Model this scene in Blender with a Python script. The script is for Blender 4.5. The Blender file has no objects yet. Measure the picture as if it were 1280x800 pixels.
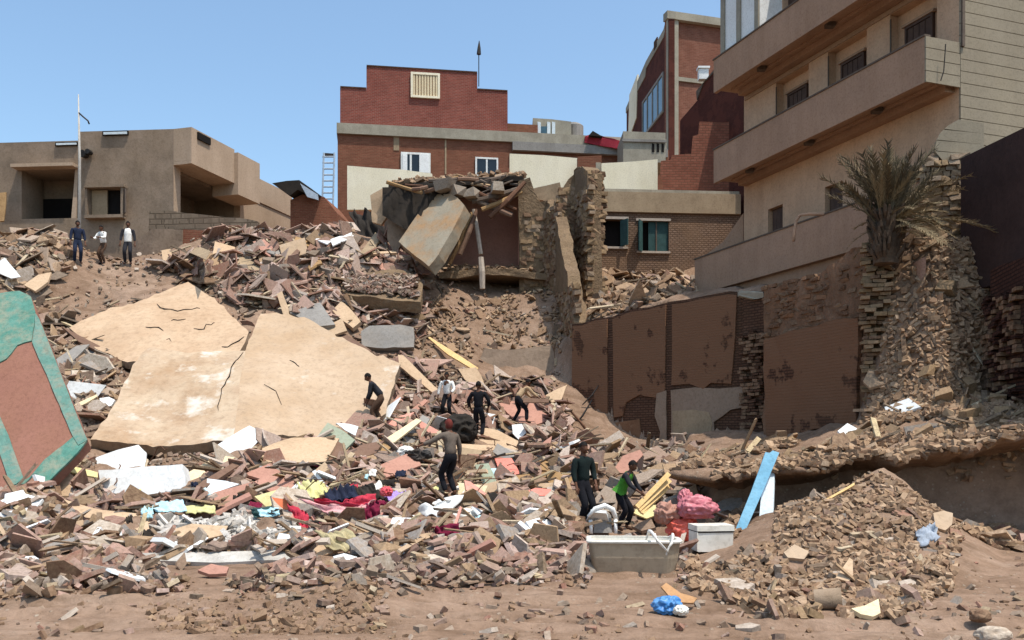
import bpy, bmesh, math, random
import numpy as np
from mathutils import Vector, Matrix, noise as mnoise
random.seed(7); RNG = np.random.default_rng(7)
scene = bpy.context.scene
COL = scene.collection

# ------------------------------------------------------------------ camera, sky, sun, exposure
FPX, HZ, CZ = 1150.0, 550.0, 1.9          # focal length and horizon row in photo pixels, eye height in metres
cam = bpy.data.cameras.new('camera'); cam_ob = bpy.data.objects.new('camera', cam); COL.objects.link(cam_ob)
cam_ob.location = (0, 0, CZ); cam_ob.rotation_euler = (math.pi/2, 0, 0)
cam.sensor_width = 36.0; cam.lens = 36.0*FPX/1280.0; cam.shift_y = (HZ-400.0)/1280.0
cam.clip_start = 0.1; cam.clip_end = 3000
scene.camera = cam_ob
SUN_AZ, SUN_EL = math.radians(130), math.radians(69)   # azimuth from +Y towards +X
world = bpy.data.worlds.new('World'); scene.world = world; world.use_nodes = True
wn = world.node_tree.nodes; wl = world.node_tree.links
sky = wn.new('ShaderNodeTexSky'); sky.sky_type = 'NISHITA'; sky.sun_disc = False
sky.sun_elevation = SUN_EL; sky.sun_rotation = SUN_AZ
sky.air_density = 1.0; sky.dust_density = 2.0; sky.ozone_density = 1.6; sky.altitude = 0
wn['Background'].inputs['Strength'].default_value = 0.15
tint = wn.new('ShaderNodeMix'); tint.data_type = 'RGBA'; tint.blend_type = 'MULTIPLY'; tint.inputs[0].default_value = 1.0; tint.inputs[7].default_value = (0.97, 1.06, 1.03, 1)
wl.new(sky.outputs[0], tint.inputs[6]); wl.new(tint.outputs[2], wn['Background'].inputs['Color'])
sun = bpy.data.lights.new('sun', 'SUN'); sun.energy = 3.0; sun.angle = math.radians(0.5); sun.color = (1.0, 0.935, 0.85)
sun_ob = bpy.data.objects.new('sun', sun); COL.objects.link(sun_ob)
SD = Vector((math.sin(SUN_AZ)*math.cos(SUN_EL), math.cos(SUN_AZ)*math.cos(SUN_EL), math.sin(SUN_EL)))
sun_ob.rotation_euler = SD.to_track_quat('Z', 'Y').to_euler(); sun_ob.location = SD*60
vs = scene.view_settings; vs.view_transform = 'Standard'; vs.look = 'None'; vs.gamma = 1.0; vs.use_curve_mapping = False
vs.exposure = 0.6
scene.cycles.max_bounces = 5; scene.cycles.diffuse_bounces = 3; scene.cycles.glossy_bounces = 2

# ------------------------------------------------------------------ coordinates
def P(px, py, d): return Vector(((px-640.0)/FPX*d, d, CZ+(HZ-py)/FPX*d))
def zz(py, d): return CZ+(HZ-py)/FPX*d
def XY(px, d): return Vector(((px-640.0)/FPX*d, d))
def ss(a, b, x):
    t = np.clip((x-a)/(b-a), 0, 1); return t*t*(3-2*t)

# value noise in numpy
_T = RNG.random(4096)
def vn(x, y, s=0):
    xi = np.floor(x).astype(np.int64); yi = np.floor(y).astype(np.int64)
    fx = x-xi; fy = y-yi; fx = fx*fx*(3-2*fx); fy = fy*fy*(3-2*fy)
    def h(a, b): return _T[(a*374761+b*668265+s*9176+(a*b)*31) & 4095]
    return (h(xi, yi)*(1-fx)+h(xi+1, yi)*fx)*(1-fy)+(h(xi, yi+1)*(1-fx)+h(xi+1, yi+1)*fx)*fy
def fbm(x, y, o=4, s=0):
    r = 0; a = 0.5
    for k in range(o): r = r+a*(vn(x*2**k, y*2**k, s+k)-0.5)*2; a *= 0.5
    return r

# ------------------------------------------------------------------ terrain: three height fields joined along steps
COMMON = [(-300,800,9),(0,800,8.7),(300,800,8.74),(640,800,8.74),(1000,800,8.74),(1280,800,8.74),(1700,800,9),
 (100,730,12.1),(400,720,12.85),(640,705,14.1),(250,712,13.5),(0,700,14.2),(-300,690,15),
 (50,655,17.5),(20,600,20),(-200,600,22),(180,640,19),(300,655,18.2),(420,690,15.8),(300,600,21.5),(420,600,21.8),(500,640,19.2),(500,580,24),
 (560,620,22.2),(600,553,29),(640,600,23.5),(700,640,20.3),(600,680,16.8),(730,662,20),(700,565,27),(650,527,31),(560,500,32),(560,530,29.5),
 (520,440,34.5),(480,500,31),(200,580,24),(200,520,28.5),(400,535,28.5),(470,537,25.7),(425,547,25.1),(365,556,24.3),(300,430,33.5),(100,490,28),(110,440,31.5),(60,400,34),(130,362,36),
 (160,333,38.5),(0,330,36),(-150,330,37),(40,303,37),(240,330,38),(350,303,40),(450,300,40),(300,370,36),(400,372,36.5),(450,352,38),(480,400,37),
 (380,335,38),(250,302,39.5),(150,329,41),(0,318,41),(-200,320,42)]
LOWP = COMMON+[(640,475,35),(700,500,34),(700,470,34),(620,470,35.2),(760,562,30),(840,558,29),(950,556,26.5),(1080,527,23.8),(800,592,24),(860,605,22),
 (780,642,20.5),(900,690,16.2),(900,640,19),(1000,620,20),(1100,662,18.5),(1280,668,17.8),(1500,670,17.8),(1150,760,10.4),(1280,680,16.5),
 (600,440,36),(1200,600,20.5),(1240,520,23),(1400,560,22),(800,540,33),(950,530,30)]
BANKP = [(862,585,22.5),(900,578,20.5),(1000,566,20),(1100,550,20),(1100,573,18.3),(1000,583,18.7),(1200,522,20),(1200,585,17.9),(1280,512,19),(1280,600,17.2),
 (1120,520,21.5),(1090,528,23.2),(950,556,25.5),(860,560,27),(1220,505,21.5),(1400,520,19),(1500,600,17),(1400,480,22),(1150,500,22.2)]
UPP = COMMON+[(715,408,34.6),(765,398,33.5),(838,376,31.8),(930,366,29.5),(955,362,28.8),(1085,312,24.3),(1110,306,23.8),(1180,310,22.8),(1240,312,21.8),
 (1320,300,19.5),(1500,280,18),(1320,300,24),(640,432,36.8),(690,440,36),(600,410,37.5),(600,374,39.6),(650,372,40),(660,415,37.4),(560,420,37),
 (760,372,38),(800,351,42),(860,351,42),(720,350,41),(690,390,38)]
UPZ = [(x,y,9.7) for x in (-60,-30,-10,0,10,25,60,110) for y in (48,70,140)]+[(8,38,7.4),(12,30,6.9),(20,36,7.5),(25,26,6.6),(11,25.5,6.7),(60,30,8),(40,12,4)]
def tps(pts, zpts=()):
    q = np.array([(*P(*p),) for p in pts]+[p for p in zpts]); n = len(q)
    s = 10.0; xy = q[:, :2]/s
    r = np.linalg.norm(xy[:, None]-xy[None], axis=2)
    K = np.where(r > 0, r*r*np.log(r+1e-12), 0)+np.eye(n)*0.004
    A = np.zeros((n+3, n+3)); A[:n, :n] = K; A[:n, n] = 1; A[:n, n+1:] = xy; A[n, :n] = 1; A[n+1:, :n] = xy.T
    w = np.linalg.solve(A, np.concatenate([q[:, 2], np.zeros(3)]))
    def f(X, Y):
        sh = X.shape; a = np.stack([X.ravel(), Y.ravel()], 1)/s; out = np.empty(len(a))
        for k in range(0, len(a), 20000):
            b = a[k:k+20000]; r2 = ((b[:, None]-xy[None])**2).sum(2)
            out[k:k+20000] = (0.5*r2*np.log(r2+1e-12))@w[:n]+w[n]+b@w[n+1:]
        return out.reshape(sh)
    return f
FARZ = [(x,y,9.7) for x in (-60,-30,-10,0,10,25,60,110) for y in (48,70,140)]+[(-40,5,0),(40,5,0),(0,2,0),(-30,20,1.2),(-45,38,9),(15,2,0),(-15,2,0)]
flow, fbank, fup = tps(LOWP, FARZ), tps(BANKP, [(30,19,2.4),(24,12,2)]), tps(UPP, UPZ+[(0,2,0),(-40,5,0),(40,5,0),(-30,20,1.2),(-45,38,9)])
WALL = [(715,34.3),(765,33.1),(838,31.3),(930,29.1),(1000,27.1),(1085,23.8)]     # plan of the brown retaining wall (px, depth)
STEP = [(500,38.6,.8),(590,36.6,.5),(690,36.0,.25),(715,34.6,.2),(838,31.6,.2),(930,29.4,.2),(1000,27.4,.2),(1085,24.0,.35),(1110,23.0,.9),(1180,21.9,1.1),(1232,22.2,.7),(1300,20.0,.5),(1500,17,.5)]
BSTEP = [(860,26,.5),(862,23,.5),(870,20.8,.4),(895,19.2,.3),(1000,18.7,.22),(1130,18.25,.2),(1290,17.7,.2),(1600,16.8,.2),(2400,15,.2)]
def stepmask(X, Y, line):
    best = np.full(X.shape, 1e9); sd = np.zeros(X.shape); wd = np.ones(X.shape)
    pts = [(*XY(a, b), c) for a, b, c in line]
    for (x0, y0, w0), (x1, y1, w1) in zip(pts[:-1], pts[1:]):
        dx, dy = x1-x0, y1-y0; L2 = dx*dx+dy*dy
        t = np.clip(((X-x0)*dx+(Y-y0)*dy)/L2, 0, 1)
        ex, ey = X-x0-t*dx, Y-y0-t*dy; dd = ex*ex+ey*ey
        side = np.sign(dx*(Y-y0)-dy*(X-x0))
        m = dd < best
        best = np.where(m, dd, best); sd = np.where(m, side*np.sqrt(dd), sd); wd = np.where(m, w0+t*(w1-w0), wd)
    return ss(-1, 1, sd/wd)
CONE = P(1105, 597, 16.9)
def height_raw(X, Y):
    n1 = fbm(X*0.9, Y*0.9, 3, 3)
    lo = flow(X, Y); bk = fbank(X, Y); up = fup(X, Y)
    # rubble cone in front of the bank
    ex = X-CONE.x; ey = Y-CONE.y
    ex2 = ex-0.34*ey
    r = np.sqrt((ex2/np.where(ex2 < 0, 3.6, 1.9))**2+(ey/np.where(ey < 0, 5.6, 1.8))**2)+0.10*n1
    cone = 1.42*np.clip(1-r, 0, 1)**1.2
    lo = np.maximum(np.clip(lo, -0.05, None), np.clip(lo*0.3, 0, .2)+cone)
    wob = 0.35*fbm(X*0.7, Y*0.7, 3, 9)
    m2 = stepmask(X, Y+wob, BSTEP); m1 = stepmask(X, Y+0.5*wob*(X > 9.3), STEP)
    z = lo*(1-m2)+np.maximum(bk, lo)*m2
    z = z*(1-m1)+np.maximum(up, z)*m1
    pxx = 640+FPX*X/Y
    flat = ss(15.5, 18, Y-0.8*n1)*(1-ss(46, 50, Y))
    z = z+(0.13*fbm(X*1.3, Y*1.3, 4, 1)+0.04*fbm(X*5, Y*5, 3, 5))*(0.25+flat)
    z = z+0.62*(0.32-np.abs(fbm(X*0.75+7, Y*0.9, 3, 21)))*flat*(1-ss(30, 33, Y)*.4)*(pxx < 760)
    for o_, k_, w_ in ((10.9,.10,.17),(12.3,.06,.17),(9.6,-.05,.15)):        # wheel ruts
        rr = (Y-(o_+k_*X+.25*np.sin(X*.5+o_)))/w_; z = z+(-.06*np.exp(-rr*rr)+.03*np.exp(-(np.abs(rr)-1.7)**2*1.5))*(1-ss(15,17,Y))
    # dug-over clods in the left foreground, a low swell of earth
    pyy = HZ-(z-CZ)*FPX/Y
    clod = np.exp(-(((pxx-415)/95)**2+((Y-10.6)/1.1)**2)*1.4)+0.7*np.exp(-(((pxx-130)/120)**2+((Y-10.2)/0.9)**2)*1.4)
    z = z+clod*(0.12+0.16*np.abs(fbm(X*3, Y*3, 3, 12)))
    z = z+0.035*np.abs(fbm(X*2.2, Y*1.2, 3, 17))*(Y < 18)+(0.07*(0.5-np.abs(fbm(X*0.5+2, Y*2.3, 4, 31)))+.03*fbm(X*2.5,Y*6,3,33))*(1-ss(16,18,Y))
    return z
GPX = np.concatenate([np.array([-30000,-12000,-6000,-3500,-2000,-1200,-800,-550]), np.arange(-380, 1700, 4.5), np.array([1850,2200,2800,4000,6000,12000,30000])])
GD = np.concatenate([np.array([0.3,1.5,3,4.5,6,7]), np.exp(np.linspace(math.log(7.6), math.log(54), 400)), np.array([58,64,72,90,130,200,400,900])])
GX = (GPX[None]-640)/FPX*GD[:, None]; GY = np.repeat(GD[:, None], len(GPX), 1)
GZ = np.clip(height_raw(np.clip(GX, -60, 60), np.clip(GY, .3, 140)), -0.3, 12.5)
def hgt(X, Y):
    X = np.asarray(X, float); Y = np.asarray(Y, float)
    px = 640+FPX*X/Y
    j = np.clip(np.searchsorted(GPX, px)-1, 0, len(GPX)-2); i = np.clip(np.searchsorted(GD, Y)-1, 0, len(GD)-2)
    fx = (px-GPX[j])/(GPX[j+1]-GPX[j]); fy = (Y-GD[i])/(GD[i+1]-GD[i])
    return (GZ[i, j]*(1-fx)+GZ[i, j+1]*fx)*(1-fy)+(GZ[i+1, j]*(1-fx)+GZ[i+1, j+1]*fx)*fy
def hit(px, py, d0=8.0, d1=50.0):
    d = np.arange(d0, d1, 0.04); X = (px-640)/FPX*d; z = CZ+(HZ-py)/FPX*d
    g = hgt(X, d); k = np.nonzero(z <= g)[0]
    dd = d[k[0]] if len(k) else d1
    return P(px, py, float(dd))
def ground(x, y): return float(hgt(np.array([x]), np.array([y]))[0])
def gnorm(x, y, e=0.25):
    a = ground(x+e, y)-ground(x-e, y); b = ground(x, y+e)-ground(x, y-e)
    return Vector((-a, -b, 2*e)).normalized()

# ------------------------------------------------------------------ materials
def srgb(h):
    if isinstance(h, str):
        v = [int(h[i:i+2], 16)/255 for i in (0, 2, 4)]
    else: v = h
    return tuple(((c/12.92) if c <= 0.04045 else ((c+0.055)/1.055)**2.4) for c in v)+(1.0,)
MATS = {}
class NT:
    def __init__(s, name):
        s.m = bpy.data.materials.new(name); s.m.use_nodes = True; s.t = s.m.node_tree; s.n = s.t.nodes; s.b = s.n['Principled BSDF']; MATS[name] = s.m
    def new(s, t, **k):
        n = s.n.new('ShaderNode'+t)
        for a, v in k.items(): setattr(n, a, v)
        return n
    def link(s, a, b): s.t.links.new(a, b)
    def math(s, op, a, b=None, c=None):
        n = s.new('Math', operation=op)
        for i, v in enumerate((a, b, c)):
            if v is None: continue
            if isinstance(v, (int, float)): n.inputs[i].default_value = v
            else: s.link(v, n.inputs[i])
        return n.outputs[0]
    def noise(s, vec, scale, detail=4, rough=0.6):
        n = s.new('TexNoise'); n.inputs['Scale'].default_value = scale; n.inputs['Detail'].default_value = detail; n.inputs['Roughness'].default_value = rough
        if vec is not None: s.link(vec, n.inputs['Vector'])
        return n.outputs['Fac']
    def ramp(s, fac, stops, interp='LINEAR'):
        r = s.new('ValToRGB'); cr = r.color_ramp; cr.interpolation = interp
        while len(cr.elements) < len(stops): cr.elements.new(0.5)
        for e, (p, c) in zip(cr.elements, stops): e.position = p; e.color = c
        s.link(fac, r.inputs[0]); return r.outputs[0]
    def mix(s, fac, a, b, mode='MIX'):
        n = s.new('Mix', data_type='RGBA', blend_type=mode)
        for sock, v in ((n.inputs[0], fac), (n.inputs[6], a), (n.inputs[7], b)):
            if isinstance(v, (int, float)): sock.default_value = v
            elif isinstance(v, tuple): sock.default_value = v
            else: s.link(v, sock)
        return n.outputs[2]
    def bump(s, h, strength=0.4, dist=0.05, prev=None):
        n = s.new('Bump'); n.inputs['Strength'].default_value = strength; n.inputs['Distance'].default_value = dist
        s.link(h, n.inputs['Height'])
        if prev is not None: s.link(prev, n.inputs['Normal'])
        return n.outputs[0]
def lin(c): return srgb(c)
def simple(name, c1, c2=None, scale=2.0, rough=0.9, bump=0.3, bscale=18, dirt=None, dirt_amt=0.5, dscale=0.7, spec=0.2, bdist=0.03, metal=0.0, stain=None, streak=0.0):
    """two tones of one surface, plus dust or dirt in patches, plus fine relief"""
    t = NT(name); tc = t.new('TexCoord').outputs['Object']
    oi = t.new('ObjectInfo'); off = t.new('VectorMath', operation='ADD'); t.link(tc, off.inputs[0])
    sc = t.new('VectorMath', operation='SCALE'); t.link(oi.outputs['Location'], sc.inputs[0]); sc.inputs['Scale'].default_value = 1.0; t.link(sc.outputs[0], off.inputs[1])
    v = off.outputs[0]
    c = t.ramp(t.noise(v, scale, 6, 0.65), [(0.3, lin(c1)), (0.7, lin(c2 or c1))])
    if dirt: c = t.mix(t.math('MULTIPLY', t.ramp(t.noise(v, dscale, 7, 0.7), [(0.45, (0,0,0,1)), (0.66, (1,1,1,1))]), dirt_amt), c, lin(dirt))
    fine = t.ramp(t.noise(v, bscale*.6, 8, .75), [(0.34, (0.62,0.6,0.57,1)), (0.52, (1,1,1,1))]); c = t.mix(.6, c, fine, 'MULTIPLY')
    if streak:
        mp = t.new('Mapping'); mp.inputs['Scale'].default_value = (1.5, 1.5, .2); t.link(v, mp.inputs[0])
        c = t.mix(streak, c, t.ramp(t.noise(mp.outputs[0], 1.0, 6, .7), [(0.38, (0.5,0.46,0.42,1)), (0.56, (1,1,1,1))]), 'MULTIPLY')
    if stain: c = t.mix(t.ramp(t.noise(v, stain[1], 8, 0.68), [(stain[2], (0,0,0,1)), (stain[2]+.12, (1,1,1,1))]), c, lin(stain[0]))
    t.link(c, t.b.inputs['Base Color']); t.b.inputs['Roughness'].default_value = rough; t.b.inputs['Specular IOR Level'].default_value = spec; t.b.inputs['Metallic'].default_value = metal
    if bump: t.link(t.bump(t.noise(v, bscale, 5, 0.7), bump, bdist), t.b.inputs['Normal'])
    return t.m
def grey(h, k=.28, g=1.0):
    v = [int(h[i:i+2], 16) for i in (0, 2, 4)]; m = sum(v)/3
    return '%02x%02x%02x' % tuple(max(0, min(255, int((q*(1-k)+m*k)*g))) for q in v)
def rubble_mat(name, cols, dust='a98a6c', dust_amt=0.45, desat=.30, gain=1.0):
    """every loose piece takes its own colour from the list; fine grain and settled dust"""
    t = NT(name); g = t.new('NewGeometry'); oi = t.new('ObjectInfo')
    cols = [grey(q, desat, gain) for q in cols]; dust = grey(dust, desat, gain)
    r = t.math('FRACT', t.math('ADD', g.outputs['Random Per Island'], t.math('MULTIPLY', oi.outputs['Random'], 7.31)))
    c = t.ramp(r, [(i/len(cols), lin(k)) for i, k in enumerate(cols)], 'CONSTANT')
    pos = g.outputs['Position']
    n1 = t.noise(pos, 9, 6, 0.7)
    c = t.mix(t.math('MULTIPLY', t.ramp(n1, [(0.36, (0,0,0,1)), (0.6, (1,1,1,1))]), min(.8, dust_amt*1.7)), c, lin(dust))
    c = t.mix(0.55, c, t.ramp(t.noise(pos, 22, 5, .7), [(0.3, (0.3,0.28,0.26,1)), (0.6, (1,1,1,1))]), 'MULTIPLY')
    t.link(c, t.b.inputs['Base Color']); t.b.inputs['Roughness'].default_value = 0.95; t.b.inputs['Specular IOR Level'].default_value = 0.12
    t.link(t.bump(t.noise(pos, 24, 5, 0.75), 0.35, 0.015), t.b.inputs['Normal'])
    return t.m
def wallvec(t):
    g = t.new('NewGeometry')
    cr = t.new('VectorMath', operation='CROSS_PRODUCT'); t.link(g.outputs['True Normal'], cr.inputs[0]); cr.inputs[1].default_value = (0, 0, 1)
    nm = t.new('VectorMath', operation='NORMALIZE'); t.link(cr.outputs[0], nm.inputs[0])
    dt = t.new('VectorMath', operation='DOT_PRODUCT'); t.link(g.outputs['Position'], dt.inputs[0]); t.link(nm.outputs[0], dt.inputs[1])
    sx = t.new('SeparateXYZ'); t.link(g.outputs['Position'], sx.inputs[0])
    cb = t.new('CombineXYZ'); t.link(dt.outputs['Value'], cb.inputs[0]); t.link(sx.outputs[2], cb.inputs[1])
    return cb.outputs[0], g.outputs['Position']
def brick_mat(name, c1, c2, mortar, bw=0.26, bh=0.085, dirt=None, dirt_amt=0.4, msize=0.012, plaster=None, pth=0.55):
    t = NT(name); uv, pos = wallvec(t)
    wob = t.new('VectorMath', operation='ADD'); t.link(uv, wob.inputs[0])
    nz = t.new('TexNoise'); nz.inputs['Scale'].default_value = 1.3; t.link(pos, nz.inputs['Vector'])
    sc = t.new('VectorMath', operation='SCALE'); t.link(nz.outputs['Color'], sc.inputs[0]); sc.inputs['Scale'].default_value = 0.05; t.link(sc.outputs[0], wob.inputs[1])
    b = t.new('TexBrick'); b.inputs['Scale'].default_value = 1.0; b.inputs['Brick Width'].default_value = bw; b.inputs['Row Height'].default_value = bh
    b.inputs['Mortar Size'].default_value = msize; b.inputs['Mortar Smooth'].default_value = 0.3; b.inputs['Bias'].default_value = 0.0
    b.inputs['Color1'].default_value = lin(c1); b.inputs['Color2'].default_value = lin(c2); b.inputs['Mortar'].default_value = lin(mortar)
    t.link(wob.outputs[0], b.inputs['Vector'])
    c = t.mix(0.5, b.outputs['Color'], t.ramp(t.noise(pos, 1.7, 6, 0.7), [(0.3, (0.45,0.45,0.45,1)), (0.7, (1,1,1,1))]), 'MULTIPLY')
    if dirt: c = t.mix(t.math('MULTIPLY', t.ramp(t.noise(pos, 0.5, 6, 0.65), [(0.45, (0,0,0,1)), (0.65, (1,1,1,1))]), dirt_amt), c, lin(dirt))
    h = t.math('MULTIPLY', b.outputs['Fac'], -1.0)
    if plaster:
        pf = t.ramp(t.noise(pos, 0.9, 5, 0.6), [(pth, (0,0,0,1)), (pth+.03, (1,1,1,1))]); c = t.mix(pf, c, lin(plaster))
    t.link(c, t.b.inputs['Base Color']); t.b.inputs['Roughness'].default_value = 0.95; t.b.inputs['Specular IOR Level'].default_value = 0.1
    n1 = t.bump(h, 0.8, 0.015); t.link(t.bump(t.noise(pos, 20, 4), 0.3, 0.02, n1), t.b.inputs['Normal'])
    return t.m

# ------------------------------------------------------------------ mesh building
ROOTM = {}
class MB:
    def __init__(s): s.v = []; s.f = []; s.mi = []
    def add(s, vs, fs, mi=0):
        o = len(s.v); s.v += [Vector(v) for v in vs]; s.f += [tuple(o+i for i in f) for f in fs]; s.mi += [mi]*len(fs); return s
    def hexa(s, c, mi=0):      # 8 corners: bottom ring 0-3, top ring 4-7
        return s.add(c, [(3,2,1,0),(4,5,6,7),(0,1,5,4),(1,2,6,5),(2,3,7,6),(3,0,4,7)], mi)
    def box(s, c, size, M=None, mi=0):
        x, y, z = (k/2 for k in size); c = Vector(c)
        q = [Vector(p) for p in ((-x,-y,-z),(x,-y,-z),(x,y,-z),(-x,y,-z),(-x,-y,z),(x,-y,z),(x,y,z),(-x,y,z))]
        if M is not None: q = [M @ p for p in q]
        return s.hexa([p+c for p in q], mi)
    def wbox(s, A, B, z0, z1, t0, t1, mi=0):
        """box along the plan line A-B, between heights z0,z1, from t0 to t1 metres behind the line (positive = away, to the left-hand normal)"""
        A = Vector(A[:2]); B = Vector(B[:2]); u = (B-A).normalized(); n = Vector((-u.y, u.x))
        q = [A+n*t0, B+n*t0, B+n*t1, A+n*t1]
        return s.hexa([(p.x, p.y, z0) for p in q]+[(p.x, p.y, z1) for p in q], mi)
    def prism(s, ring, off, mi=0):
        n = len(ring); ring = [Vector(p) for p in ring]; off = Vector(off)
        return s.add(ring+[p+off for p in ring], [tuple(range(n)), tuple(reversed(range(n, 2*n)))]+[(i, i+n, (i+1) % n+n, (i+1) % n) for i in range(n)], mi)
    def tube(s, pts, rads, n=8, mi=0, caps=True):
        pts = [Vector(p) for p in pts]; o = len(s.v); up = None
        if isinstance(rads, (int, float)): rads = [rads]*len(pts)
        for i, p in enumerate(pts):
            t = (pts[min(i+1, len(pts)-1)]-pts[max(i-1, 0)]).normalized()
            a = t.orthogonal().normalized() if up is None else (up-t*up.dot(t)).normalized()
            up = a; b = t.cross(a)
            for k in range(n):
                th = 2*math.pi*k/n; s.v.append(p+(a*math.cos(th)+b*math.sin(th))*rads[i])
        for i in range(len(pts)-1):
            for k in range(n):
                s.f.append((o+i*n+k, o+i*n+(k+1) % n, o+(i+1)*n+(k+1) % n, o+(i+1)*n+k)); s.mi.append(mi)
        if caps:
            s.f.append(tuple(o+k for k in reversed(range(n)))); s.f.append(tuple(o+(len(pts)-1)*n+k for k in range(n))); s.mi += [mi, mi]
        return s
    def build(s, name, mat, parent=None, origin=None, smooth=False, fix=True):
        me = bpy.data.meshes.new(name); vs = s.v
        ob = bpy.data.objects.new(name, me)
        if parent is not None:
            inv = ROOTM[parent.name].inverted(); vs = [inv @ v for v in vs]; ob.parent = parent; ROOTM[ob.name] = ROOTM[parent.name]
        else:
            if origin is None:
                lo = [min(v[i] for v in vs) for i in range(3)]; hi = [max(v[i] for v in vs) for i in range(3)]
                origin = Vector(((lo[0]+hi[0])/2, (lo[1]+hi[1])/2, lo[2]))
            origin = Vector(origin); vs = [v-origin for v in vs]; ob.location = origin; ROOTM[ob.name] = Matrix.Translation(origin)
        me.from_pydata([tuple(v) for v in vs], [], s.f)
        for m in (mat if isinstance(mat, (list, tuple)) else [mat]): me.materials.append(MATS[m])
        if any(s.mi): me.polygons.foreach_set('material_index', s.mi)
        if fix:
            bm = bmesh.new(); bm.from_mesh(me); bmesh.ops.recalc_face_normals(bm, faces=bm.faces); bm.to_mesh(me); bm.free()
        if smooth: me.polygons.foreach_set('use_smooth', [True]*len(me.polygons))
        me.update(); COL.objects.link(ob); return ob
def tag(o, label=None, cat=None, group=None, kind=None):
    if label: o['label'] = label
    if cat: o['category'] = cat
    if group: o['group'] = group
    if kind: o['kind'] = kind
    return o
def thing(name, label, cat, loc, rz=0.0, group=None):
    o = bpy.data.objects.new(name, None); COL.objects.link(o); o.location = loc; o.rotation_euler = (0, 0, rz); o.empty_display_size = 0.2
    ROOTM[o.name] = Matrix.Translation(Vector(loc)) @ Matrix.Rotation(rz, 4, 'Z')
    return tag(o, label, cat, group)
def copy_tree(o, parent=None):
    c = o.copy(); COL.objects.link(c)
    if parent is not None: c.parent = parent
    for ch in list(o.children): copy_tree(ch, c)
    return c
def rough_mesh(ob, cuts=3, amp=0.02, freq=2.0, edge=0.0, seed=0, sag=0.0):
    """subdivide an object's mesh and break its flatness and its outline a little"""
    me = ob.data; bm = bmesh.new(); bm.from_mesh(me)
    bmesh.ops.subdivide_edges(bm, edges=bm.edges[:], cuts=cuts, use_grid_fill=True)
    s = Vector((seed*3.1, seed*1.7, seed*2.3))
    for v in bm.verts:
        v.co += mnoise.noise_vector(v.co*freq+s)*amp+mnoise.noise_vector(v.co*freq*3.7+s)*amp*0.4
        if sag: v.co.z += mnoise.noise(v.co*.33+s)*sag
    bm.to_mesh(me); bm.free(); me.update()
# ------------------------------------------------------------------ material list
def ground_mat():
    t = NT('soil'); g = t.new('NewGeometry').outputs['Position']
    n1 = t.noise(g, 0.35, 7, 0.65); n2 = t.noise(g, 2.6, 7, 0.7); n3 = t.noise(g, 17, 5, 0.7)
    c = t.ramp(n1, [(0.3, lin('836b58')), (0.5, lin('9a806c')), (0.7, lin('a8907d'))])
    c = t.mix(0.6, c, t.ramp(n2, [(0.3, (0.42,0.38,0.34,1)), (0.55, (0.9,0.9,0.9,1)), (0.75, (1,1,1,1))]), 'MULTIPLY')
    vo = t.new('TexVoronoi'); vo.inputs['Scale'].default_value = 9.0; t.link(g, vo.inputs['Vector'])
    peb = t.ramp(vo.outputs['Distance'], [(0.16, (1,1,1,1)), (0.24, (0,0,0,1))])
    pebm = t.math('MULTIPLY', peb, t.ramp(t.noise(g, 1.1, 4), [(0.48, (0,0,0,1)), (0.6, (1,1,1,1))]))
    c = t.mix(pebm, c, t.mix(vo.outputs['Color'], lin('80705f'), lin('bcab98')))
    c = t.mix(0.35, c, t.ramp(n3, [(0.3, (0.45,0.42,0.4,1)), (0.7, (1,1,1,1))]), 'MULTIPLY')
    mp = t.new('Mapping'); mp.inputs['Scale'].default_value = (.5, 2.2, 1); t.link(g, mp.inputs[0])
    c = t.mix(.55, c, t.ramp(t.noise(mp.outputs[0], 1.3, 7, .72), [(0.36, (0.5,0.46,0.40,1)), (0.5, (.95,.95,.95,1)), (0.66, (1,1,1,1))]), 'MULTIPLY')
    t.link(c, t.b.inputs['Base Color']); t.b.inputs['Roughness'].default_value = 1.0; t.b.inputs['Specular IOR Level'].default_value = 0.05
    b1 = t.bump(n2, 0.5, 0.12); b2 = t.bump(pebm, 0.5, 0.03, b1); t.link(t.bump(n3, 0.6, 0.03, b2), t.b.inputs['Normal'])
ground_mat()
DUST = '9d8467'
rubble_mat('rubble_mixed', ['8a5f4a','9a765c','a88a70','7c5a48','b59a82','97705c','6f5546','a5806c','c4b19c','8b7460','a2664f','7f6a58','b78d7a','998a7c'], 'a08468', .35)
rubble_mat('rubble_pink', ['9c6a58','b07f6c','c29480','8c5d4c','b89a88','a5735f','d0b8a4','7f594a','a4674f','c9a696','8a7060','b98a74'], 'a88a72', .3)
rubble_mat('rubble_mud', ['8f7056','a38466','b3967a','7d614a','9a7a60','c2a688','866650','ab8e72','745c4a'], 'a0846a', .45, .06, 1.0)
rubble_mat('rubble_grey', ['8d8880','a39d94','77726b','b5afa6','9a938a','c4beb4','6a655f','aaa59e'], 'a09486', .3, .2, 1.2)
rubble_mat('rubble_soil', ['8a7058','7e644e','977c64','755c48','a0866c'], '8f755e', .5, .0, 1.0)
rubble_mat('rubble_pale', ['d9cbb8','c9b59d','e2dace','bfa88e','d2bda4','b89e86'], 'b59c80', .25)
rubble_mat('timber_mixed', ['8a6a4c','a88a64','6e523c','c0a27a','5c4636','9a7650','cdb48c','77604c'], 'a08a6c', .25)
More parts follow.
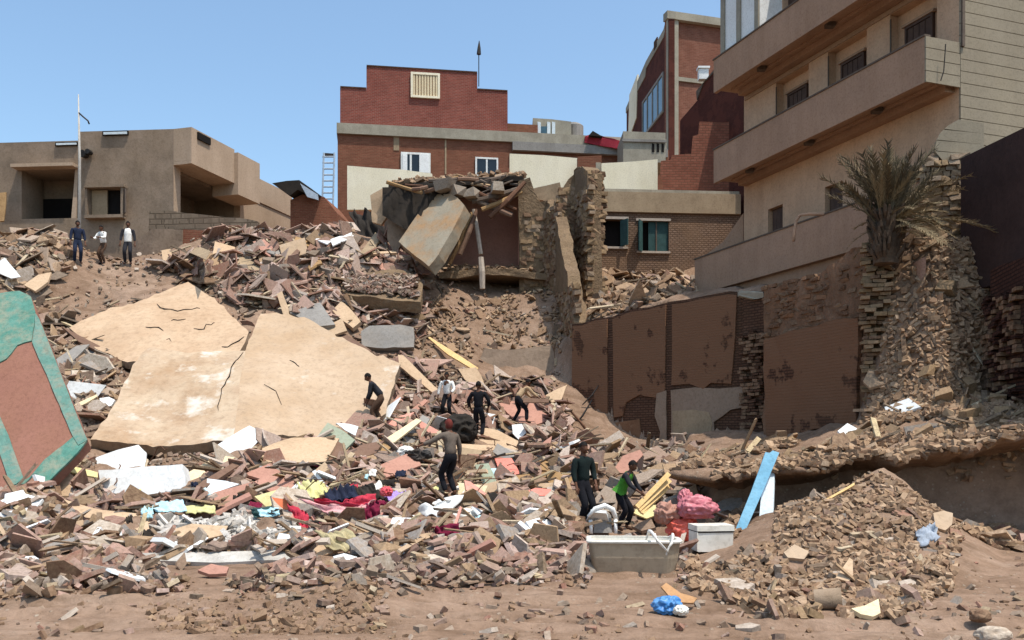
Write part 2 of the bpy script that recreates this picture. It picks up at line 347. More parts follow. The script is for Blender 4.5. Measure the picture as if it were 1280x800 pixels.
for nm, c in (('piece_red','96604b'),('piece_tan','a98c6c'),('piece_pink','bc8d7b'),('piece_grey','98928a'),('piece_pale','cfbca4'),('piece_brown','7b5c48'),('piece_mud','9d8260'),('piece_timber','8e6e4e'),('piece_yellow','d2b984')):
    r_, g_, b_ = (int(c[i:i+2], 16) for i in (0, 2, 4))
    cs = ['%02x%02x%02x' % tuple(max(0, min(255, int(v*k))) for v in (r_, g_, b_)) for k in (.86, 1.0, .93, 1.08, 0.8, 1.02)]
    rubble_mat(nm, cs, 'a58769', .35, .08 if nm in ('piece_mud','piece_brown','piece_tan') else .28, .95 if nm in ('piece_mud','piece_brown') else .98)
simple('plaster_beige', 'a5836a', 'b08e75', 0.8, .92, .25, 25, '977a66', .4, streak=.2)
simple('plaster_beige_light', 'c5a081', 'd0ac8d', 0.8, .92, .2, 25, 'a08870', .35, streak=.2)
simple('siding', '8f8370', '9a8e7a', 0.8, .9, .2, 30, '94866e', .35, streak=.12)
simple('soffit', '9c8068', 'a78a72', 1.0, .95, .15, 20)
simple('shutter_brown', '4c3a32', '5a463b', 3, .7, .15, 30)
simple('dark_gap', '15110f', '1d1815', 2, .9, 0)
simple('trim_and_shadow', '5d5046', '6b5d51', 2, .9, .2)
simple('stone_rough', '85725f', 'a08b75', 3, .95, .5, 15, '75614f', .4)
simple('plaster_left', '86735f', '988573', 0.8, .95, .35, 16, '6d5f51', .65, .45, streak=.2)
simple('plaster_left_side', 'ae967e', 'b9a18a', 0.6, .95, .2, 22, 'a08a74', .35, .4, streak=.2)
simple('mud_wall', '857262', '958270', 0.9, .95, .5, 10, '7c6a58', .5, streak=.2)
simple('concrete', '98907f', 'a9a190', 1.2, .92, .3, 22, '7b7365', .45, streak=.2)
simple('concrete_brown', '9a866c', 'ab967a', 1.2, .92, .3, 22, '84705a', .45, streak=.2)
simple('concrete_grey', '86817b', '97928b', 1.2, .92, .35, 22, '6c675f', .4, streak=.2)
simple('cream_paint', 'efe4c6', 'f4ead0', 0.8, .85, .1, 25, 'dccfae', .35, streak=.12)
simple('white_paint', 'e4e4e0', 'eeeeea', 1.2, .6, .08, 25, 'c8c4ba', .3)
simple('white_board', 'dde0e0', 'e8eae9', 1.0, .55, .06, 20, 'c2b8aa', .35, 1.6)
simple('ash_board', 'aaa59d', 'c6c2ba', 2.2, .9, .4, 14, '8d867c', .6, 1.8)
simple('white_board_stained', 'dde0e0', 'e8eae9', 1.0, .55, .06, 20, 'c2b8aa', .3, 1.6, stain=('8fd0d8', 1.3, .56))
simple('cream_board', 'd8c39c', 'e4d3b0', 1.4, .75, .15, 25, 'b79d7c', .4)
simple('yellow_board', 'd9cb8e', 'e6dba4', 1.2, .75, .1, 25, 'b9a678', .3)
simple('slab_top', 'aa9076', 'bfab92', 0.9, .92, .5, 9, '9c7c5c', .7, .55, stain=('cbc3b6', .8, .55))
simple('slab_back', 'b4977a', 'c2a88c', 0.8, .92, .4, 9, 'a5876a', .6, .5)
simple('slab_edge', '8c7864', '9d8a75', 2, .95, .5, 12, '6f5d4c', .4)
simple('slab_pink', 'ae967c', 'bea78e', 0.8, .92, .3, 12, 'a58868', .6, .45, stain=('c6bcae', .7, .6))
simple('pink_plaster', '855c4d', '936859', 0.9, .92, .35, 22, '8c6450', .45, stain=('5c4236', 3.2, .70))
simple('teal_paint', '467a6b', '628f82', 2.2, .85, .5, 16, '93907c', .75, 2.5, stain=('3a7563', 1.6, .6))
simple('teal_pale', '5a8377', '6c8e83', 2.2, .85, .4, 16, '968c7a', .75, 3.2)
simple('pink_board', 'c88c7c', 'd59c8c', 1.2, .85, .15, 22, 'ab7464', .35)
simple('salmon_board', 'd4796a', 'de8b7c', 1.2, .85, .15, 22, 'b2705e', .3)
simple('mauve_board', 'a97c6c', 'b78a78', 1.2, .88, .2, 22, '927060', .35)
simple('tan_board', 'b99d7f', 'c6ab8d', 1.2, .9, .2, 22, '9f866a', .4)
simple('brown_board', '6f5546', '7d6252', 1.6, .88, .2, 22, '8d755f', .35)
simple('grey_board', '85807a', '95908a', 1.6, .9, .25, 20, 'a3937f', .3)
simple('greygreen_board', '8f9682', '9da48f', 1.6, .9, .2, 22, 'a59880', .35)
simple('wood', '94744f', 'ad8c62', 6, .85, .3, 30, '7a6048', .35)
simple('wood_pale', 'd3ad74', 'e0bf88', 5, .8, .2, 30, 'bd9560', .3)
simple('wood_grey', 'a8998a', 'bdb0a1', 6, .9, .3, 30)
simple('orange_board', 'c96a45', 'd87c56', 1.5, .85, .1)
simple('blue_paint', '5a8ea8', '6c9fb8', 1.4, .6, .1, 25, '9ec4d4', .3)
simple('white_blue', 'c8d4d8', 'dde5e7', 1.4, .6, .1, 25)
simple('cloth_red', 'a8283a', 'bf4050', 1.6, .95, .3, 40)
simple('cloth_pink', 'd89a9a', 'e6b8b4', 2.5, .95, .3, 40, 'c86a70', .6, 2.4)
simple('cloth_maroon', '6a1a30', '7e2540', 2, .95, .3, 40)
simple('cloth_navy', '1c2030', '2a3044', 2, .95, .3, 40)
simple('cloth_lilac', '9a80c8', 'b29ad8', 2, .95, .3, 40)
simple('cloth_yellow', 'c9c484', 'd8d49c', 2, .95, .3, 40, 'b5a67c', .5, 2)
simple('cloth_white', 'd9d4ca', 'e6e2da', 2, .95, .3, 40)
simple('cloth_aqua', 'a5d2dc', 'c2e2ea', 2, .95, .3, 40)
simple('cloth_dark', '26221f', '35302b', 1.6, .97, .4, 30, '4b4138', .4)
simple('cloth_khaki', 'a59874', 'b5a984', 2, .95, .3, 40)
simple('cloth_greyblue', '8b94a0', 'a5adb8', 2, .95, .3, 40)
simple('plastic_red', 'c8404a', 'd85a60', 2.5, .45, .2, 14, 'e08a90', .5, 2.0, spec=.4)
simple('plastic_coral', 'd65a48', 'e06c58', 2.5, .5, .2, 14, 'c04a40', .4, 2.0, spec=.4)
simple('plastic_rose', 'b4646c', 'c67c82', 2.5, .45, .2, 14, 'b8565e', .5, 2.0, spec=.4)
simple('plastic_blue', '2f6fae', '4a8ac6', 3, .45, .25, 14, '8ab0d4', .4, 3, spec=.4)
simple('plastic_white', 'd5cfc2', 'e2ddd2', 1.6, .5, .1, 14, 'b0a48f', .4, spec=.4)
simple('tub_enamel', '9f8d76', 'ae9d86', 1.2, .6, .15, 12, '6f573f', .75, 1.3, spec=.4, stain=('8a6a4c', 1.9, .62))
simple('tub_rim', 'ded8ca', 'e9e5da', 1.2, .45, .06, 12, 'b5a48a', .4, 2, spec=.4)
simple('cardboard', 'a9805a', 'b88e66', 1.5, .95, .15, 22)
simple('metal_dark', '2c2a29', '3b3836', 3, .6, .2, 20, '5a4636', .4, metal=.4)
simple('metal_rust', '5a3f30', '71503c', 5, .8, .3, 20)
simple('metal_pale', 'a9b4bf', 'bcc6cf', 3, .5, .1, 20, metal=.3)
simple('pole_paint', 'b3aca2', 'c2bcb2', 3, .6, .1, 20, '8d8478', .4)
simple('glass_dark', '10161a', '18222a', 2, .12, 0, spec=.5)
simple('glass_blue', '34505c', '46636e', 1, .1, 0, spec=.6)
simple('shutter_teal', '2c4644', '3a5856', 3, .7, .2, 30)
simple('frame_white', 'dcdcd6', 'e6e6e0', 3, .6, .05)
simple('red_sheet', '8c2430', '9e3440', 2, .8, .2)
simple('brown_wall', '7c5a43', '8f6b50', 0.9, .97, .6, 9, '5e4736', .75, .6, stain=('8f735c', 1.3, .6), streak=.2)
simple('brown_wall_rough', '7a5c46', '927058', 1.2, .97, .9, 6, '523c2e', .5, .8, bdist=.09)
simple('cement_patch', '8a7562', '998472', 0.9, .95, .3, 20, '745f4e', .4)
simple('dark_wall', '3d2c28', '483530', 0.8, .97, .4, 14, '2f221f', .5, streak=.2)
simple('hay_wall', '786450', '8c765c', 1.3, .97, .9, 8, '5f4e3c', .5, .8, bdist=.08)
simple('skin_dark', '5a3c2c', '6a4836', 3, .6, .05, 30)
simple('hair_black', '100c0a', '1a1512', 5, .8, .1, 40)
for nm, c in (('wear_black','15151a'),('wear_charcoal','26262a'),('wear_navy','1d2436'),('wear_white','d6d4ce'),('wear_grey','5f554c'),('wear_beige','a98f70'),('wear_green','417a2c'),('wear_brown','4b382c'),('wear_red','5e2a24'),('wear_teal','131d1c')):
    r_, g_, b_ = (int(c[i:i+2], 16) for i in (0, 2, 4))
    simple(nm, c, '%02x%02x%02x' % tuple(min(255, int(v*1.15+4)) for v in (r_, g_, b_)), 6, .95, .3, 30)
simple('bark', '4f4034', '6b5847', 5, .95, .8, 14, '3a2e25', .5, 2)
simple('frond', '554a3a', '6c604c', 3, .8, .1, 20, '7d6d48', .5, 1.5)
simple('frond_dry', '7a6a50', '918164', 3, .9, .1, 20, '6a573e', .5, 1.5)
brick_mat('brick_red', '86483d', '965245', '9a7568', .25, .09, '6a3830', .35)
brick_mat('brick_lower', '7f4d3d', '8f5c49', '87674f', .25, .09, '74503f', .5)
brick_mat('brick_tall', '7d5143', '8c5e4e', '8f6d5a', .3, .11, '744636', .4)
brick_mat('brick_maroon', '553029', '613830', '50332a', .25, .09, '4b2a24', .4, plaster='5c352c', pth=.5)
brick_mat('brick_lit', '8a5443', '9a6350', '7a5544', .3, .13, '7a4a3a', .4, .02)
brick_mat('brick_mudstone', '846a58', '957b68', '6b5646', .22, .10, '84684e', .5, .03)
brick_mat('brick_brown', '5f4436', '6d5040', '4a362b', .24, .085, '54402f', .4, .02)
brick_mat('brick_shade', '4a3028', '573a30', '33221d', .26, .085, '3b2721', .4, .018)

brick_mat('block_wall', '7d6d5d', '8d7c6a', '66584a', .5, .24, '6f5f50', .6, .03)
brick_mat('brown_wall_worn', '654636', '724f3e', '4c372b', .24, .085, '5b4333', .6, .02, plaster='7c5a44', pth=.40)
# ------------------------------------------------------------------ the ground sheet
def build_ground():
    nr, nc = GZ.shape; v = np.stack([GX, GY, GZ], 2).reshape(-1, 3)
    i = np.arange(nr-1)[:, None]*nc+np.arange(nc-1)[None]
    f = np.stack([i, i+1, i+nc+1, i+nc], 2).reshape(-1, 4)
    me = bpy.data.meshes.new('ground'); me.vertices.add(len(v)); me.vertices.foreach_set('co', v.ravel().astype(np.float32))
    me.loops.add(f.size); me.loops.foreach_set('vertex_index', f.ravel().astype(np.int32))
    me.polygons.add(len(f)); me.polygons.foreach_set('loop_start', np.arange(0, f.size, 4, dtype=np.int32)); me.polygons.foreach_set('use_smooth', np.ones(len(f), bool))
    me.materials.append(MATS['soil']); me.update(); me.validate()
    o = bpy.data.objects.new('ground', me); COL.objects.link(o); tag(o, kind='structure')
build_ground()

def holed(mb, A, B, z0, z1, t, holes=(), mi=0, mr=None):
    """a wall along A-B (metres of plan) with openings (u0,u1,za,zb); thickness t towards the left-hand side"""
    A = Vector(A[:2]); B = Vector(B[:2]); L = (B-A).length; u = (B-A)/L; n = Vector((-u.y, u.x))
    us = sorted({0, L, *[max(0, min(L, h[k])) for h in holes for k in (0, 1)]}); zs = sorted({z0, z1, *[max(z0, min(z1, h[k])) for h in holes for k in (2, 3)]})
    def Q(a, z, k): p = A+u*a+n*(t*k); return (p.x, p.y, z)
    def is_hole(i, j):
        if i < 0 or j < 0 or i >= len(us)-1 or j >= len(zs)-1: return True
        a = (us[i]+us[i+1])/2; z = (zs[j]+zs[j+1])/2
        return any(h[0] < a < h[1] and h[2] < z < h[3] for h in holes)
    for i in range(len(us)-1):
        for j in range(len(zs)-1):
            if is_hole(i, j): continue
            a0, a1, b0, b1 = us[i], us[i+1], zs[j], zs[j+1]
            mb.add([Q(a0,b0,0),Q(a1,b0,0),Q(a1,b1,0),Q(a0,b1,0)], [(0,1,2,3)], mi)
            mb.add([Q(a0,b0,1),Q(a1,b0,1),Q(a1,b1,1),Q(a0,b1,1)], [(3,2,1,0)], mi)
            for di, dj, q in ((-1,0,[(a0,b0),(a0,b1)]),(1,0,[(a1,b1),(a1,b0)]),(0,-1,[(a1,b0),(a0,b0)]),(0,1,[(a0,b1),(a1,b1)])):
                if is_hole(i+di, j+dj):
                    mb.add([Q(*q[0],0),Q(*q[1],0),Q(*q[1],1),Q(*q[0],1)], [(3,2,1,0)], mi if mr is None else mr)
    return mb
def upx(A, B, px):
    """metres along plan line A-B of the point seen at photo column px"""
    A = Vector(A[:2]); B = Vector(B[:2]); u = (B-A).normalized(); k = (px-640)/FPX
    return (k*A.y-A.x)/(u.x-k*u.y)
def at(A, B, s, n=0.0):
    A = Vector(A[:2]); B = Vector(B[:2]); u = (B-A).normalized(); return A+u*s+Vector((-u.y, u.x))*n

# ------------------------------------------------------------------ left house
def left_house():
    F0, F1, G1 = XY(-70, 42.9), XY(217, 42), XY(364, 52)
    r = thing('plastered_house', 'low sand coloured flat roofed house with a dark loggia behind the people', 'house', (F1.x-4, F1.y+2, 9))
    U = lambda px: upx(F0, F1, px)
    zt = 16.1; zb = 8.3
    lo = (U(27), U(98), zz(272,42.3), zz(211,42.3)); wi = (U(113), U(154), zz(270,42.2), zz(236,42.2))
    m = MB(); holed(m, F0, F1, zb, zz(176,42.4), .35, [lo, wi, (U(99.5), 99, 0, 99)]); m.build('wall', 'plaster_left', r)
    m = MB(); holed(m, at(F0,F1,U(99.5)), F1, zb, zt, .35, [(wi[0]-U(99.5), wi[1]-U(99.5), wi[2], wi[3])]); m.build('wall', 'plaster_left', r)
    # loggia: floor, ceiling, back wall, side walls, dark door
    m = MB(); s0, s1 = lo[0], lo[1]
    m.wbox(at(F0,F1,s0-.2), at(F0,F1,s1+.2), lo[2]-.25, lo[2], .36, 2.1)
    m.wbox(at(F0,F1,s0-.2), at(F0,F1,s1+.2), lo[3], lo[3]+.2, .36, 2.1)
    m.wbox(at(F0,F1,s0-.2), at(F0,F1,s1+.2), lo[2], lo[3], 1.8, 2.05)
    m.wbox(at(F0,F1,s0-.2), at(F0,F1,s0), lo[2], lo[3], .36, 1.8); m.wbox(at(F0,F1,s1), at(F0,F1,s1+.2), lo[2], lo[3], .36, 1.8)
    K0, K1 = at(F0,F1,0,1.7), at(F0,F1,12,1.7); U2 = lambda px: upx(K0, K1, px)
    m.build('loggia', 'plaster_left', r)
    m = MB(); m.wbox(at(K0,K1,U2(54)), at(K0,K1,U2(92)), lo[2]+.02, zz(247,44), 0, .09); m.build('door', 'dark_gap', r)
    m = MB(); m.wbox(at(F0,F1,U(22)), at(F0,F1,U(99)), lo[3]+.01, lo[3]+.16, -.55, -.01); m.build('canopy_slab', 'plaster_left_side', r)
    m = MB(); m.prism([(*at(F0,F1,U(89)),lo[2]),(*at(F0,F1,U(95)),lo[2]),(*at(F0,F1,U(97.5)),lo[3]),(*at(F0,F1,U(94)),lo[3])], (0.02,.3,0)); m.build('post', 'plaster_left_side', r)
    # window: projecting surround, sill, leaning shutter leaf, dark opening
    w = MB(); a0, a1, b0, b1 = wi
    w.wbox(at(F0,F1,a0-.12), at(F0,F1,a1+.2), b1, b1+.12, -.35, .02); w.wbox(at(F0,F1,a0-.12), at(F0,F1,a1+.12), b0-.14, b0, -.35, .02)
    w.wbox(at(F0,F1,a0-.12), at(F0,F1,a0-.02), b0, b1, -.25, .02); w.wbox(at(F0,F1,a1+.02), at(F0,F1,a1+.14), b0, b1, -.28, .02)
    wo = w.build('window', 'plaster_left', r)
    m = MB(); m.wbox(at(F0,F1,a0), at(F0,F1,a1), b0, b1, .22, .3); m.build('pane', 'dark_gap', wo)
    m = MB(); m.wbox(at(F0,F1,a0+.03), at(F0,F1,a0+.78), b0+.02, b1-.03, .05, .12); m.build('shutter', 'concrete_brown', wo)
    m = MB(); p = at(F0,F1,a1-.05,-.02); q = p+Vector((.32,-.42)); m.wbox(p, q, b0+.05, b1-.1, 0, .06); m.build('shutter', 'trim_and_shadow', wo)
    # roof slab, parapet slots (dark with pale sheet inside)
    m = MB(); m.wbox(at(F0,F1,.1), at(F0,F1,U(217)-.2), zz(178,42.3)-.6, zz(178,42.3)-.35, .4, 9.5); m.build('roof', 'concrete', r)
    for p0, p1, y0, y1 in ((70,98,181,176.5),(129,161,169.5,164)):
        z0, z1 = zz(y0,42.2), zz(y1,42.2)
        m = MB(); m.wbox(at(F0,F1,U(p0)), at(F0,F1,U(p1)), z0, z1, -.08, -.004); o = m.build('parapet_slot', 'dark_gap', r)
        m = MB(); m.wbox(at(F0,F1,U(p0+2)), at(F0,F1,U(p1-1)), z0+.03, z0+(z1-z0)*.7, -.13, -.085); m.build('sheet', 'white_blue', o)
    m = MB(); m.tube([(*at(F0,F1,U(108),-.05), zz(192,42.1)), (*at(F0,F1,U(108),-.4), zz(193,42.1))], .17, 10); m.tube([(*at(F0,F1,U(114),-.05), zz(190,42.1)), (*at(F0,F1,U(114),-.35), zz(190,42.1))], .12, 8); m.build('wall_lamp', 'metal_dark', r)
    # right-hand side: overhanging balcony above a dark loggia
    V = lambda px: upx(F1, G1, px); L = (G1-F1).length
    h = (0.5, V(300), 12.0, 14.45)
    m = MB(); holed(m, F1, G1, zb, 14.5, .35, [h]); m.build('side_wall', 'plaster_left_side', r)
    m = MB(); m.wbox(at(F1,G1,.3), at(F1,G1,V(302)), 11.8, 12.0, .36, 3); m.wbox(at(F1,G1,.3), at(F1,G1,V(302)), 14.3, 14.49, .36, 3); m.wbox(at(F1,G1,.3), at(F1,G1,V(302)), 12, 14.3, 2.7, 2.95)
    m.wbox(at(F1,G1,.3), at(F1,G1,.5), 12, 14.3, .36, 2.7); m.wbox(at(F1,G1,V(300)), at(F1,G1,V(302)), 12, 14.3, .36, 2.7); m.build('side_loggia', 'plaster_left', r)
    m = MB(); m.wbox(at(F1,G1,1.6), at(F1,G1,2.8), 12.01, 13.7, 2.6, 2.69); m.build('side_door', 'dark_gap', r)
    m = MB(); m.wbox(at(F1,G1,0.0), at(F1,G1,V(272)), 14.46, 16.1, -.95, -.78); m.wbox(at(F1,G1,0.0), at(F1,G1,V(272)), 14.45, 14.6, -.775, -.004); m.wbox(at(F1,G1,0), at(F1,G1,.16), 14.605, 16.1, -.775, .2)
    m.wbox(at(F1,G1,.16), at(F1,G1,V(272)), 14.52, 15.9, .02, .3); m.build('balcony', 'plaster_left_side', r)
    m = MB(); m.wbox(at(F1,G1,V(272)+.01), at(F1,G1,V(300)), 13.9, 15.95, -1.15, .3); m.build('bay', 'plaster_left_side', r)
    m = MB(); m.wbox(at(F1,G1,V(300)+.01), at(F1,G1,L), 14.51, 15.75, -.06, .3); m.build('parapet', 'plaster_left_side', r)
    for p0, p1, z in ((224,240,16.1),(303,316,15.75)):
        m = MB(); m.wbox(at(F1,G1,V(p0)), at(F1,G1,V(p1)), z-.42, z-.1, -1.03 if p0 < 260 else -.14, -.955 if p0 < 260 else -.065); m.build('parapet_slot', 'dark_gap', r)
left_house()
def lw(name, label, cat, pts_px, d, y0s, y1s, mat, t=.35):
    """a low wall facing the camera whose top follows photo rows y0s and foot rows y1s at columns pts_px"""
    m = MB(); ds = d if isinstance(d, (list, tuple)) else [d]*len(pts_px)
    for i in range(len(pts_px)-1):
        a, b = P(pts_px[i], y1s[i], ds[i]), P(pts_px[i+1], y1s[i+1], ds[i+1]); c, e = P(pts_px[i+1], y0s[i+1], ds[i+1]), P(pts_px[i], y0s[i], ds[i])
        o = Vector((0, t, 0)); m.hexa([a, b, b+o, a+o, e, c, c+o, e+o])
    ob = m.build(name, mat); rough_mesh(ob, 3, .03, 1.5); return tag(ob, label, cat)
lw('yard_wall', 'low grey brown mud plastered yard wall in front of the house with the loggia', 'wall', [186,210,250,312,322], [41,41,40.8,40.6,40.6], [264,263,268,274,276], [345,345,345,345,345], 'block_wall')
lw('mud_buttress', 'rounded grey mud bank against the yard wall beside the standing man', 'wall', [158,172,190,228], [40.2,39.9,39.8,39.8], [318,300,286,287], [345,345,345,345], 'mud_wall', .8)
lw('brick_stub', 'short red brown brick wall stub below the grey mud wall', 'wall', [229,262,302], [39.9,39.9,39.9], [287,288,289], [335,335,335], 'brick_lower', .4)
def pole():
    b = P(99, 322, 39.3); r = thing('flag_pole', 'tall thin pale pole with a hooked arm, rising before the flat roofed house', 'pole', (b.x, b.y, 9))
    m = MB(); m.tube([(b.x, b.y, 8.9), P(99.5, 200, 39.3), P(98, 118, 39.3)], [.09, .06, .022], 8); m.build('shaft', 'pole_paint', r, smooth=True)
    m = MB(); m.tube([P(98.5,141,39.3), P(104,146,39.3), P(110,151,39.3), P(111.5,155,39.3)], .035, 6); m.build('hook_arm', 'metal_dark', r, smooth=True)
pole()
def hut():
    A, B = XY(363, 48), XY(420, 48.6); r = thing('brick_hut', 'small red brown hut with a dark torn awning beside the sand coloured house', 'hut', (A.x+1, A.y+1, 10))
    m = MB(); m.prism([P(363,300,48), P(422,300,48), P(421,266,48), P(405,246,48), P(378,243,48), P(363,250,48)], (.3, 3, 0)); m.build('wall', 'brick_lower', r)
    m = MB(); m.prism([P(340,229,47.5), P(358,226,47.5), P(374,225,47.5), P(398,243,47.5), P(392,246,47.5), P(372,237,47.5), P(362,245,47.5)], (.2, 2, .1)); o = m.build('awning', 'cloth_dark', r)
    m = MB(); m.prism([P(375,229,47.3), P(397,243,47.3), P(398,250,47.3), P(384,246,47.3)], (0,.08,0)); m.build('roof_sheet', 'metal_pale', r)
hut()
def ladder():
    d = 52; r = thing('lattice_mast', 'pale ladder like lattice mast against the sky left of the big brick house', 'mast', P(411, 262, d))
    for x0, x1 in ((402.5,404.8),(416,418)):
        m = MB(); m.tube([P(x0,265,d), P(x1,191,d)], .06, 6); m.build('rail', 'metal_pale', r)
    for k in range(9):
        y = 196+k*7.5; m = MB(); m.tube([P(403,y,d), P(417.5,y,d)], .045, 6); m.build('rung', 'metal_pale', r)
    m = MB(); m.prism([P(404,191,d), P(418,192,d), P(418,195,d), P(404,194,d)], (0,.1,0)); m.build('top_plate', 'metal_dark', r)
ladder()

# ------------------------------------------------------------------ big red brick house in the centre
def window_at(parent, A, B, p0, p1, y0, y1, d, n=0.0, frame='frame_white', pane='glass_dark', bars=1, fw=.07):
    """a window (part) with its frame and panes; y rows at depth d; n metres proud"""
    a, b = upx(A, B, p0), upx(A, B, p1); z1, z0 = zz(y0, d), zz(y1, d)
    m = MB(); m.wbox(at(A,B,a), at(A,B,a+fw), z0, z1, n, n+.1); m.wbox(at(A,B,b-fw), at(A,B,b), z0, z1, n, n+.1)
    m.wbox(at(A,B,a+fw), at(A,B,b-fw), z0, z0+fw, n, n+.1); m.wbox(at(A,B,a+fw), at(A,B,b-fw), z1-fw, z1, n, n+.1)
    for k in range(bars):
        c = a+(b-a)*(k+1)/(bars+1); m.wbox(at(A,B,c-fw/2), at(A,B,c+fw/2), z0+fw, z1-fw, n+.01, n+.1)
    o = m.build('window', frame, parent)
    m = MB(); m.wbox(at(A,B,a+fw*.9), at(A,B,b-fw*.9), z0+fw*.9, z1-fw*.9, n+.05, n+.08); m.build('pane', pane, o)
    return o
def centre_house():
    A, B = XY(422, 55), XY(640, 56.6); E = at(A, B, upx(A, B, 836)); U = lambda px: upx(A, B, px)
    dd = lambda px: at(A, B, U(px)).y
    r = thing('brick_house', 'large red brick house with a stepped parapet and a pale slatted top window', 'house', (A.x+5, A.y+3, 9))
    zb = zz(158,55.5)
    for p0, p1, y in ((425,458,108),(458,597,81.5),(597,635,111)):
        m = MB(); m.wbox(at(A,B,U(p0)+.002), at(A,B,U(p1)), zb, zz(y, dd(p0)), .15, 6-(.02*(p0 != 458))); m.build('upper_wall', 'brick_red', r)
    for p0, p1, y in ((425,458,108),(458,597,81.5),(597,635,111)):
        m = MB(); m.wbox(at(A,B,U(p0)+.01), at(A,B,U(p1)-.01), zz(y, dd(p0)), zz(y, dd(p0))+.07, .1, .5); m.build('parapet_cap', 'brick_brown', r)
    m = MB(); m.wbox(at(A,B,U(635)+.01), at(A,B,U(673)), zb, zz(153,56.6), .2, 5); m.build('low_parapet', 'brick_lower', r)
    m = MB(); m.wbox(at(A,B,-.05), at(A,B,U(832)), zb-.62, zb-.004, -.18, 6.1); m.build('ring_beam', 'concrete', r)
    m = MB(); m.wbox(at(A,B,U(640)), at(A,B,U(833)), zb-1.15, zb-.625, -.3, 1); m.build('eave_slab', 'concrete_grey', r)
    m = MB(); holed(m, A, E, 8, zb-.624, .35, [(U(503),U(537),zz(217,55.5),zz(191,55.5)),(U(594.5),U(622),zz(220,56),zz(195,56))]); m.build('lower_wall', 'brick_lower', r)
    m = MB(); m.wbox(at(A,B,0.001), at(A,B,.25), 8, zb-.63, .36, 6); m.build('end_wall', 'brick_lower', r)
    # pale stripes: concrete column marks on the lower storey
    for p, y0, y1 in ((492,170,188),(556,170,215)):
        m = MB(); m.wbox(at(A,B,U(p)), at(A,B,U(p+7 if p < 500 else p+2)), zz(y1,55.5), zb-.63, -.03, -.003); m.build('column_face', 'concrete_brown', r)
    # slatted top window
    a0, a1, z0, z1 = U(513.5), U(550), zz(122,55.8), zz(90.5,55.8)
    m = MB()
    for q in ((a0,a0+.13,z0,z1),(a1-.13,a1,z0,z1),(a0+.13,a1-.13,z0,z0+.13),(a0+.13,a1-.13,z1-.13,z1)): m.wbox(at(A,B,q[0]), at(A,B,q[1]), q[2], q[3], .02, .149)
    w = m.build('window', 'cream_paint', r); w['label'] = 'cream slatted window'
    m = MB(); m.wbox(at(A,B,a0+.12), at(A,B,a1-.12), z0+.12, z1-.12, .11, .148); m.build('backing', 'tan_board', w)
    for k in range(9):
        c = a0+.2+(a1-a0-.4)*k/8; m = MB(); m.wbox(at(A,B,c-.055), at(A,B,c+.055), z0+.13, z1-.13, .05, .109); m.build('slat', 'cream_board', w)
    w = window_at(r, A, B, 501, 538, 190, 217, 55.5, -.12, bars=2, fw=.12); w['label'] = 'white window with an open white shutter leaf'
    m = MB(); m.wbox(at(A,B,U(524)), at(A,B,U(536)), zz(215,55.5), zz(192,55.5), -.17, -.121); m.build('shutter', 'white_paint', w)
    m = MB(); m.wbox(at(A,B,U(503)), at(A,B,U(509)), zz(215,55.5), zz(192,55.5), -.17, -.121); m.build('shutter', 'white_paint', w)
    window_at(r, A, B, 594, 622.5, 195, 219, 56, -.1, bars=1, fw=.1)
    m = MB(); m.tube([P(598.5,108,56.4), P(598.5,66,56.4)], .03, 6); o = m.build('antenna_mast', 'metal_dark', r)
    m = MB(); m.tube([P(598.5,68,56.4), P(598.8,60,56.4), P(599,51,56.4)], [.14,.1,.02], 7); m.build('finial', 'metal_dark', o)
centre_house()
def cream(px, y0s, y1s, d, label, mat='cream_paint'):
    m = MB(); ring = [P(x, y, d) for x, y in zip(px, y0s)]+[P(x, y, d) for x, y in reversed(list(zip(px, y1s)))]
    m.prism(ring, (0, .3, 0)); return tag(m.build('cream_wall', mat), label, 'wall')
cream([434,470,503,540], [207,210,212,217], [262,262,262,262], 52, 'cream painted wall below the white shuttered window of the brick house')
cream([637,680,726], [192,194,198], [240,240,240], 52, 'bright cream wall panel right of the two small windows, above the broken pillar')
cream([752,790,822], [204,202,199], [244,244,244], 50, 'bright cream wall panel between the broken pillar and the tall brick building')
m = MB(); m.prism([P(722,196,51), P(752,194,51), P(752,244,51), P(722,244,51)], (0,.5,0)); tag(m.build('brick_pier', 'brick_lower'), 'narrow red brown brick pier between two cream wall panels', 'wall')
m = MB(); m.prism([P(745,203,50.4), P(751,203,50.4), P(751,242,50.4), P(745,242,50.4)], (0,.2,0)); tag(m.build('concrete_post', 'concrete'), 'thin grey concrete post beside the brick pier', 'post')
def tank():
    d = 57.5; r = thing('roof_shed', 'grey roof shed with a rounded water tank right of the big brick house', 'shed', P(700, 178, d))
    m = MB(); m.prism([P(666,178,d), P(714,180,d), P(714,152,d), P(690,149,d), P(666,147.5,d)], (0, 2.5, 0)); m.build('wall', 'concrete', r)
    m = MB(); m.tube([P(719,182,d+.8), P(719,158,d+.8), P(719.5,155,d+.8)], [.52,.52,.36], 14); m.build('water_tank', 'concrete_grey', r, smooth=False)
    for p in (672, 684, 690):
        m = MB(); m.prism([P(p,176,d-.06), P(p+4,176,d-.06), P(p+4,153,d-.06), P(p,152,d-.06)], (0,.05,0)); m.build('frame', 'white_blue', r)
    m = MB(); m.prism([P(676,174,d-.05), P(683.5,174,d-.05), P(683.5,158,d-.05), P(676,158,d-.05)], (0,.045,0)); m.build('pane', 'glass_blue', r)
tank()
m = MB(); m.prism([P(730,178,57), P(779,187,57), P(778,177,57), P(757,171,57), P(742,166,57), P(731,170,57)], (.2, 1.6, .2)); o = tag(m.build('red_awning', 'red_sheet'), 'dark red sheet roof left of the tall brick building', 'awning'); rough_mesh(o, 3, .06, 1.2)
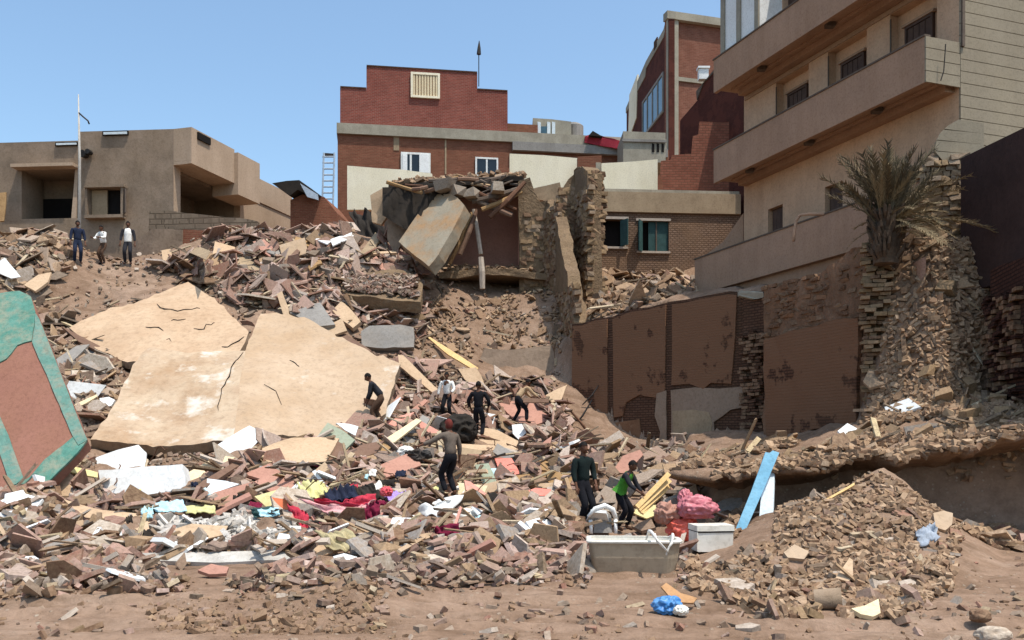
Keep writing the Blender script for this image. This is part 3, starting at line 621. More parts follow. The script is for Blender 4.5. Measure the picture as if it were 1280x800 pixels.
m = MB(); m.prism([P(736,169,56.6), P(741,163.5,56.6), P(753,170.5,56.6)], (0, .9, 0)); tag(m.build('dark_tarp', 'cloth_dark'), 'small dark tarpaulin peak on top of the dark red sheet roof', 'tarpaulin')

# ------------------------------------------------------------------ tall brick building, right of centre
def tall_house():
    C0, C1, S1 = XY(836, 60), XY(990, 62.6), XY(783, 72); zb = 10
    r = thing('tall_brick_building', 'tallest brick building with grey concrete corner frame and a blue glazed side window', 'building', (C0.x+4, C0.y+2, 10))
    zt = zz(14, 60); fr = C0
    m = MB(); m.wbox(C0, C1, zb, zt-.45, .35, .6); m.build('front_wall', 'brick_tall', r)
    m = MB(); m.wbox(at(C0,C1,-.02), at(C0,C1,.75), zb+3, zt-.46, .1, .349); m.build('corner_column', 'concrete', r)
    m = MB(); m.wbox(at(C0,C1,-.1), C1, zt-.45, zt+.05, .0, .62); m.build('roof_beam', 'concrete', r)
    m = MB(); m.wbox(at(C0,C1,.76), C1, zz(101,60.5), zz(96,60.5), .25, .349); m.build('string_course', 'concrete', r)
    # side wall, stepping down with the roof towards the far end
    V = lambda px: upx(S1, C0, px); L = (C0-S1).length
    def S(px, z, n=0): p = at(S1, C0, V(px), n); return Vector((p.x, p.y, z))
    z1, z2 = zz(52, at(S1,C0,V(808)).y), zz(104, 72)
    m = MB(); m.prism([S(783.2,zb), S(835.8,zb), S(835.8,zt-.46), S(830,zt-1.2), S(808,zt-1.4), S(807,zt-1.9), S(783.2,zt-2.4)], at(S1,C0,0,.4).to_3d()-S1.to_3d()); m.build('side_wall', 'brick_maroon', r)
    m = MB(); m.prism([S(783,zt-2.4,-.05), S(807,zt-1.9,-.05), S(808,zt-1.4,-.05), S(830,zt-1.2,-.05), S(836,zt-.46,-.05), S(836,zt+.0,-.05), S(830,zt-.7,-.05), S(808,zt-.9,-.05), S(783,zt-2.0,-.05)], at(S1,C0,0,.5).to_3d()-S1.to_3d()); m.build('roof_edge', 'concrete', r)
    w = window_at(r, S1, C0, 804, 830, 110, 158, 64, -.1, frame='concrete_grey', pane='glass_blue', bars=3, fw=.16); w['label'] = 'large blue grey glazed side window'
    m = MB(); m.prism([S(786,zz(170,70),-.06), S(796,zz(150,69),-.06), S(797.5,zz(98,69),-.06), S(787.5,zz(120,71),-.06)], (.12,0.02,0)); m.build('painted_panel', 'cream_paint', r)
    m = MB(); m.prism([S(818,zz(60,63),-.05), S(822,zz(60,63),-.05), S(822,zz(48,63),-.05), S(818,zz(48,63),-.05)], (.08,.02,0)); m.build('vent_opening', 'brick_brown', r)
tall_house()
def low_roof():
    d = 54; r = thing('concrete_roof_block', 'low grey concrete roof block with small slots at the foot of the tall brick building', 'building', P(806, 200, d))
    m = MB(); m.prism([P(779,203,d), P(832,203,d), P(832,166,d), P(779,164,d)], (0,3,0)); m.build('wall', 'concrete', r)
    for p in (815, 821, 827):
        m = MB(); m.prism([P(p,190,d-.03), P(p+3,190,d-.03), P(p+3,180,d-.03), P(p,179,d-.03)], (0,.025,0)); m.build('slot', 'dark_gap', r)
    m = MB(); m.prism([P(778,176.5,d-.1), P(833,178,d-.1), P(833,175,d-.1), P(778,173,d-.1)], (0,.095,0)); m.build('ledge', 'concrete_grey', r)
low_roof()
def maroon_house():
    a, b = XY(850, 51.5), XY(955, 43.5); r = thing('maroon_building', 'dark maroon rendered building in shade between tall brick building and balconies', 'building', (b.x+1, b.y+2, 9))
    zt = zz(103, 49.7); u = at(a, b, 0, .5).to_3d()-a.to_3d()
    Q = lambda px, z: at(a, b, upx(a, b, px)).to_3d()+Vector((0,0,z))
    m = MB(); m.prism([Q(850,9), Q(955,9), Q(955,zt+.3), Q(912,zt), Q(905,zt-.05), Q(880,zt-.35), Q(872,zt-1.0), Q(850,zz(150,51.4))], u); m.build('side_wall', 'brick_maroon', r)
    m = MB(); m.prism([Q(872,zt-1.0)-u*.1, Q(880,zt-.35)-u*.1, Q(905,zt-.05)-u*.1, Q(955,zt+.3)-u*.1, Q(955,zt+.55)-u*.1, Q(904,zt+.15)-u*.1, Q(871,zt-.5)-u*.1], u*1.15); m.build('roof_edge', 'trim_and_shadow', r)
    m = MB(); p = Q(881,zt+.05)-u*.2; m.box(p, (.5,.4,.55)); m.box(p+Vector((0,-.02,.33)), (.62,.5,.1)); m.build('roof_box', 'white_paint', r)
maroon_house()
def lit_stub():
    d = 46.5; r = thing('brick_party_wall', 'sunlit reddish brown brick wall with stepped broken top, in front of the dark maroon side', 'wall', P(870, 262, d))
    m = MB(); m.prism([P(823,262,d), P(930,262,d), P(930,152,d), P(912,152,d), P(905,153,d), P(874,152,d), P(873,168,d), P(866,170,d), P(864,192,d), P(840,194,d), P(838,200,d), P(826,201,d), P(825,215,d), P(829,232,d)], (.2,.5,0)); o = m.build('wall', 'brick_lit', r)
    m = MB(); m.prism([P(914,180,d-.04), P(930,180,d-.04), P(930,158,d-.04), P(914,157,d-.04)], (0,.035,0)); m.build('opening', 'dark_gap', r)
lit_stub()
# ------------------------------------------------------------------ low mud-brick house with two windows
def mud_house():
    A, B = XY(738, 44), XY(930, 44.6); U = lambda p: upx(A, B, p)
    r = thing('mud_brick_house', 'low mud brick house with a pale band and two teal shuttered windows', 'house', (A.x+3, A.y+2, 9))
    h1 = (U(752), U(783.5), zz(308,44), zz(273.5,44)); h2 = (U(797), U(836), zz(314,44.2), zz(276,44.2))
    m = MB(); holed(m, A, B, 8.4, zz(266,44.2), .45, [h1, h2]); m.build('wall', 'brick_mudstone', r)
    m = MB(); m.wbox(at(A,B,-.1), at(A,B,U(925)), zz(266,44.2)+.004, zz(241,44.2), -.12, 4); m.build('ring_beam', 'concrete_brown', r)
    m = MB(); m.wbox(at(A,B,U(745)), at(A,B,U(925)), zz(241,44.2)+.004, zz(236,44.2), .1, 3.8); m.build('roof', 'concrete', r)
    for h, opn in ((h1, 'left'), (h2, 'both')):
        m = MB(); a0, a1, z0, z1 = h
        m.wbox(at(A,B,a0-.08), at(A,B,a1+.08), z1, z1+.12, -.06, .05); o = m.build('window', 'wood_grey', r)
        m = MB(); m.wbox(at(A,B,a0-.05), at(A,B,a1+.05), z0-.1, z0, -.1, .1); m.build('sill', 'wood_grey', o)
        m = MB(); m.wbox(at(A,B,a0), at(A,B,a1), z0, z1, .38, .44); m.build('pane', 'dark_gap', o)
        if opn == 'left':
            m = MB(); p = at(A,B,a1-.32,0); q = p+Vector((.3,-.42)); m.wbox(p, q, z0+.03, z1-.05, 0, .05); m.build('shutter', 'shutter_teal', o)
            m = MB(); m.wbox(at(A,B,a1-.1), at(A,B,a1-.03), z0, z1, .0, .12); m.build('post', 'wood_grey', o)
        else:
            m = MB(); m.wbox(at(A,B,a0+.55), at(A,B,a1-.02), z0+.02, z1-.02, .1, .15); m.build('shutter', 'shutter_teal', o)
            m = MB(); p = at(A,B,a0+.25,0); q = p+Vector((-.22,-.5)); m.wbox(q, p, z0-.05, z1-.03, 0, .05); m.build('shutter', 'shutter_teal', o)
            m = MB(); m.wbox(at(A,B,a0+.9), at(A,B,a0+.96), z0+.02, z1-.02, .06, .1); m.build('bar', 'trim_and_shadow', o)
mud_house()

# ------------------------------------------------------------------ beige balcony building on the right
def beige_building():
    O = Vector((11.84, 24.37)); ea = Vector((.9401, .3409)); eb = Vector((-.3409, .9401))
    W = lambda a, b: O+ea*a+eb*b
    r = thing('apartment_building', 'beige apartment building with long solid balconies and grooved side wall, towering above the palm', 'building', (O.x, O.y, 6), math.atan2(ea.y, ea.x))
    def bx(m, a0, a1, b0, b1, z0, z1):
        q = [W(a0,b0), W(a1,b0), W(a1,b1), W(a0,b1)]; return m.hexa([(p.x,p.y,z0) for p in q]+[(p.x,p.y,z1) for p in q])
    LB = 9.85; far, near = W(0, LB), W(0, 0)
    bays = [7.06, 4.35, 1.63]; holes = [(LB-b-.88, LB-b+.88, 11.42, 14.25) for b in bays]
    lows = [(7.98, .42, 9.05, 9.98), (4.96, .42, 9.05, 9.98)]
    holes += [(LB-b-w, LB-b+w, z0, z1) for b, w, z0, z1 in lows]
    tops = [(b, .5, 15.2, 17.6) for b in bays]; holes += [(LB-b-w, LB-b+w, z0, z1) for b, w, z0, z1 in tops]
    m = MB(); holed(m, far, near, 5.5, 19.5, .38, holes); m.build('facade_wall', 'plaster_beige_light', r)
    m = MB(); bx(m, .39, 12, LB-.3, LB, 5.5, 19.5); bx(m, .39, 12, .05, LB-.31, 19.2, 19.5); bx(m, .39, .5, .02, LB-.31, 5.5, 19.19); m.build('back_wall', 'plaster_beige', r)
    # balconies
    for nm, z0, z1, b1 in (('balcony', 11.22, 12.42, 10.05), ('balcony', 14.5, 15.68, 10.05), ('terrace_parapet', 7.36, 8.68, 11.35)):
        m = MB(); bx(m, -1.16, -1.02, 0.0, b1, z0, z1)
        if nm == 'balcony':
            bx(m, -1.015, -.004, .0, b1, z0+.12, z0+.26); bx(m, -1.015, -.004, 0, .12, z0+.265, z1); bx(m, -1.015, -.004, b1-.12, b1, z0+.265, z1)
            bx(m, -.32, -.004, .15, LB-.1, z0-.08, z0+.115); bx(m, -.62, -.54, .15, LB-.1, z0+.05, z0+.115)
        else: bx(m, -1.015, -.004, .0, b1, z0, z0+.2)
        o = m.build(nm, 'plaster_beige', r)
        m = MB(); bx(m, -1.19, -.99, -.03, b1+.03, z1+.002, z1+.05); m.build('trim_and_shadow', 'trim_and_shadow', o)  # railing shadow along the parapet top, made as a dark brown strip
        if nm == 'balcony':
            for b in ((8.4, 5.2, 2.2) if z0 < 12 else (7.7, 4.2)):
                m = MB(); p = W(-.75, b); m.box((p.x, p.y, z0+.05), (.26,.26,.12)); m.build('ceiling_lamp', 'trim_and_shadow', o)
    # far-end sloping cheek of the terrace and plinth
    m = MB(); q = [W(-1.0, 11.3), W(.0, 9.9), W(.0, 9.9), W(-1.0, 11.3)]
    m.prism([(q[0].x,q[0].y,7.4),(q[1].x,q[1].y,7.4),(q[1].x,q[1].y,10.2),((q[0].x*.45+q[1].x*.55),(q[0].y*.45+q[1].y*.55),9.25),(q[0].x,q[0].y,8.68)], (.12,.1,0)); m.build('terrace_cheek', 'plaster_beige', r)
    m = MB(); bx(m, -.95, .3, .1, 11.2, 4.5, 7.355); m.build('plinth', 'plaster_beige', r)
    # recessed bays with brown shuttered windows
    for b in bays:
        m = MB(); bx(m, .30, .37, b-.9, b+.9, 11.42, 14.25); bay = m.build('bay_panel', 'plaster_beige_light', r)
        m = MB(); f = .07
        for q in ((b-.52,b-.52+f,12.2,13.75),(b+.52-f,b+.52,12.2,13.75),(b-.45,b+.45,12.2,12.27),(b-.45,b+.45,13.68,13.75)): bx(m, .19, .295, *q)
        w = m.build('window', 'shutter_brown', r)
        for k in range(4):
            m = MB(); c = b-.45+.9*(k+.5)/4; bx(m, .225, .29, c-.1, c+.1, 12.28, 13.67); m.build('shutter_leaf', 'shutter_brown', w)
            
        m = MB(); bx(m, .15, .295, b-.6, b+.6, 13.76, 13.83); m.build('lintel', 'soffit', w)
        m = MB(); bx(m, -.03, -.003, b+.82, b+.86, 12.3, 14.1); m.build('downpipe', 'trim_and_shadow', bay)
    for b, w_, z0, z1 in lows:
        m = MB(); bx(m, .2, .27, b-w_, b+w_, z0, z1); w = m.build('window', 'shutter_brown', r)
        for k in range(3):
            m = MB(); c = b-w_+.07+(2*w_-.14)*(k+.5)/3; bx(m, .15, .199, c-.11, c+.11, z0+.06, z1-.06); m.build('shutter_leaf', 'shutter_brown', w)
        m = MB(); bx(m, -.05, .14, b-w_-.06, b+w_+.06, z0-.07, z0-.003); m.build('sill', 'soffit', w)
    for b, w_, z0, z1 in tops:
        m = MB(); bx(m, .22, .3, b-w_, b+w_, z0, z1); m.build('window', 'shutter_brown', r)
    # frieze and small cable runs
    m = MB(); bx(m, -.04, -.003, .1, LB-.1, 14.26, 14.38); m.build('moulding', 'soffit', r)
    # grooved side wall: one panel for every course
    for k in range(43):
        z0 = 6.0+k*.315; m = MB(); bx(m, (0 if not (11.1 < z0 < 12.3) else 0), 13, -.06, -.002, z0, z0+.297); m.build('panel', 'siding', r)
    m = MB(); bx(m, .02, 13, -.001, .2, 6, 19.4); m.build('side_wall', 'trim_and_shadow', r)
    for k in range(4):
        z0 = 11.22+k*.3; m = MB(); bx(m, -1.16, -.004, -.05, -.003, z0+.006, z0+.288); m.build('panel', 'siding', r)
    m = MB(); bx(m, .0, .09, -.12, -.062, 12.3, 19.4); m.build('corner_strip', 'trim_and_shadow', r)
    p = W(-1.0, -.1); m = MB(); m.tube([(p.x+.35,p.y,12.2),(p.x+.3,p.y,11.5),(p.x+.22,p.y,11.25)], .015, 5); m.build('cable', 'metal_dark', r)
    # roof-top box on the far end
    m = MB(); bx(m, -.9, 2, 7.6, 9.9, 15.74, 18.6); rb = m.build('roof_room', 'white_paint', r)
    for b in (7.62, 8.7, 9.7):
        m = MB(); bx(m, -.97, -.905, b-.02, b+.2, 15.74, 18.6); m.build('pilaster', 'concrete', rb)
    m = MB(); bx(m, -1.0, 2.1, 7.5, 10.05, 18.0, 18.2); m.build('ledge', 'concrete', rb)
    # broken rounded corner of the lower side wall
    rim = [(149,1199),(156,1186),(165,1176),(176,1170),(188,1168),(200,1178)]; lx = lambda y: np.interp(y, [q[0] for q in rim], [q[1] for q in rim])
    for y0, y1 in ((149.5,161),(162,174.5),(175.5,188),(189,200)):
        ys = np.linspace(y0, y1, 4); m = MB(); m.prism([P(float(lx(y)), y-.0, 23.9) for y in ys]+[P(1230,y1+6,23.9), P(1230,y0+5,23.9)], (.05,.2,0)); m.build('panel', 'siding', r)
beige_building()
def pipe():
    m = MB(); m.tube([P(1030,268,26.4), P(1012,267.5,26.6), P(1000,269,26.8), P(995,276,26.8), P(993,290,26.7), P(992,301,26.6)], .045, 8)
    tag(m.build('drain_pipe', 'plaster_beige', smooth=True), 'pale bent pipe arching over the terrace parapet left of the palm', 'pipe')
pipe()
# ------------------------------------------------------------------ outlines laid on real planes
def plane3(a, b, c):
    a, b, c = P(*a), P(*b), P(*c); n = (b-a).cross(c-a).normalized()
    if n.dot(Vector((0, -1, .3))) < 0: n = -n
    return a, n
def ray(px, py, pl):
    o = Vector((0, 0, CZ)); r = P(px, py, 1.0)-o; return o+r*((pl[0]-o).dot(pl[1])/r.dot(pl[1]))
def onwall(A, B, px, py, n=0.0):
    s = upx(A, B, px); q = at(A, B, s, n); return Vector((q.x, q.y, zz(py, at(A, B, s).y)))
def board(name, label, cat, pts, mat, n=(.12,-.55,.8), lift=.12, thick=.05, d=None, amp=.01, cuts=2, group=None, jag=True):
    n = Vector(n).normalized(); cx = sum(p[0] for p in pts)/len(pts); cy = sum(p[1] for p in pts)/len(pts)
    if not d: lift += .22
    c = (P(cx, cy, d) if d else hit(cx, cy)); c = c+Vector((0, 0, lift)) if not d else c
    if not d: c = P(cx, cy, c.y-lift*1.2)
    CLEAR.append(([(cx+(x-cx)*.97, cy+(y-cy)*.97) for x, y in pts], c.y+.5))
    if not d:
        for _ in range(14):        # bring it clear of the lie of the rubble
            q = [ray(x, y, (c, n)) for x, y in pts]; low = sum(v.z < ground(v.x, v.y)+.06 for v in q)
            if low <= len(q)*.3: break
            c = P(cx, cy, c.y-.12)
    m = MB(); m.prism([ray(x, y, (c, n)) for x, y in pts], -n*thick); o = m.build(name, mat)
    bm = bmesh.new(); bm.from_mesh(o.data); bmesh.ops.triangulate(bm, faces=[f for f in bm.faces if len(f.verts) > 4]); bm.to_mesh(o.data); bm.free()
    if amp: rough_mesh(o, cuts, amp, 1.7, seed=cx*.37)
    return tag(o, label, cat, group)
# ------------------------------------------------------------------ crust overhanging the cut bank
LIP = []
def bank_crust():
    line = [XY(a, b) for a, b, _ in BSTEP if a > 865 and a < 1900]; L = [0]
    for p, q in zip(line[:-1], line[1:]): L.append(L[-1]+(q-p).length)
    N, m = 260, MB(); sec = [(1.5,.0),(.9,.03),(.4,.05),(0,.05),(-.4,.03),(-.7,-.0),(-.9,-.04),(-1.0,-.10),(-.98,-.17),(-.8,-.21),(-.5,-.25),(-.2,-.32),(.2,-.45),(1.2,-.6)]
    for i in range(N):
        s = L[-1]*i/(N-1); k = max(j for j in range(len(L)-1) if L[j] <= s+1e-6); t = (s-L[k])/(L[k+1]-L[k]); p = line[k].lerp(line[k+1], t); dr = (line[k+1]-line[k]).normalized(); n = Vector((-dr.y, dr.x))
        wide = .95+.8*max(-.5, mnoise.noise(Vector((s*.45, 2.2, 0))))+.5*mnoise.noise(Vector((s*1.9, 5, 0)))+.22*mnoise.noise(Vector((s*6, 3, 0))); wide *= min(1, s/1.6)
        b = p+n*.9; zt = ground(b.x, b.y)-.06
        for o_, z_ in sec:
            oo = o_*(wide if o_ < 0 else 1); q = p+n*oo; v = Vector((q.x, q.y, zt+z_)); v += mnoise.noise_vector(v*1.6)*.08+mnoise.noise_vector(v*5)*.05; m.v.append(v)
            if z_ > -.12 and o_ < .5: LIP.append(v.copy())
    K = len(sec)
    for i in range(N-1):
        for j in range(K): m.f.append((i*K+j, i*K+(j+1) % K, (i+1)*K+(j+1) % K, (i+1)*K+j)); m.mi.append(0)
    tag(m.build('bank_crust', 'soil', smooth=True), kind='structure')
bank_crust()
# ------------------------------------------------------------------ retaining wall
STONES = []
CLEAR = []     # outlines of named pieces: loose rubble is kept from lying on top of them
def stone_meshes():
    for k in range(10):
        rs = random.Random(k); bm = bmesh.new()
        for sx in (-1,1):
            for sy in (-1,1):
                for sz in (-1,1):
                    q = [.5*s_*rs.uniform(.55,1.0) for s_ in (sx,sy,sz)]; bm.verts.new(q)
                    if rs.random() < .3: bm.verts.new([q[0]*rs.uniform(.4,.9), q[1], q[2]*rs.uniform(.9,1.1)])
        bmesh.ops.convex_hull(bm, input=bm.verts[:]); me = bpy.data.meshes.new('stone'); bm.to_mesh(me); bm.free(); STONES.append(me)
    for k in range(6):
        rs = random.Random(90+k); m = [(x*(.5+rs.uniform(-.05,.03)), y*(.5+rs.uniform(-.05,.03)), z*(.5+rs.uniform(-.09,.04))) for z in (-1,1) for x, y in ((-1,-1),(1,-1),(1,1),(-1,1))]
        me = bpy.data.meshes.new('brick'); me.from_pydata(m, [], [(3,2,1,0),(4,5,6,7),(0,1,5,4),(1,2,6,5),(2,3,7,6),(3,0,4,7)]); STONES.append(me)
stone_meshes()
_VAR = {}
def variant(k, mat):
    if (k, mat) not in _VAR:
        me = STONES[k].copy(); me.materials.clear(); me.materials.append(MATS[mat]); _VAR[(k, mat)] = me
    return _VAR[(k, mat)]
def piece(name, k, mat, loc, size, M, parent=None):
    o = bpy.data.objects.new(name, variant(k, mat)); COL.objects.link(o)
    T = Matrix.Translation(loc) @ M.to_4x4() @ Matrix.Diagonal((*size, 1))
    if parent is not None: o.parent = parent; o.matrix_basis = ROOTM[parent.name].inverted() @ T
    else: o.matrix_basis = T
    return o
def coursed(parent, A, B, px0, px1, y0, y1, d, hrow, wbr, mats, n=0.0, depth=.25, brick=True, jit=.4, skip=.12, limit=290, seed=1):
    """bricks or stones laid in courses over a wall face, some missing, some proud"""
    rs = random.Random(seed); A = Vector(A[:2]); B = Vector(B[:2]); u = (B-A).normalized(); ang = math.atan2(u.y, u.x); cnt = 0
    s0, s1 = upx(A, B, px0), upx(A, B, px1); zt, z = zz(y0, d), zz(y1, d)
    while z < zt:
        h = hrow*rs.uniform(.85,1.15); s = s0+rs.uniform(-.6,.1)*wbr
        while s < s1:
            w = wbr*rs.uniform(.55,1.25)
            if rs.random() > skip and cnt < limit:
                q = at(A, B, s+w/2, n+depth*.32-rs.uniform(0, jit)*depth)
                M = (Matrix.Rotation(ang+rs.gauss(0,.05), 3, 'Z') @ Matrix.Rotation(rs.gauss(0,.05), 3, 'Y'))
                piece('brick' if brick else 'stone', rs.randrange(10,16) if brick else rs.randrange(10), rs.choice(mats), Vector((q.x,q.y,z+h/2)), (w*.95, depth, h*.88) if brick else (w*1.3, depth*1.3, h*1.35), M, parent); cnt += 1
            s += w
        z += h
def retaining_wall():
    pts = [XY(*p) for p in WALL]; A, B, C = pts[0], pts[1], pts[2]; D = pts[3]
    r = thing('retaining_wall', 'tall brown plastered retaining wall in three panels with a pale cement patch low down', 'wall', (C.x, C.y, 1.5))
    tops = [(715,405),(728,404),(745,398),(765,396),(790,386),(812,384),(838,377),(860,374),(890,368),(912,364),(930,365)]
    spans = [(A,B,715,765),(B,C,765,838),(C,D,838,931)]
    for a, b, p0, p1 in spans:
        t = [(p0, np.interp(p0,[q[0] for q in tops],[q[1] for q in tops]))]+[q for q in tops if p0 < q[0] < p1]+[(p1, np.interp(p1,[q[0] for q in tops],[q[1] for q in tops]))]
        u = (b-a).normalized(); n3 = Vector((-u.y, u.x, 0))
        ring = [onwall(a,b,x,y) for x, y in t]+[onwall(a,b,p1,585), onwall(a,b,p0,585)]
        m = MB(); m.prism(ring, n3*.55); m.build('wall', 'brick_brown', r)
    def plate(a, b, pts, mat, n, name, t=.05, sd=0):
        u = (b-a).normalized(); n3 = Vector((-u.y, u.x, 0)); m = MB(); m.prism([onwall(a,b,x,y,-n) for x, y in pts], n3*t)
        o = m.build(name, mat, r)
        bm = bmesh.new(); bm.from_mesh(o.data); bmesh.ops.triangulate(bm, faces=[f for f in bm.faces if len(f.verts) > 4]); bm.to_mesh(o.data); bm.free()
        rough_mesh(o, 3, .018, 1.3, seed=sd); return o
    plate(A,B,[(717,408),(728,407),(745,401),(760,399),(760,470),(761,560),(730,560),(719,540),(716,480)],'brown_wall_worn',.06,'plaster_panel',.05,1)
    plate(B,C,[(767,399),(790,390),(812,387),(833,381),(833,430),(832,488),(822,497),(800,494),(784,503),(779,520),(768,522)],'brown_wall_worn',.06,'plaster_panel',.05,2)
    plate(C,D,[(841,380),(860,378),(890,372),(912,368),(922,369),(920,420),(915,480),(890,478),(880,486),(862,480),(841,482)],'brown_wall_worn',.06,'plaster_panel',.05,3)
    plate(B,C,[(770,528),(800,524),(803,556),(800,570),(772,570)],'brown_wall',.05,'plaster_panel',.04,4)
    plate(B,C,[(822,492),(834,488),(834,572),(824,570),(826,540),(820,520)],'cement_patch',.065,'cement_patch',.04,5)
    plate(C,D,[(840,488),(870,484),(900,486),(926,484),(935,487),(933,508),(915,512),(905,520),(893,528),(894,545),(880,556),(860,554),(841,557)],'cement_patch',.065,'cement_patch',.04,6)
    o = plate(C,D,[(842,514),(868,512),(888,515),(892,530),(888,548),(866,552),(844,552)],'concrete_brown',.085,'cement_patch',.03,7)
    # left return running back into the hill, in shade
    a, b = XY(694, 38.8), XY(719, 34.36)
    u = (b-a).normalized(); n3 = Vector((-u.y, u.x, 0)); A3 = lambda t, z: Vector((*(a.lerp(b, t)), z))
    m = MB(); m.prism([A3(0,3), A3(1,1), A3(1,zz(402,34.3)), A3(.88,zz(384,34.9)), A3(.74,zz(366,35.5)), A3(.6,zz(340,36.1)), A3(.45,zz(326,36.8)), A3(.3,zz(300,37.5)), A3(.14,zz(288,38.2)), A3(0,zz(270,38.8))], n3*.5)
    o = m.build('side_wall', 'hay_wall', r)
    coursed(r, a, b, 697, 718, 330, 460, 36.6, .17, .3, ['piece_mud','piece_brown','stone_rough'], n=.06, depth=.25, brick=False, skip=.2, jit=.35, seed=51, limit=200)
    bm = bmesh.new(); bm.from_mesh(o.data); bmesh.ops.triangulate(bm, faces=[f for f in bm.faces if len(f.verts) > 4]); bm.to_mesh(o.data); bm.free(); rough_mesh(o, 4, .08, 1.6)
    # dark brick pier at the right end of the plaster
    a, b = XY(928, 29.0), XY(957, 28.2)
    m = MB(); m.prism([onwall(a,b,929,364),onwall(a,b,956,364),onwall(a,b,956,585),onwall(a,b,929,585)], (.1,.5,0)); o = m.build('pier', 'brick_brown', r)
    coursed(r, a, b, 931, 955, 366, 560, 28.6, .1, .26, ['piece_brown','brick_brown'], n=-.08, depth=.22, skip=.2, jit=.35, seed=4, limit=120)
    m = MB(); m.prism([onwall(a,b,925,363,-.1),onwall(a,b,958,365,-.1),onwall(a,b,957,372,-.1),onwall(a,b,942,374,-.1),onwall(a,b,926,371,-.1)], (.1,.6,0)); o = m.build('capping', 'concrete', r); rough_mesh(o, 2, .05, 3)
retaining_wall()
def rough_block():
    A, B = XY(955, 27.6), XY(1084, 23.6); r = thing('rough_wall_block', 'big dark brown wall block ending in a ragged stack of bricks under the palm', 'wall', (B.x, B.y, 2))
    u = (B-A).normalized(); n3 = Vector((-u.y, u.x, 0))
    top = [(955,366),(962,361),(975,358),(990,354),(1010,346),(1030,338),(1048,330),(1056,317),(1068,312),(1084,310)]
    m = MB(); m.prism([onwall(A,B,x,y) for x, y in top]+[onwall(A,B,1084,560), onwall(A,B,955,585)], n3*.8)
    o = m.build('wall', 'brown_wall_rough', r)
    bm = bmesh.new(); bm.from_mesh(o.data); bmesh.ops.triangulate(bm, faces=[f for f in bm.faces if len(f.verts) > 4]); bm.to_mesh(o.data); bm.free(); rough_mesh(o, 6, .11, 1.6)
    m = MB(); m.prism([onwall(A,B,x,y,-.12) for x, y in [(958,425),(990,415),(1020,408),(1050,400),(1076,398),(1077,450),(1074,527),(1040,533),(1000,541),(962,548)]], n3*.12)
    o = m.build('plaster_panel', 'brown_wall_worn', r)
    bm = bmesh.new(); bm.from_mesh(o.data); bmesh.ops.triangulate(bm, faces=[f for f in bm.faces if len(f.verts) > 4]); bm.to_mesh(o.data); bm.free(); rough_mesh(o, 4, .04, 1.6)
    coursed(r, A, B, 958, 1078, 345, 412, 25.6, .11, .34, ['brown_wall_rough','brown_wall_rough','brown_wall','piece_brown'], n=.07, depth=.24, brick=False, skip=.45, jit=.25, seed=52, limit=250)
    a, b = XY(1080, 23.5), XY(1114, 23.3)
    m = MB(); m.prism([onwall(a,b,1084,314),onwall(a,b,1106,316),onwall(a,b,1110,400),onwall(a,b,1100,470),onwall(a,b,1096,540),onwall(a,b,1084,545)], (.1,.7,0)); o = m.build('core', 'hay_wall', r); rough_mesh(o, 3, .06, 1.6)
    coursed(r, a, b, 1081, 1111, 308, 430, 23.4, .1, .27, ['piece_mud','piece_tan','piece_brown'], n=-.1, depth=.3, skip=.14, jit=.8, seed=11, limit=150)
    coursed(r, a, b, 1081, 1102, 430, 525, 23.4, .1, .27, ['piece_mud','piece_tan','piece_brown'], n=-.1, depth=.3, skip=.2, jit=.8, seed=12, limit=100)
rough_block()
def dark_walls():
    A, B = XY(1238, 21.3), XY(1345, 16.5); u = (B-A).normalized(); n3 = Vector((-u.y, u.x, 0))
    r = thing('dark_brick_wall', 'very dark shaded brick wall at the right edge above the rubble ledge', 'wall', (B.x, B.y, 2))
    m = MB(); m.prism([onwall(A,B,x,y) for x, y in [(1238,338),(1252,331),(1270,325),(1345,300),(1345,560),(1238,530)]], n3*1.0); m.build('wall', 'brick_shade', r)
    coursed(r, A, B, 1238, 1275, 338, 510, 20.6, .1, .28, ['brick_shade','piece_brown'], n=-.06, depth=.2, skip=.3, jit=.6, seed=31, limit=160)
    A, B = XY(1201, 23.2), XY(1400, 18.2); u = (B-A).normalized(); n3 = Vector((-u.y, u.x, 0))
    m = MB(); m.prism([Vector((A.x,A.y,5.6)), Vector((B.x,B.y,5.6)), Vector((B.x,B.y,8.95)), Vector((A.x,A.y,8.95))], n3*2.5)
    m.prism([Vector((A.x,A.y,8.951)), Vector((B.x,B.y,8.951)), Vector((B.x,B.y,9.0)), Vector((A.x,A.y,9.0))], n3*2.45)
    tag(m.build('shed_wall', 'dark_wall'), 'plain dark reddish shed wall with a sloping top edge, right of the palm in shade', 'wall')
    A, B = XY(1146, 24.1), XY(1204, 23.75); r = thing('stone_wall', 'rough rubble stone wall between the palm crown and the dark shed wall', 'wall', (B.x, B.y, 6))
    m = MB(); m.prism([onwall(A,B,x,y,.15) for x, y in [(1146,215),(1168,192),(1180,196),(1203,200),(1203,330),(1146,330)]], (.1,.5,0)); m.build('core', 'hay_wall', r)
    coursed(r, A, B, 1150, 1203, 196, 320, 23.9, .13, .24, ['piece_tan','piece_mud','stone_rough'], n=.05, depth=.3, brick=False, skip=.1, jit=.4, seed=21, limit=200)
dark_walls()

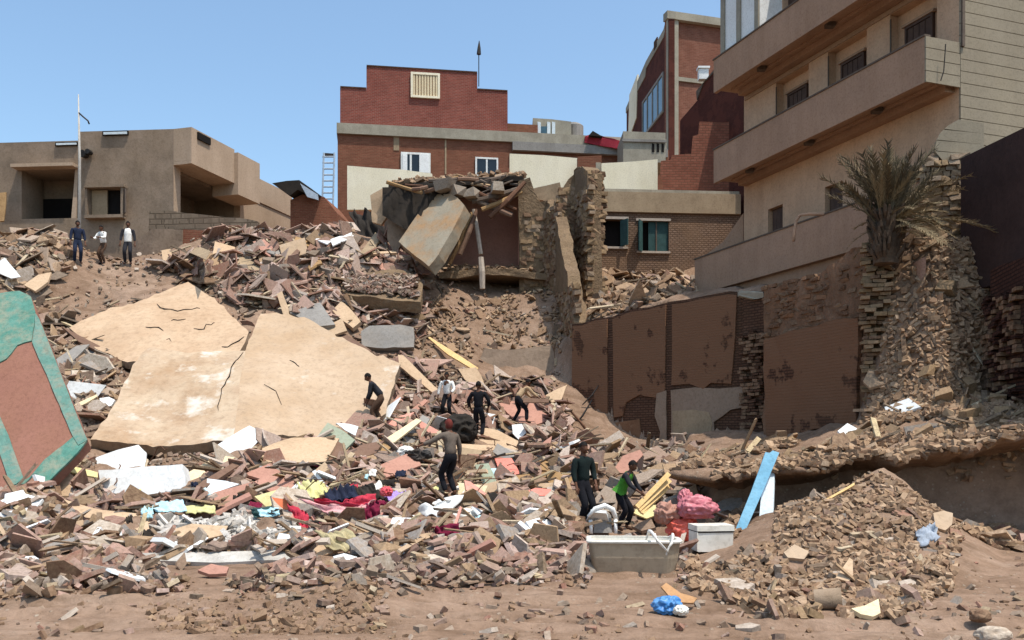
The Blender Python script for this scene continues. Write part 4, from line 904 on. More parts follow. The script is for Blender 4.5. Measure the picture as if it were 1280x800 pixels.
# ------------------------------------------------------------------ ruined house on the hill
def ruin():
    r = thing('ruined_house', 'gutted mud brick house with a broken pillar and a collapsed timber roof', 'house', P(640, 370, 41))
    def pr(name, pts, d, mat, t=.5, amp=.06, cuts=3, parent=None):
        m = MB(); m.prism([P(x,y,d) for x, y in pts], (0,t,0)); o = m.build(name, mat, parent or r)
        bm = bmesh.new(); bm.from_mesh(o.data); bmesh.ops.triangulate(bm, faces=[f for f in bm.faces if len(f.verts) > 4]); bm.to_mesh(o.data); bm.free()
        if amp: rough_mesh(o, cuts, amp, 1.6, seed=pts[0][0])
        return o
    pr('wall', [(648,226),(662,222),(668,240),(676,252),(686,250),(695,256),(704,270),(704,420),(650,400)], 40.2, 'hay_wall', .7)
    def stub(name, ax, ad, bx, bd, tops, t, amp=.07):
        a, b = XY(ax, ad), XY(bx, bd); u = (b-a).normalized(); n3 = Vector((-u.y, u.x, 0)); q = lambda k, y: Vector((*(a.lerp(b, k)), zz(y, ad+(bd-ad)*k)))
        m = MB(); m.prism([q(0,480), q(1,480)]+[q(k,y) for k, y in reversed(tops)], n3*t); o = m.build(name, 'hay_wall', r)
        bm = bmesh.new(); bm.from_mesh(o.data); bmesh.ops.triangulate(bm, faces=[f for f in bm.faces if len(f.verts) > 4]); bm.to_mesh(o.data); bm.free(); rough_mesh(o, 4, amp, 1.8, seed=ax); return o
    pr('pillar', [(697,430),(697,300),(698,255),(702,240),(711,224),(722,212),(724,240),(724,430)], 39.7, 'hay_wall', .7)
    stub('pillar', 717, 39.9, 735, 37.9, [(0,213),(.3,209),(.6,208),(.85,211),(1,216)], .58)
    stub('pillar', 679, 40.3, 696, 39.0, [(0,258),(.25,250),(.5,262),(.8,270),(1,292)], .4, .14)
    A, B = XY(679, 40.3), XY(696, 39.0); coursed(r, A, B, 680, 696, 262, 395, 39.6, .17, .3, ['piece_mud','piece_brown','stone_rough'], n=.05, depth=.25, brick=False, skip=.15, jit=.3, seed=45, limit=150)
    A, B = XY(640, 40.2), XY(704, 40.2); coursed(r, A, B, 655, 680, 268, 395, 40.2, .16, .28, ['piece_mud','piece_brown','stone_rough'], n=.05, depth=.25, brick=False, skip=.3, jit=.25, seed=41, limit=110)
    A, B = XY(695, 39.7), XY(742, 39.7); coursed(r, A, B, 699, 718, 236, 400, 39.7, .16, .28, ['piece_mud','piece_brown','stone_rough'], n=.05, depth=.25, brick=False, skip=.25, jit=.25, seed=42, limit=130)
    A, B = XY(735, 37.9), XY(752, 38.1); coursed(r, A, B, 736, 752, 214, 400, 38, .16, .3, ['piece_mud','piece_tan','piece_brown'], n=.10, depth=.28, brick=False, skip=.15, jit=.35, seed=43, limit=140)
    A, B = XY(717, 39.9), XY(735, 37.9); coursed(r, A, B, 718, 734, 214, 400, 38.8, .17, .32, ['piece_mud','piece_brown','stone_rough'], n=.05, depth=.25, brick=False, skip=.15, jit=.3, seed=44, limit=200)
    # room: pinkish back wall, dark side, broken floor with a pale post below, roof slab
    pr('room_wall', [(560,250),(652,240),(652,345),(560,345)], 42.6, 'mauve_board', .3, .03)
    pr('side_wall', [(648,228),(656,228),(656,345),(648,345)], 40.9, 'pink_board', 1.7, .03)
    m = MB(); m.prism([P(486,238,40.3), P(560,232,40.2), P(655,226,40.3), P(655,226,40.3)+Vector((0,2.8,.2)), P(486,238,40.3)+Vector((0,2.8,.2))], (0,0,.22)); o = m.build('roof', 'cloth_dark', r); rough_mesh(o, 3, .12, 1.0)
    m = MB(); m.prism([P(548,348,39.7), P(610,343,39.6), P(655,346,39.7), P(702,352,39.9), P(702,352,39.9)+Vector((0,3,0)), P(548,348,39.7)+Vector((0,3,0))], (0,0,.28)); o = m.build('floor_slab', 'hay_wall', r); rough_mesh(o, 4, .08, 1.5)
    m = MB(); m.tube([P(601,322,39.4), P(602.5,340,39.3), P(603,361,39.3)], [.13,.14,.12], 7); m.build('post', 'wood_grey', r)
    m = MB(); m.tube([P(592,262,39.9), P(597,290,39.8), P(601,318,39.7)], [.09,.1,.1], 7); m.build('post', 'wood_grey', r)
    pr('back_wall', [(480,262),(565,250),(565,345),(480,345)], 41.6, 'mud_wall', .3, .05)
    # hanging wall pieces left of the leaning slab
    pr('wall_fragment', [(463,244),(480,234),(494,238),(497,252),(486,268),(476,281),(465,277)], 40.0, 'tan_board', .25, .03)
    pr('wall_fragment', [(484,272),(500,262),(512,282),(500,308),(493,318),(484,300)], 39.9, 'mud_wall', .3, .03)
    pr('wall_fragment', [(664,236),(700,228),(702,240),(694,262),(684,252),(674,250)], 42.5, 'concrete_brown', .3, .03)
    # tarp hanging from the roof edge
    m = MB(); nx, ny = 14, 6
    for j in range(ny):
        for i in range(nx):
            s, t = i/(nx-1), j/(ny-1); x = 478+90*s; y = 234+(8+52*(1-abs(s-.35)*1.2)*.9)*t; m.v.append(P(x, y, 39.75+.35*math.sin(i*1.9+j)*.5-.3*t))
    for j in range(ny-1):
        for i in range(nx-1): m.f.append((j*nx+i, j*nx+i+1, (j+1)*nx+i+1, (j+1)*nx+i)); m.mi.append(0)
    m.build('hanging_tarp', 'cloth_dark', r, smooth=True)
    # roof timbers, splayed and fallen
    rs = random.Random(5)
    for k in range(22):
        x = rs.uniform(500, 655); y = 234-8*math.sin((x-500)/155*3.1)+rs.uniform(-6,8); L = rs.uniform(14,50); sl = rs.gauss(-.06,.25); dd = rs.uniform(39.3,40.8)
        m = MB(); m.tube([P(x-L/2,y-sl*L/2,dd), P(x,y+rs.uniform(-1,1),dd+rs.gauss(0,.2)), P(x+L/2,y+sl*L/2,dd+rs.gauss(0,.6))], [rs.uniform(.035,.09)]*3, 6); m.build('timber', rs.choice(['wood','brown_board','tan_board','metal_rust','brown_board','trim_and_shadow']), r)
    for x0, y0, x1, y1, w in ((590,252,648,236,.14),(602,262,652,240,.12),(584,246,640,268,.12),(596,240,645,262,.1),(612,272,656,228,.13),(575,318,596,262,.12),(562,330,590,266,.1),(630,236,600,246,.1),(640,270,606,252,.12)):
        m = MB(); m.tube([P(x0,y0,39.4), P((x0+x1)/2,(y0+y1)/2+1.5,39.5), P(x1,y1,39.9)], [w*.8,w,w*.7], 7); m.build('timber', rs.choice(['wood','metal_rust','brown_board','brown_board','trim_and_shadow']), r)
    for x, y in ((556,232),(571,240),(590,243),(622,236)):
        o = piece('stone', rs.randrange(10), 'piece_pale', P(x,y,39.3), (.9,.6,.5), Matrix.Rotation(rs.random()*3,3,'Z'), r)
ruin()
board('leaning_floor_slab', 'thick rust stained grey floor slab leaning on its corner before the ruined house', 'slab', [(498,302),(512,314),(536,333),(548,318),(565,288),(581,257),(572,247),(563,242),(548,243),(538,245),(528,259),(512,282)], 'grey_board', n=(-.42,-.72,.55), d=38.7, thick=.55, amp=.03)
MATS['grey_board_rust'] = simple('grey_board_rust', '8d8371', '9c9280', .9, .9, .25, 18, 'a87c4e', .75, .7)
bpy.data.objects['leaning_floor_slab'].data.materials[0] = MATS['grey_board_rust']
board('grey_slab', 'flat grey concrete slab lying on edge right above the big pale fallen roof', 'slab', [(451,414),(462,407),(500,406),(517,409),(518,422),(517,433),(480,435),(452,432)], 'grey_board', n=(.05,-.9,.4), d=34.2, thick=.35, amp=.03)
board('earth_wall', 'low smooth grey brown earth wall under the sandy slope of the ruin', 'wall', [(598,452),(606,436),(640,437),(690,432),(693,440),(692,472),(640,471),(600,470)], 'mud_wall', n=(.02,-.97,.25), d=35.75, thick=.6, amp=.04)
board('floor_fragment', 'broken overhanging mud floor layer with a dark hollow under it, left of the leaning slab', 'slab', [(425,352),(445,343),(500,336),(522,344),(528,356),(526,377),(500,376),(470,372),(440,369),(428,364)], 'hay_wall', n=(.02,-.55,.83), d=37.0, thick=.5, amp=.07, cuts=3)

# ------------------------------------------------------------------ the big fallen roof slabs
def slab(name, label, facets, mats, thick, edge_mat, cracks=(), amp=.03, cuts=4):
    """facets: (plane, outline) pairs sharing outline points at the folds"""
    def ragged(pts):
        out = []
        for p, q in zip(pts, pts[1:]+pts[:1]):
            k = sorted((p, q)); rs = random.Random(str(k)); L = math.dist(p, q); n = max(1, int(L/7)); mid = []
            for i in range(1, n):
                t = i/n; j = rs.gauss(0, .9); nx, ny = (k[1][1]-k[0][1])/L, -(k[1][0]-k[0][0])/L; mid.append((k[0][0]+(k[1][0]-k[0][0])*t+nx*j, k[0][1]+(k[1][1]-k[0][1])*t+ny*j))
            out += [p]+(mid if k[0] == p else mid[::-1])
        return out
    facets = [(pl, ragged(pts)) for pl, pts in facets]
    r = thing(name, label, 'slab', ray(*facets[0][1][0], facets[0][0])-Vector((0,0,thick)))
    for (pl, pts), mt in zip(facets, mats):
        m = MB(); m.prism([ray(x, y, pl) for x, y in pts], -pl[1]*thick); n = len(pts)
        m.mi = [0, 0]+[1]*n
        o = m.build('slab_face', [mt, edge_mat], r)
        bm = bmesh.new(); bm.from_mesh(o.data); bmesh.ops.triangulate(bm, faces=[f for f in bm.faces if len(f.verts) > 4]); bm.to_mesh(o.data); bm.free()
        rough_mesh(o, cuts-1, amp, 1.1, seed=facets[0][1][0][0], sag=.30)
    for pl, pts, w in cracks:
        pts = [v for p, q2 in zip(pts[:-1], pts[1:]) for v in (p, ((p[0]+q2[0])/2+random.gauss(0,1.1), (p[1]+q2[1])/2+random.gauss(0,1.1)))]+[pts[-1]]
        inv = ROOTM[r.name].inverted(); sv = Vector((facets[0][1][0][0]*3.1, facets[0][1][0][0]*1.7, facets[0][1][0][0]*2.3))
        q = [ray(x, y, (pl[0]+pl[1]*(.004+amp*.6), pl[1])) for x, y in pts]; q = [v+Vector((0,0,mnoise.noise((inv @ v)*.33+sv)*.30)) for v in q]; m = MB()
        L, R = [], []
        for i, p in enumerate(q):
            t = (q[min(i+1,len(q)-1)]-q[max(i-1,0)]).normalized(); sdv = t.cross(pl[1])*w*.55*(0.15 if i in (0,len(q)-1) else random.uniform(.4,1.2)); L.append(p+sdv); R.append(p-sdv)
        m.prism(L+R[::-1], -pl[1]*.02); m.build('crack', 'dark_gap', r)
pl1 = plane3((113,551,24.0),(290,557,24.0),(185,441,28.3)); dN = ray(306,437,pl1).y
pl2 = plane3((290,557,24.0),(306,437,dN),(500,459,28.6))
slab('fallen_roof', 'huge pale plastered roof slab fallen flat and cracked, the largest piece in the rubble',
 [(pl1, [(113,551),(160,553),(205,556),(250,557),(290,557),(296,520),(301,480),(306,437),(270,437),(230,440),(186,440),(176,447),(150,490),(128,525)]),
  (pl2, [(290,557),(318,551),(345,545),(400,541),(432,534),(455,528),(482,512),(490,486),(501,459),(480,450),(464,446),(440,432),(415,417),(380,399),(346,389),(326,390),(318,410),(306,437),(301,480),(296,520)])],
 ['slab_top','slab_pink'], .3, 'slab_edge', [(pl1, [(304,439),(298,449),(292,457),(288,470),(283,480),(277,489),(275,500),(273,512)], .025), (pl2, [(362,451),(370,456),(374,460)], .02), (pl2, [(330,486),(345,492),(352,506)], .012)], amp=.035)
plb = plane3((86,412,32.2),(235,356,35.8),(303,436,30.3))
slab('fallen_roof', 'flat ochre roof slab with dark cracks, lying behind and above the biggest pale one',
 [(plb, [(86,412),(110,402),(160,384),(200,368),(235,356),(255,368),(280,381),(300,402),(311,414),(306,428),(300,438),(260,441),(220,444),(160,447),(128,432),(105,421)])], ['slab_back'], .25, 'slab_edge',
 [(plb, [(196,385),(206,391),(222,392),(240,388),(250,386)], .035), (plb, [(182,410),(192,410),(204,413)], .03), (plb, [(214,403),(222,402),(232,400)], .02), (plb, [(242,409),(255,409),(264,404),(268,401)], .03), (plb, [(277,430),(285,431),(292,427),(305,420)], .03), (plb, [(208,421),(214,423)], .02)], amp=.03)
def teal_wall():
    pl = plane3((108,552,19.6),(38,368,22.6),(-60,640,18.4))
    full = [(-60,395),(0,366),(24,363),(38,370),(48,396),(70,452),(92,508),(109,550),(96,566),(60,602),(0,637),(-60,668)]
    r = thing('fallen_wall', 'fallen wall with a turquoise painted border round a pinkish plaster field', 'wall', ray(0,637,pl)-Vector((0,0,.3)))
    m = MB(); m.prism([ray(x,y,pl) for x,y in full], -pl[1]*.28); o = m.build('wall', 'pink_plaster', r); rough_mesh(o, 3, .02, 1.2)
    def strip(pts, mat, k=.035):
        m = MB(); m.prism([ray(x,y,(pl[0]+pl[1]*k,pl[1])) for x,y in pts], -pl[1]*.05); o = m.build('painted_border', mat, r)
        bm = bmesh.new(); bm.from_mesh(o.data); bmesh.ops.triangulate(bm, faces=[f for f in bm.faces if len(f.verts) > 4]); bm.to_mesh(o.data); bm.free(); rough_mesh(o, 2, .014, 3)
    strip([(-60,398),(0,366),(24,363),(38,370),(44,390),(42,408),(39,426),(30,428),(22,431),(15,440),(8,448),(0,452),(-60,480)], 'teal_paint')
    strip([(44,391),(48,396),(70,452),(92,508),(109,550),(98,556),(91,545),(80,520),(70,497),(58,468),(48,447),(40,428),(43,408)], 'teal_pale', .03)
    strip([(91,546),(98,557),(108,551),(96,566),(60,602),(0,637),(-60,668),(-60,650),(0,624),(20,606),(37,596),(56,574),(74,560)], 'teal_paint', .032)
    strip([(-60,470),(0,520),(10,543),(29,598),(20,605),(14,607),(0,568),(-60,500)], 'teal_pale', .033)
teal_wall()
# ------------------------------------------------------------------ named boards, sheets and planks in the heap
UPN = (.1,-.45,.88); FACE = (.05,-.85,.5); STEEP = (.0,-.7,.7)
BOARDS = [
 ('white_board','white door panel with a pale aqua stain, lying above the larger white one','board',[(119,572),(148,562),(173,556),(183,566),(182,584),(150,586),(123,588)],'white_board_stained',FACE,.5,.05),
 ('white_board','larger plain white cabinet front at the foot of the pale roof slab','cabinet',[(123,588),(175,584),(228,580),(231,597),(233,612),(180,619),(127,622)],'white_board',(.0,-.93,.35),.55,.42),
 ('yellow_strip','thin cream yellow strip poking out left of the white panels','board',[(78,580),(100,585),(122,590),(122,597),(100,593),(81,588)],'yellow_board',UPN,.25,.04),
 ('white_sheet','bent white sheet leaning against the lower edge of the pale roof slab','sheet',[(272,556),(292,543),(312,532),(331,541),(318,556),(306,569),(287,573),(282,565)],'white_board',STEEP,.5,.02),
 ('cream_plank','broad cream plank right of the larger white panel','plank',[(230,593),(252,581),(274,569),(294,572),(265,589),(236,606)],'cream_board',UPN,.45,.06),
 ('brown_plank','long dark brown plank beside the broad cream one','plank',[(225,628),(252,602),(302,572),(306,577),(261,606),(236,627)],'brown_board',UPN,.35,.08),
 ('white_triangle','small triangular white board under the dark brown plank','board',[(259,598),(282,601),(299,605),(278,612),(257,620)],'white_board',STEEP,.35,.03),
 ('brown_sheet','mid brown torn panel right of the small white triangle','board',[(266,616),(292,609),(316,602),(296,624),(269,634)],'mauve_board',STEEP,.32,.04),
 ('pink_sheet','dusty pink panel below the bent white sheet','board',[(305,593),(320,586),(335,580),(354,591),(335,601)],'mauve_board',UPN,.35,.06),
 ('pink_sheet','broad dusty pink panel above the yellow board','board',[(318,602),(345,590),(372,603),(362,622),(340,616)],'mauve_board',UPN,.3,.06),
 ('yellow_board','pale yellow board with a torn lower edge beside the orange scrap','board',[(318,620),(347,612),(351,622),(335,635)],'yellow_board',FACE,.3,.03),
 ('orange_board','small bright orange red board scrap right of the yellow board','board',[(340,621),(362,625),(360,636),(342,637)],'orange_board',FACE,.3,.03),
 ('tan_slab','long tan broken slab lying low left of the grey gravel','slab',[(79,624),(104,632),(129,638),(192,644),(197,660),(181,668),(153,652),(101,646)],'tan_board',(.05,-.35,.93),.4,.22),
 ('timber_beam','short squared grey brown beam leaning in front of the tan broken slab','beam',[(181,685),(211,660),(219,664),(192,690)],'wood_grey',STEEP,.25,.12),
 ('white_slab','low flat pale ashy slab along the near edge of the heap','slab',[(170,691),(263,690),(357,687),(374,693),(362,699),(269,703),(172,700)],'ash_board',(.0,-.35,.93),.22,.14),
 ('tan_block','upright tan block left of the tan broken slab','block',[(87,653),(104,650),(103,673),(90,674)],'tan_board',FACE,.25,.2),
 ('brown_block','slanting brown block beside the upright tan one','block',[(106,651),(125,660),(119,671),(105,669)],'tan_board',STEEP,.25,.2),
 ('cream_sheet','rounded dusty beige panel near the corner of the turquoise bordered wall','board',[(68,591),(82,587),(96,600),(92,612),(85,622),(71,622),(66,606)],'tan_board',STEEP,.3,.06),
 ('tan_sheet','tan board tipped up beside the grey tarpaulin','board',[(379,669),(395,672),(408,680),(422,690),(397,696),(386,683)],'tan_board',STEEP,.32,.05),
 ('white_scrap','white creased board scrap at the near edge below the grey tarpaulin','board',[(416,695),(430,691),(447,696),(438,704),(427,711)],'white_board',STEEP,.2,.03),
 ('pink_plank','pink painted plank pointing down to the curved white board','plank',[(580,600),(588,602),(605,615),(622,627),(607,631),(593,621),(582,612)],'pink_board',UPN,.35,.07),
 ('tan_chunk','squarish tan panel left of the maroon cloth','board',[(515,670),(537,665),(545,677),(527,685)],'tan_board',FACE,.3,.1),
 ('long_plank','long tan plank steeply slanting right of the pale roof slab corner','plank',[(497,443),(504,444),(530,470),(551,490),(545,494),(520,474),(499,457)],'tan_board',STEEP,.5,.1),
 ('thin_plank','thin pale batten slanting below the grey slab','plank',[(534,421),(537,421),(568,440),(598,460),(595,464),(560,443)],'wood_pale',STEEP,.4,.06),
 ('tan_plate','flat tan plate leaning below the thin pale batten','board',[(573,461),(595,459),(602,470),(607,484),(589,482),(580,473)],'tan_board',FACE,.35,.06),
 ('pink_plate','dull pink plate beside the bending man at the slab corner','board',[(479,528),(500,520),(518,515),(503,530),(485,541)],'pink_board',UPN,.4,.06),
 ('cream_strip','long cream strip running up to the right in mid heap','plank',[(446,571),(485,546),(521,523),(527,526),(494,552),(460,569)],'cream_board',UPN,.5,.05),
 ('brown_sheet','tent like brown sheet left of the long cream strip','board',[(430,568),(452,556),(480,551),(470,566),(445,574)],'brown_board',UPN,.4,.04),
 ('tan_plank','tan plank lying flat in front of the man in black','plank',[(560,554),(600,556),(640,557),(648,562),(600,563),(562,560)],'tan_board',UPN,.0,.08),
 ('tan_plank','thick tan plank slanting down right of the man in black','plank',[(606,535),(622,538),(640,547),(657,555),(647,559),(622,550),(603,543)],'tan_board',UPN,.25,.1),
 ('salmon_plate','bright salmon pink plate with a dark edge right of mid heap','board',[(618,573),(639,573),(651,592),(638,594),(625,591)],'salmon_board',UPN,.45,.09),
 ('mauve_plate','large mauve plate under the feet of the man with spread legs','board',[(620,500),(650,502),(677,505),(689,524),(672,530),(650,529),(634,516)],'mauve_board',UPN,-.1,.07),
 ('grey_green_plate','grey green panel between the pink plank and the salmon plate','board',[(594,581),(611,579),(616,590),(621,602),(606,611),(599,594)],'greygreen_board',STEEP,.35,.06),
 ('salmon_plate','small salmon scrap low on the heap left of the standing man','board',[(655,614),(670,610),(689,612),(685,620),(665,619)],'salmon_board',UPN,.25,.05),
 ('tan_plate','leaf shaped tan plate at the right flank of the heap','board',[(668,566),(680,552),(690,545),(686,562),(675,570)],'mauve_board',STEEP,.35,.06),
 ('tan_plate','tan plate high on the right flank before the earth wall','board',[(682,494),(695,487),(709,481),(702,499),(690,503)],'tan_board',STEEP,.35,.06),
 ('white_sheet','white crumpled sheet beside the thick tan plank','sheet',[(606,516),(620,518),(616,530),(606,526)],'white_board',STEEP,.45,.03),
 ('white_sheet','white bag like sheet right of the thick tan plank','sheet',[(640,531),(652,530),(658,541),(648,549),(641,542)],'white_board',FACE,.5,.05),
 ('pink_slab','reddish pink panel propped on the lower right of the pale roof slab','slab',[(343,546),(360,527),(379,508),(395,516),(410,527),(403,538),(396,547),(370,546)],'pink_board',STEEP,.85,.07),
 ('tan_board','wide dusty tan board below the propped reddish panel','board',[(321,563),(343,554),(365,547),(395,546),(424,548),(416,562),(407,577),(370,578),(334,577)],'tan_board',UPN,.65,.07),
 ('grey_sheet','grey yellow panel right of the propped reddish one','board',[(396,547),(410,528),(428,538),(444,550),(431,563),(412,554)],'greygreen_board',STEEP,.6,.05),
 ('white_scrap','small white scrap in front of the pale roof slab near the bending man','board',[(420,529),(436,530),(448,533),(444,544),(432,538)],'white_board',STEEP,.75,.03),
 ('grey_slab','grey slab tipped behind the crest of the pale roof slab','slab',[(362,391),(384,383),(400,378),(410,392),(419,406),(398,408),(379,399)],'grey_board',STEEP,.4,.2),
 ('cream_slab','cream block slanting right of the tipped grey slab','slab',[(415,388),(427,376),(440,388),(451,402),(441,410),(428,400)],'tan_board',STEEP,.4,.18),
 ('tan_post','upright tan stump behind the pale roof slab crest','post',[(346,368),(352,364),(360,384),(362,396),(354,394)],'tan_board',FACE,.4,.15),
 ('white_sheet','white panel of a pair on the upper slope, the left one','board',[(394,299),(403,294),(412,291),(419,298),(409,305)],'white_board',UPN,.5,.05),
 ('white_sheet','white panel of a pair on the upper slope, the right one with the pointed end','board',[(413,299),(428,294),(440,290),(442,295),(430,301),(416,307)],'white_board',UPN,.5,.05),
 ('tan_sheet','square pinkish tan panel left of the pair of white panels','board',[(349,306),(366,301),(381,297),(385,316),(368,321),(354,326)],'slab_pink',FACE,.5,.15),
 ('tan_sheet','small pale tan panel above the square pinkish one','board',[(344,298),(362,288),(377,288),(360,297)],'tan_board',UPN,.5,.06),
 ('brown_sheet','dark reddish panel leaning left of the square pinkish one','board',[(316,302),(330,299),(341,309),(338,321),(326,313)],'mauve_board',STEEP,.4,.08),
 ('door_leaf','faded tan door leaf lying steeply on the shaded floor by the brown wall','board',[(765,590),(778,570),(800,562),(804,568),(793,580),(786,592)],'mauve_board',STEEP,.3,.05),
 ('cardboard_sheet','torn brown cardboard sheet left of the rubble mound','cardboard',[(826,733),(832,728),(850,741),(871,748),(866,754),(842,752)],'cardboard',UPN,.12,.02),
 ('pale_shard','pointed pale shard at the foot of the rubble mound','board',[(1064,760),(1080,757),(1098,748),(1101,765),(1092,770),(1076,767)],'cream_board',UPN,.12,.05),
 ('tan_shard','broad tan shard standing on the rubble mound','board',[(1044,722),(1062,697),(1066,700),(1066,720),(1060,727)],'tan_board',STEEP,.15,.06),
 ('pale_shard','flat pale piece on the left side of the rubble mound','board',[(980,690),(993,680),(1012,689),(1005,698),(985,697)],'slab_pink',STEEP,.15,.12),
 ('pink_stone_slab','pinkish upright slab at the right shoulder of the rubble mound','board',[(1166,641),(1180,638),(1191,641),(1190,655),(1182,662),(1170,658)],'slab_pink',STEEP,.2,.15),
 ('thin_batten','thin pale batten lying along the left shoulder of the rubble mound','plank',[(1021,630),(1050,613),(1068,603),(1068,606),(1048,617),(1022,633)],'wood_pale',STEEP,.12,.04),
 ('tan_flat','wide tan sheet half buried on the grey gravel','board',[(210,664),(240,655),(285,657),(280,668),(250,676),(215,674)],'tan_board',UPN,.2,.03),
 ('dark_plate','dark brown plate low in front of the white topped slab','board',[(247,713),(264,705),(286,709),(283,717),(262,718)],'mauve_board',UPN,.08,.05),
 ('grey_board','grey board sticking up left of the ochre slab','board',[(62,454),(96,432),(112,430),(90,452),(66,466)],'grey_board',STEEP,.3,.05),
 ('dark_beam','dark beam under the left edge of the ochre slab','beam',[(76,407),(100,420),(140,440),(176,452),(174,457),(136,446),(98,427)],'brown_board',STEEP,.3,.15),
 ('white_chip','white chip left of the pale roof slab','board',[(124,498),(136,496),(144,500),(138,509),(127,507)],'white_board',STEEP,.25,.06),
 ('pale_batten','pale batten left of the pale roof slab','plank',[(93,506),(112,497),(121,493),(121,496),(108,504),(95,510)],'cream_board',STEEP,.25,.05),
 ('tan_sheet','pinkish tan plate on the left slope below the people','board',[(30,356),(48,343),(64,340),(60,352),(44,364)],'tan_board',STEEP,.3,.1),
 ('white_board','white board stuck in the far left rubble','board',[(0,326),(6,322),(26,346),(14,348),(0,342)],'white_board',FACE,.35,.05),
 ('dark_gate','dark wooden door frame standing at the left edge','door',[(-14,242),(8,240),(7,262),(5,276),(-14,278)],'wood',(.3,-.9,.1),.0,.12),
]
for nm, lb, ct, pts, mt, n, lift, th in BOARDS:
    board(nm, lb, ct, pts, mt, n, lift, th, d=(41.5 if nm == 'dark_gate' else None), amp=.012 if th < .09 else .02)

def cloth(name, label, pts4, mat, lift=.25, n=UPN, amp=.09, nx=22, ny=12, fold=(5.0, 2.0), cat='cloth', seed=0, drape=.0):
    """a rumpled sheet: a grid over four photo corners, thrown into folds, with a little thickness"""
    n = Vector(n).normalized(); cx = sum(p[0] for p in pts4)/4; cy = sum(p[1] for p in pts4)/4; lift += .2; c = hit(cx, cy); c = P(cx, cy, c.y-lift*1.2)
    for _ in range(14):
        q = [ray(x, y, (c, n)) for x, y in pts4]
        if sum(v.z < ground(v.x, v.y)+.08 for v in q) < 2: break
        c = P(cx, cy, c.y-.12)
    m = MB(); CLEAR.append((pts4, c.y+.6)); rs = random.Random(seed); ph = rs.random()*9
    for lay in (0, 1):
        for j in range(ny):
            for i in range(nx):
                s, t = i/(nx-1), j/(ny-1); p = (q[0]*(1-s)+q[1]*s)*(1-t)+(q[3]*(1-s)+q[2]*s)*t
                f = mnoise.noise(Vector((s*fold[0]+ph, t*fold[1], ph))); f2 = mnoise.noise(Vector((s*fold[0]*2.3+ph, t*fold[1]*2.2, ph+4)))
                w = mnoise.noise_vector(Vector((s*3+ph, t*3, 1)))*amp*.7*(1 if min(s,t,1-s,1-t) < .1 else .4)
                hgt_ = (1-2*abs(f))*amp+f2*amp*.5-drape*(abs(s-.5)*2)**3-drape*(abs(t-.5)*2)**3
                m.v.append(p+n*(hgt_-lay*.02)+w)
    N = nx*ny
    for j in range(ny-1):
        for i in range(nx-1):
            a = j*nx+i; m.f.append((a, a+1, a+nx+1, a+nx)); m.f.append((N+a+nx, N+a+nx+1, N+a+1, N+a)); m.mi += [0, 0]
    rim = [i for i in range(nx)]+[j*nx+nx-1 for j in range(1, ny)]+[(ny-1)*nx+i for i in range(nx-2, -1, -1)]+[j*nx for j in range(ny-2, 0, -1)]
    for k in range(len(rim)):
        a, b = rim[k], rim[(k+1) % len(rim)]; m.f.append((b, a, N+a, N+b)); m.mi.append(0)
    return tag(m.build(name, mat, smooth=True), label, cat)
cloth('blanket', 'red and pink striped blanket heaped along the front of the debris', [(362,622),(420,634),(474,622),(470,652)], 'cloth_red', .45, STEEP, .16, fold=(3,4), seed=1)
cloth('blanket', 'pale pink sheet folded over the red blanket', [(372,628),(440,640),(468,630),(440,654)], 'cloth_pink', .62, STEEP, .12, fold=(2,6), seed=2)
cloth('blanket', 'red blanket end hanging down at the left of the clothes heap', [(360,632),(384,640),(386,668),(366,648)], 'cloth_red', .45, FACE, .08, nx=10, seed=3)
cloth('blanket', 'crimson cloth bunched at the right end of the striped blanket', [(452,636),(472,626),(476,650),(455,656)], 'cloth_maroon', .5, FACE, .1, nx=12, seed=4)
cloth('sheet_cloth', 'pale yellow sheet crumpled above the red blanket', [(370,606),(400,604),(416,624),(378,622)], 'cloth_yellow', .5, UPN, .12, seed=5)
cloth('clothes', 'navy blue clothes tangled above the pink sheet', [(404,618),(440,610),(452,628),(408,634)], 'cloth_navy', .55, UPN, .14, seed=6)
cloth('clothes', 'dark grey clothes right of the navy ones', [(436,612),(466,610),(482,624),(444,628)], 'cloth_dark', .5, UPN, .12, seed=7)
cloth('clothes', 'lilac cloth beside the small red ball shaped bundle', [(480,620),(508,616),(508,629),(484,630)], 'cloth_lilac', .45, UPN, .08, nx=12, seed=8)
cloth('clothes', 'white rag between the dark clothes and the lilac cloth', [(460,612),(474,604),(482,618),(466,628)], 'cloth_white', .5, UPN, .1, nx=12, seed=9)
cloth('clothes', 'maroon cloth spilling from under the curved white board, right hand heap', [(540,660),(574,656),(574,680),(545,676)], 'cloth_maroon', .35, FACE, .1, nx=12, seed=10)
cloth('clothes', 'maroon cloth scrap left of the curved white board', [(507,648),(526,652),(528,662),(510,662)], 'cloth_maroon', .35, FACE, .06, nx=10, seed=11)
cloth('clothes', 'aqua cloth lying on the grey gravel under the white panels', [(186,630),(228,627),(232,638),(196,642)], 'cloth_aqua', .3, UPN, .07, nx=14, seed=12)
cloth('clothes', 'yellowish cloth right of the aqua one', [(228,634),(268,632),(270,641),(232,643)], 'cloth_yellow', .25, UPN, .06, nx=14, seed=13)
cloth('clothes', 'teal blue cloth with a pale sheet by the orange board scrap', [(312,637),(345,634),(346,648),(318,648)], 'shutter_teal', .35, FACE, .06, nx=12, seed=14)
cloth('clothes', 'pale blue sheet on top of the teal blue cloth', [(322,638),(348,634),(350,645),(326,647)], 'cloth_aqua', .5, FACE, .04, nx=12, seed=15)
cloth('tarpaulin', 'crumpled grey tarpaulin in front of the clothes heap', [(394,668),(440,666),(464,688),(428,694)], 'cloth_khaki', .25, UPN, .09, seed=16)
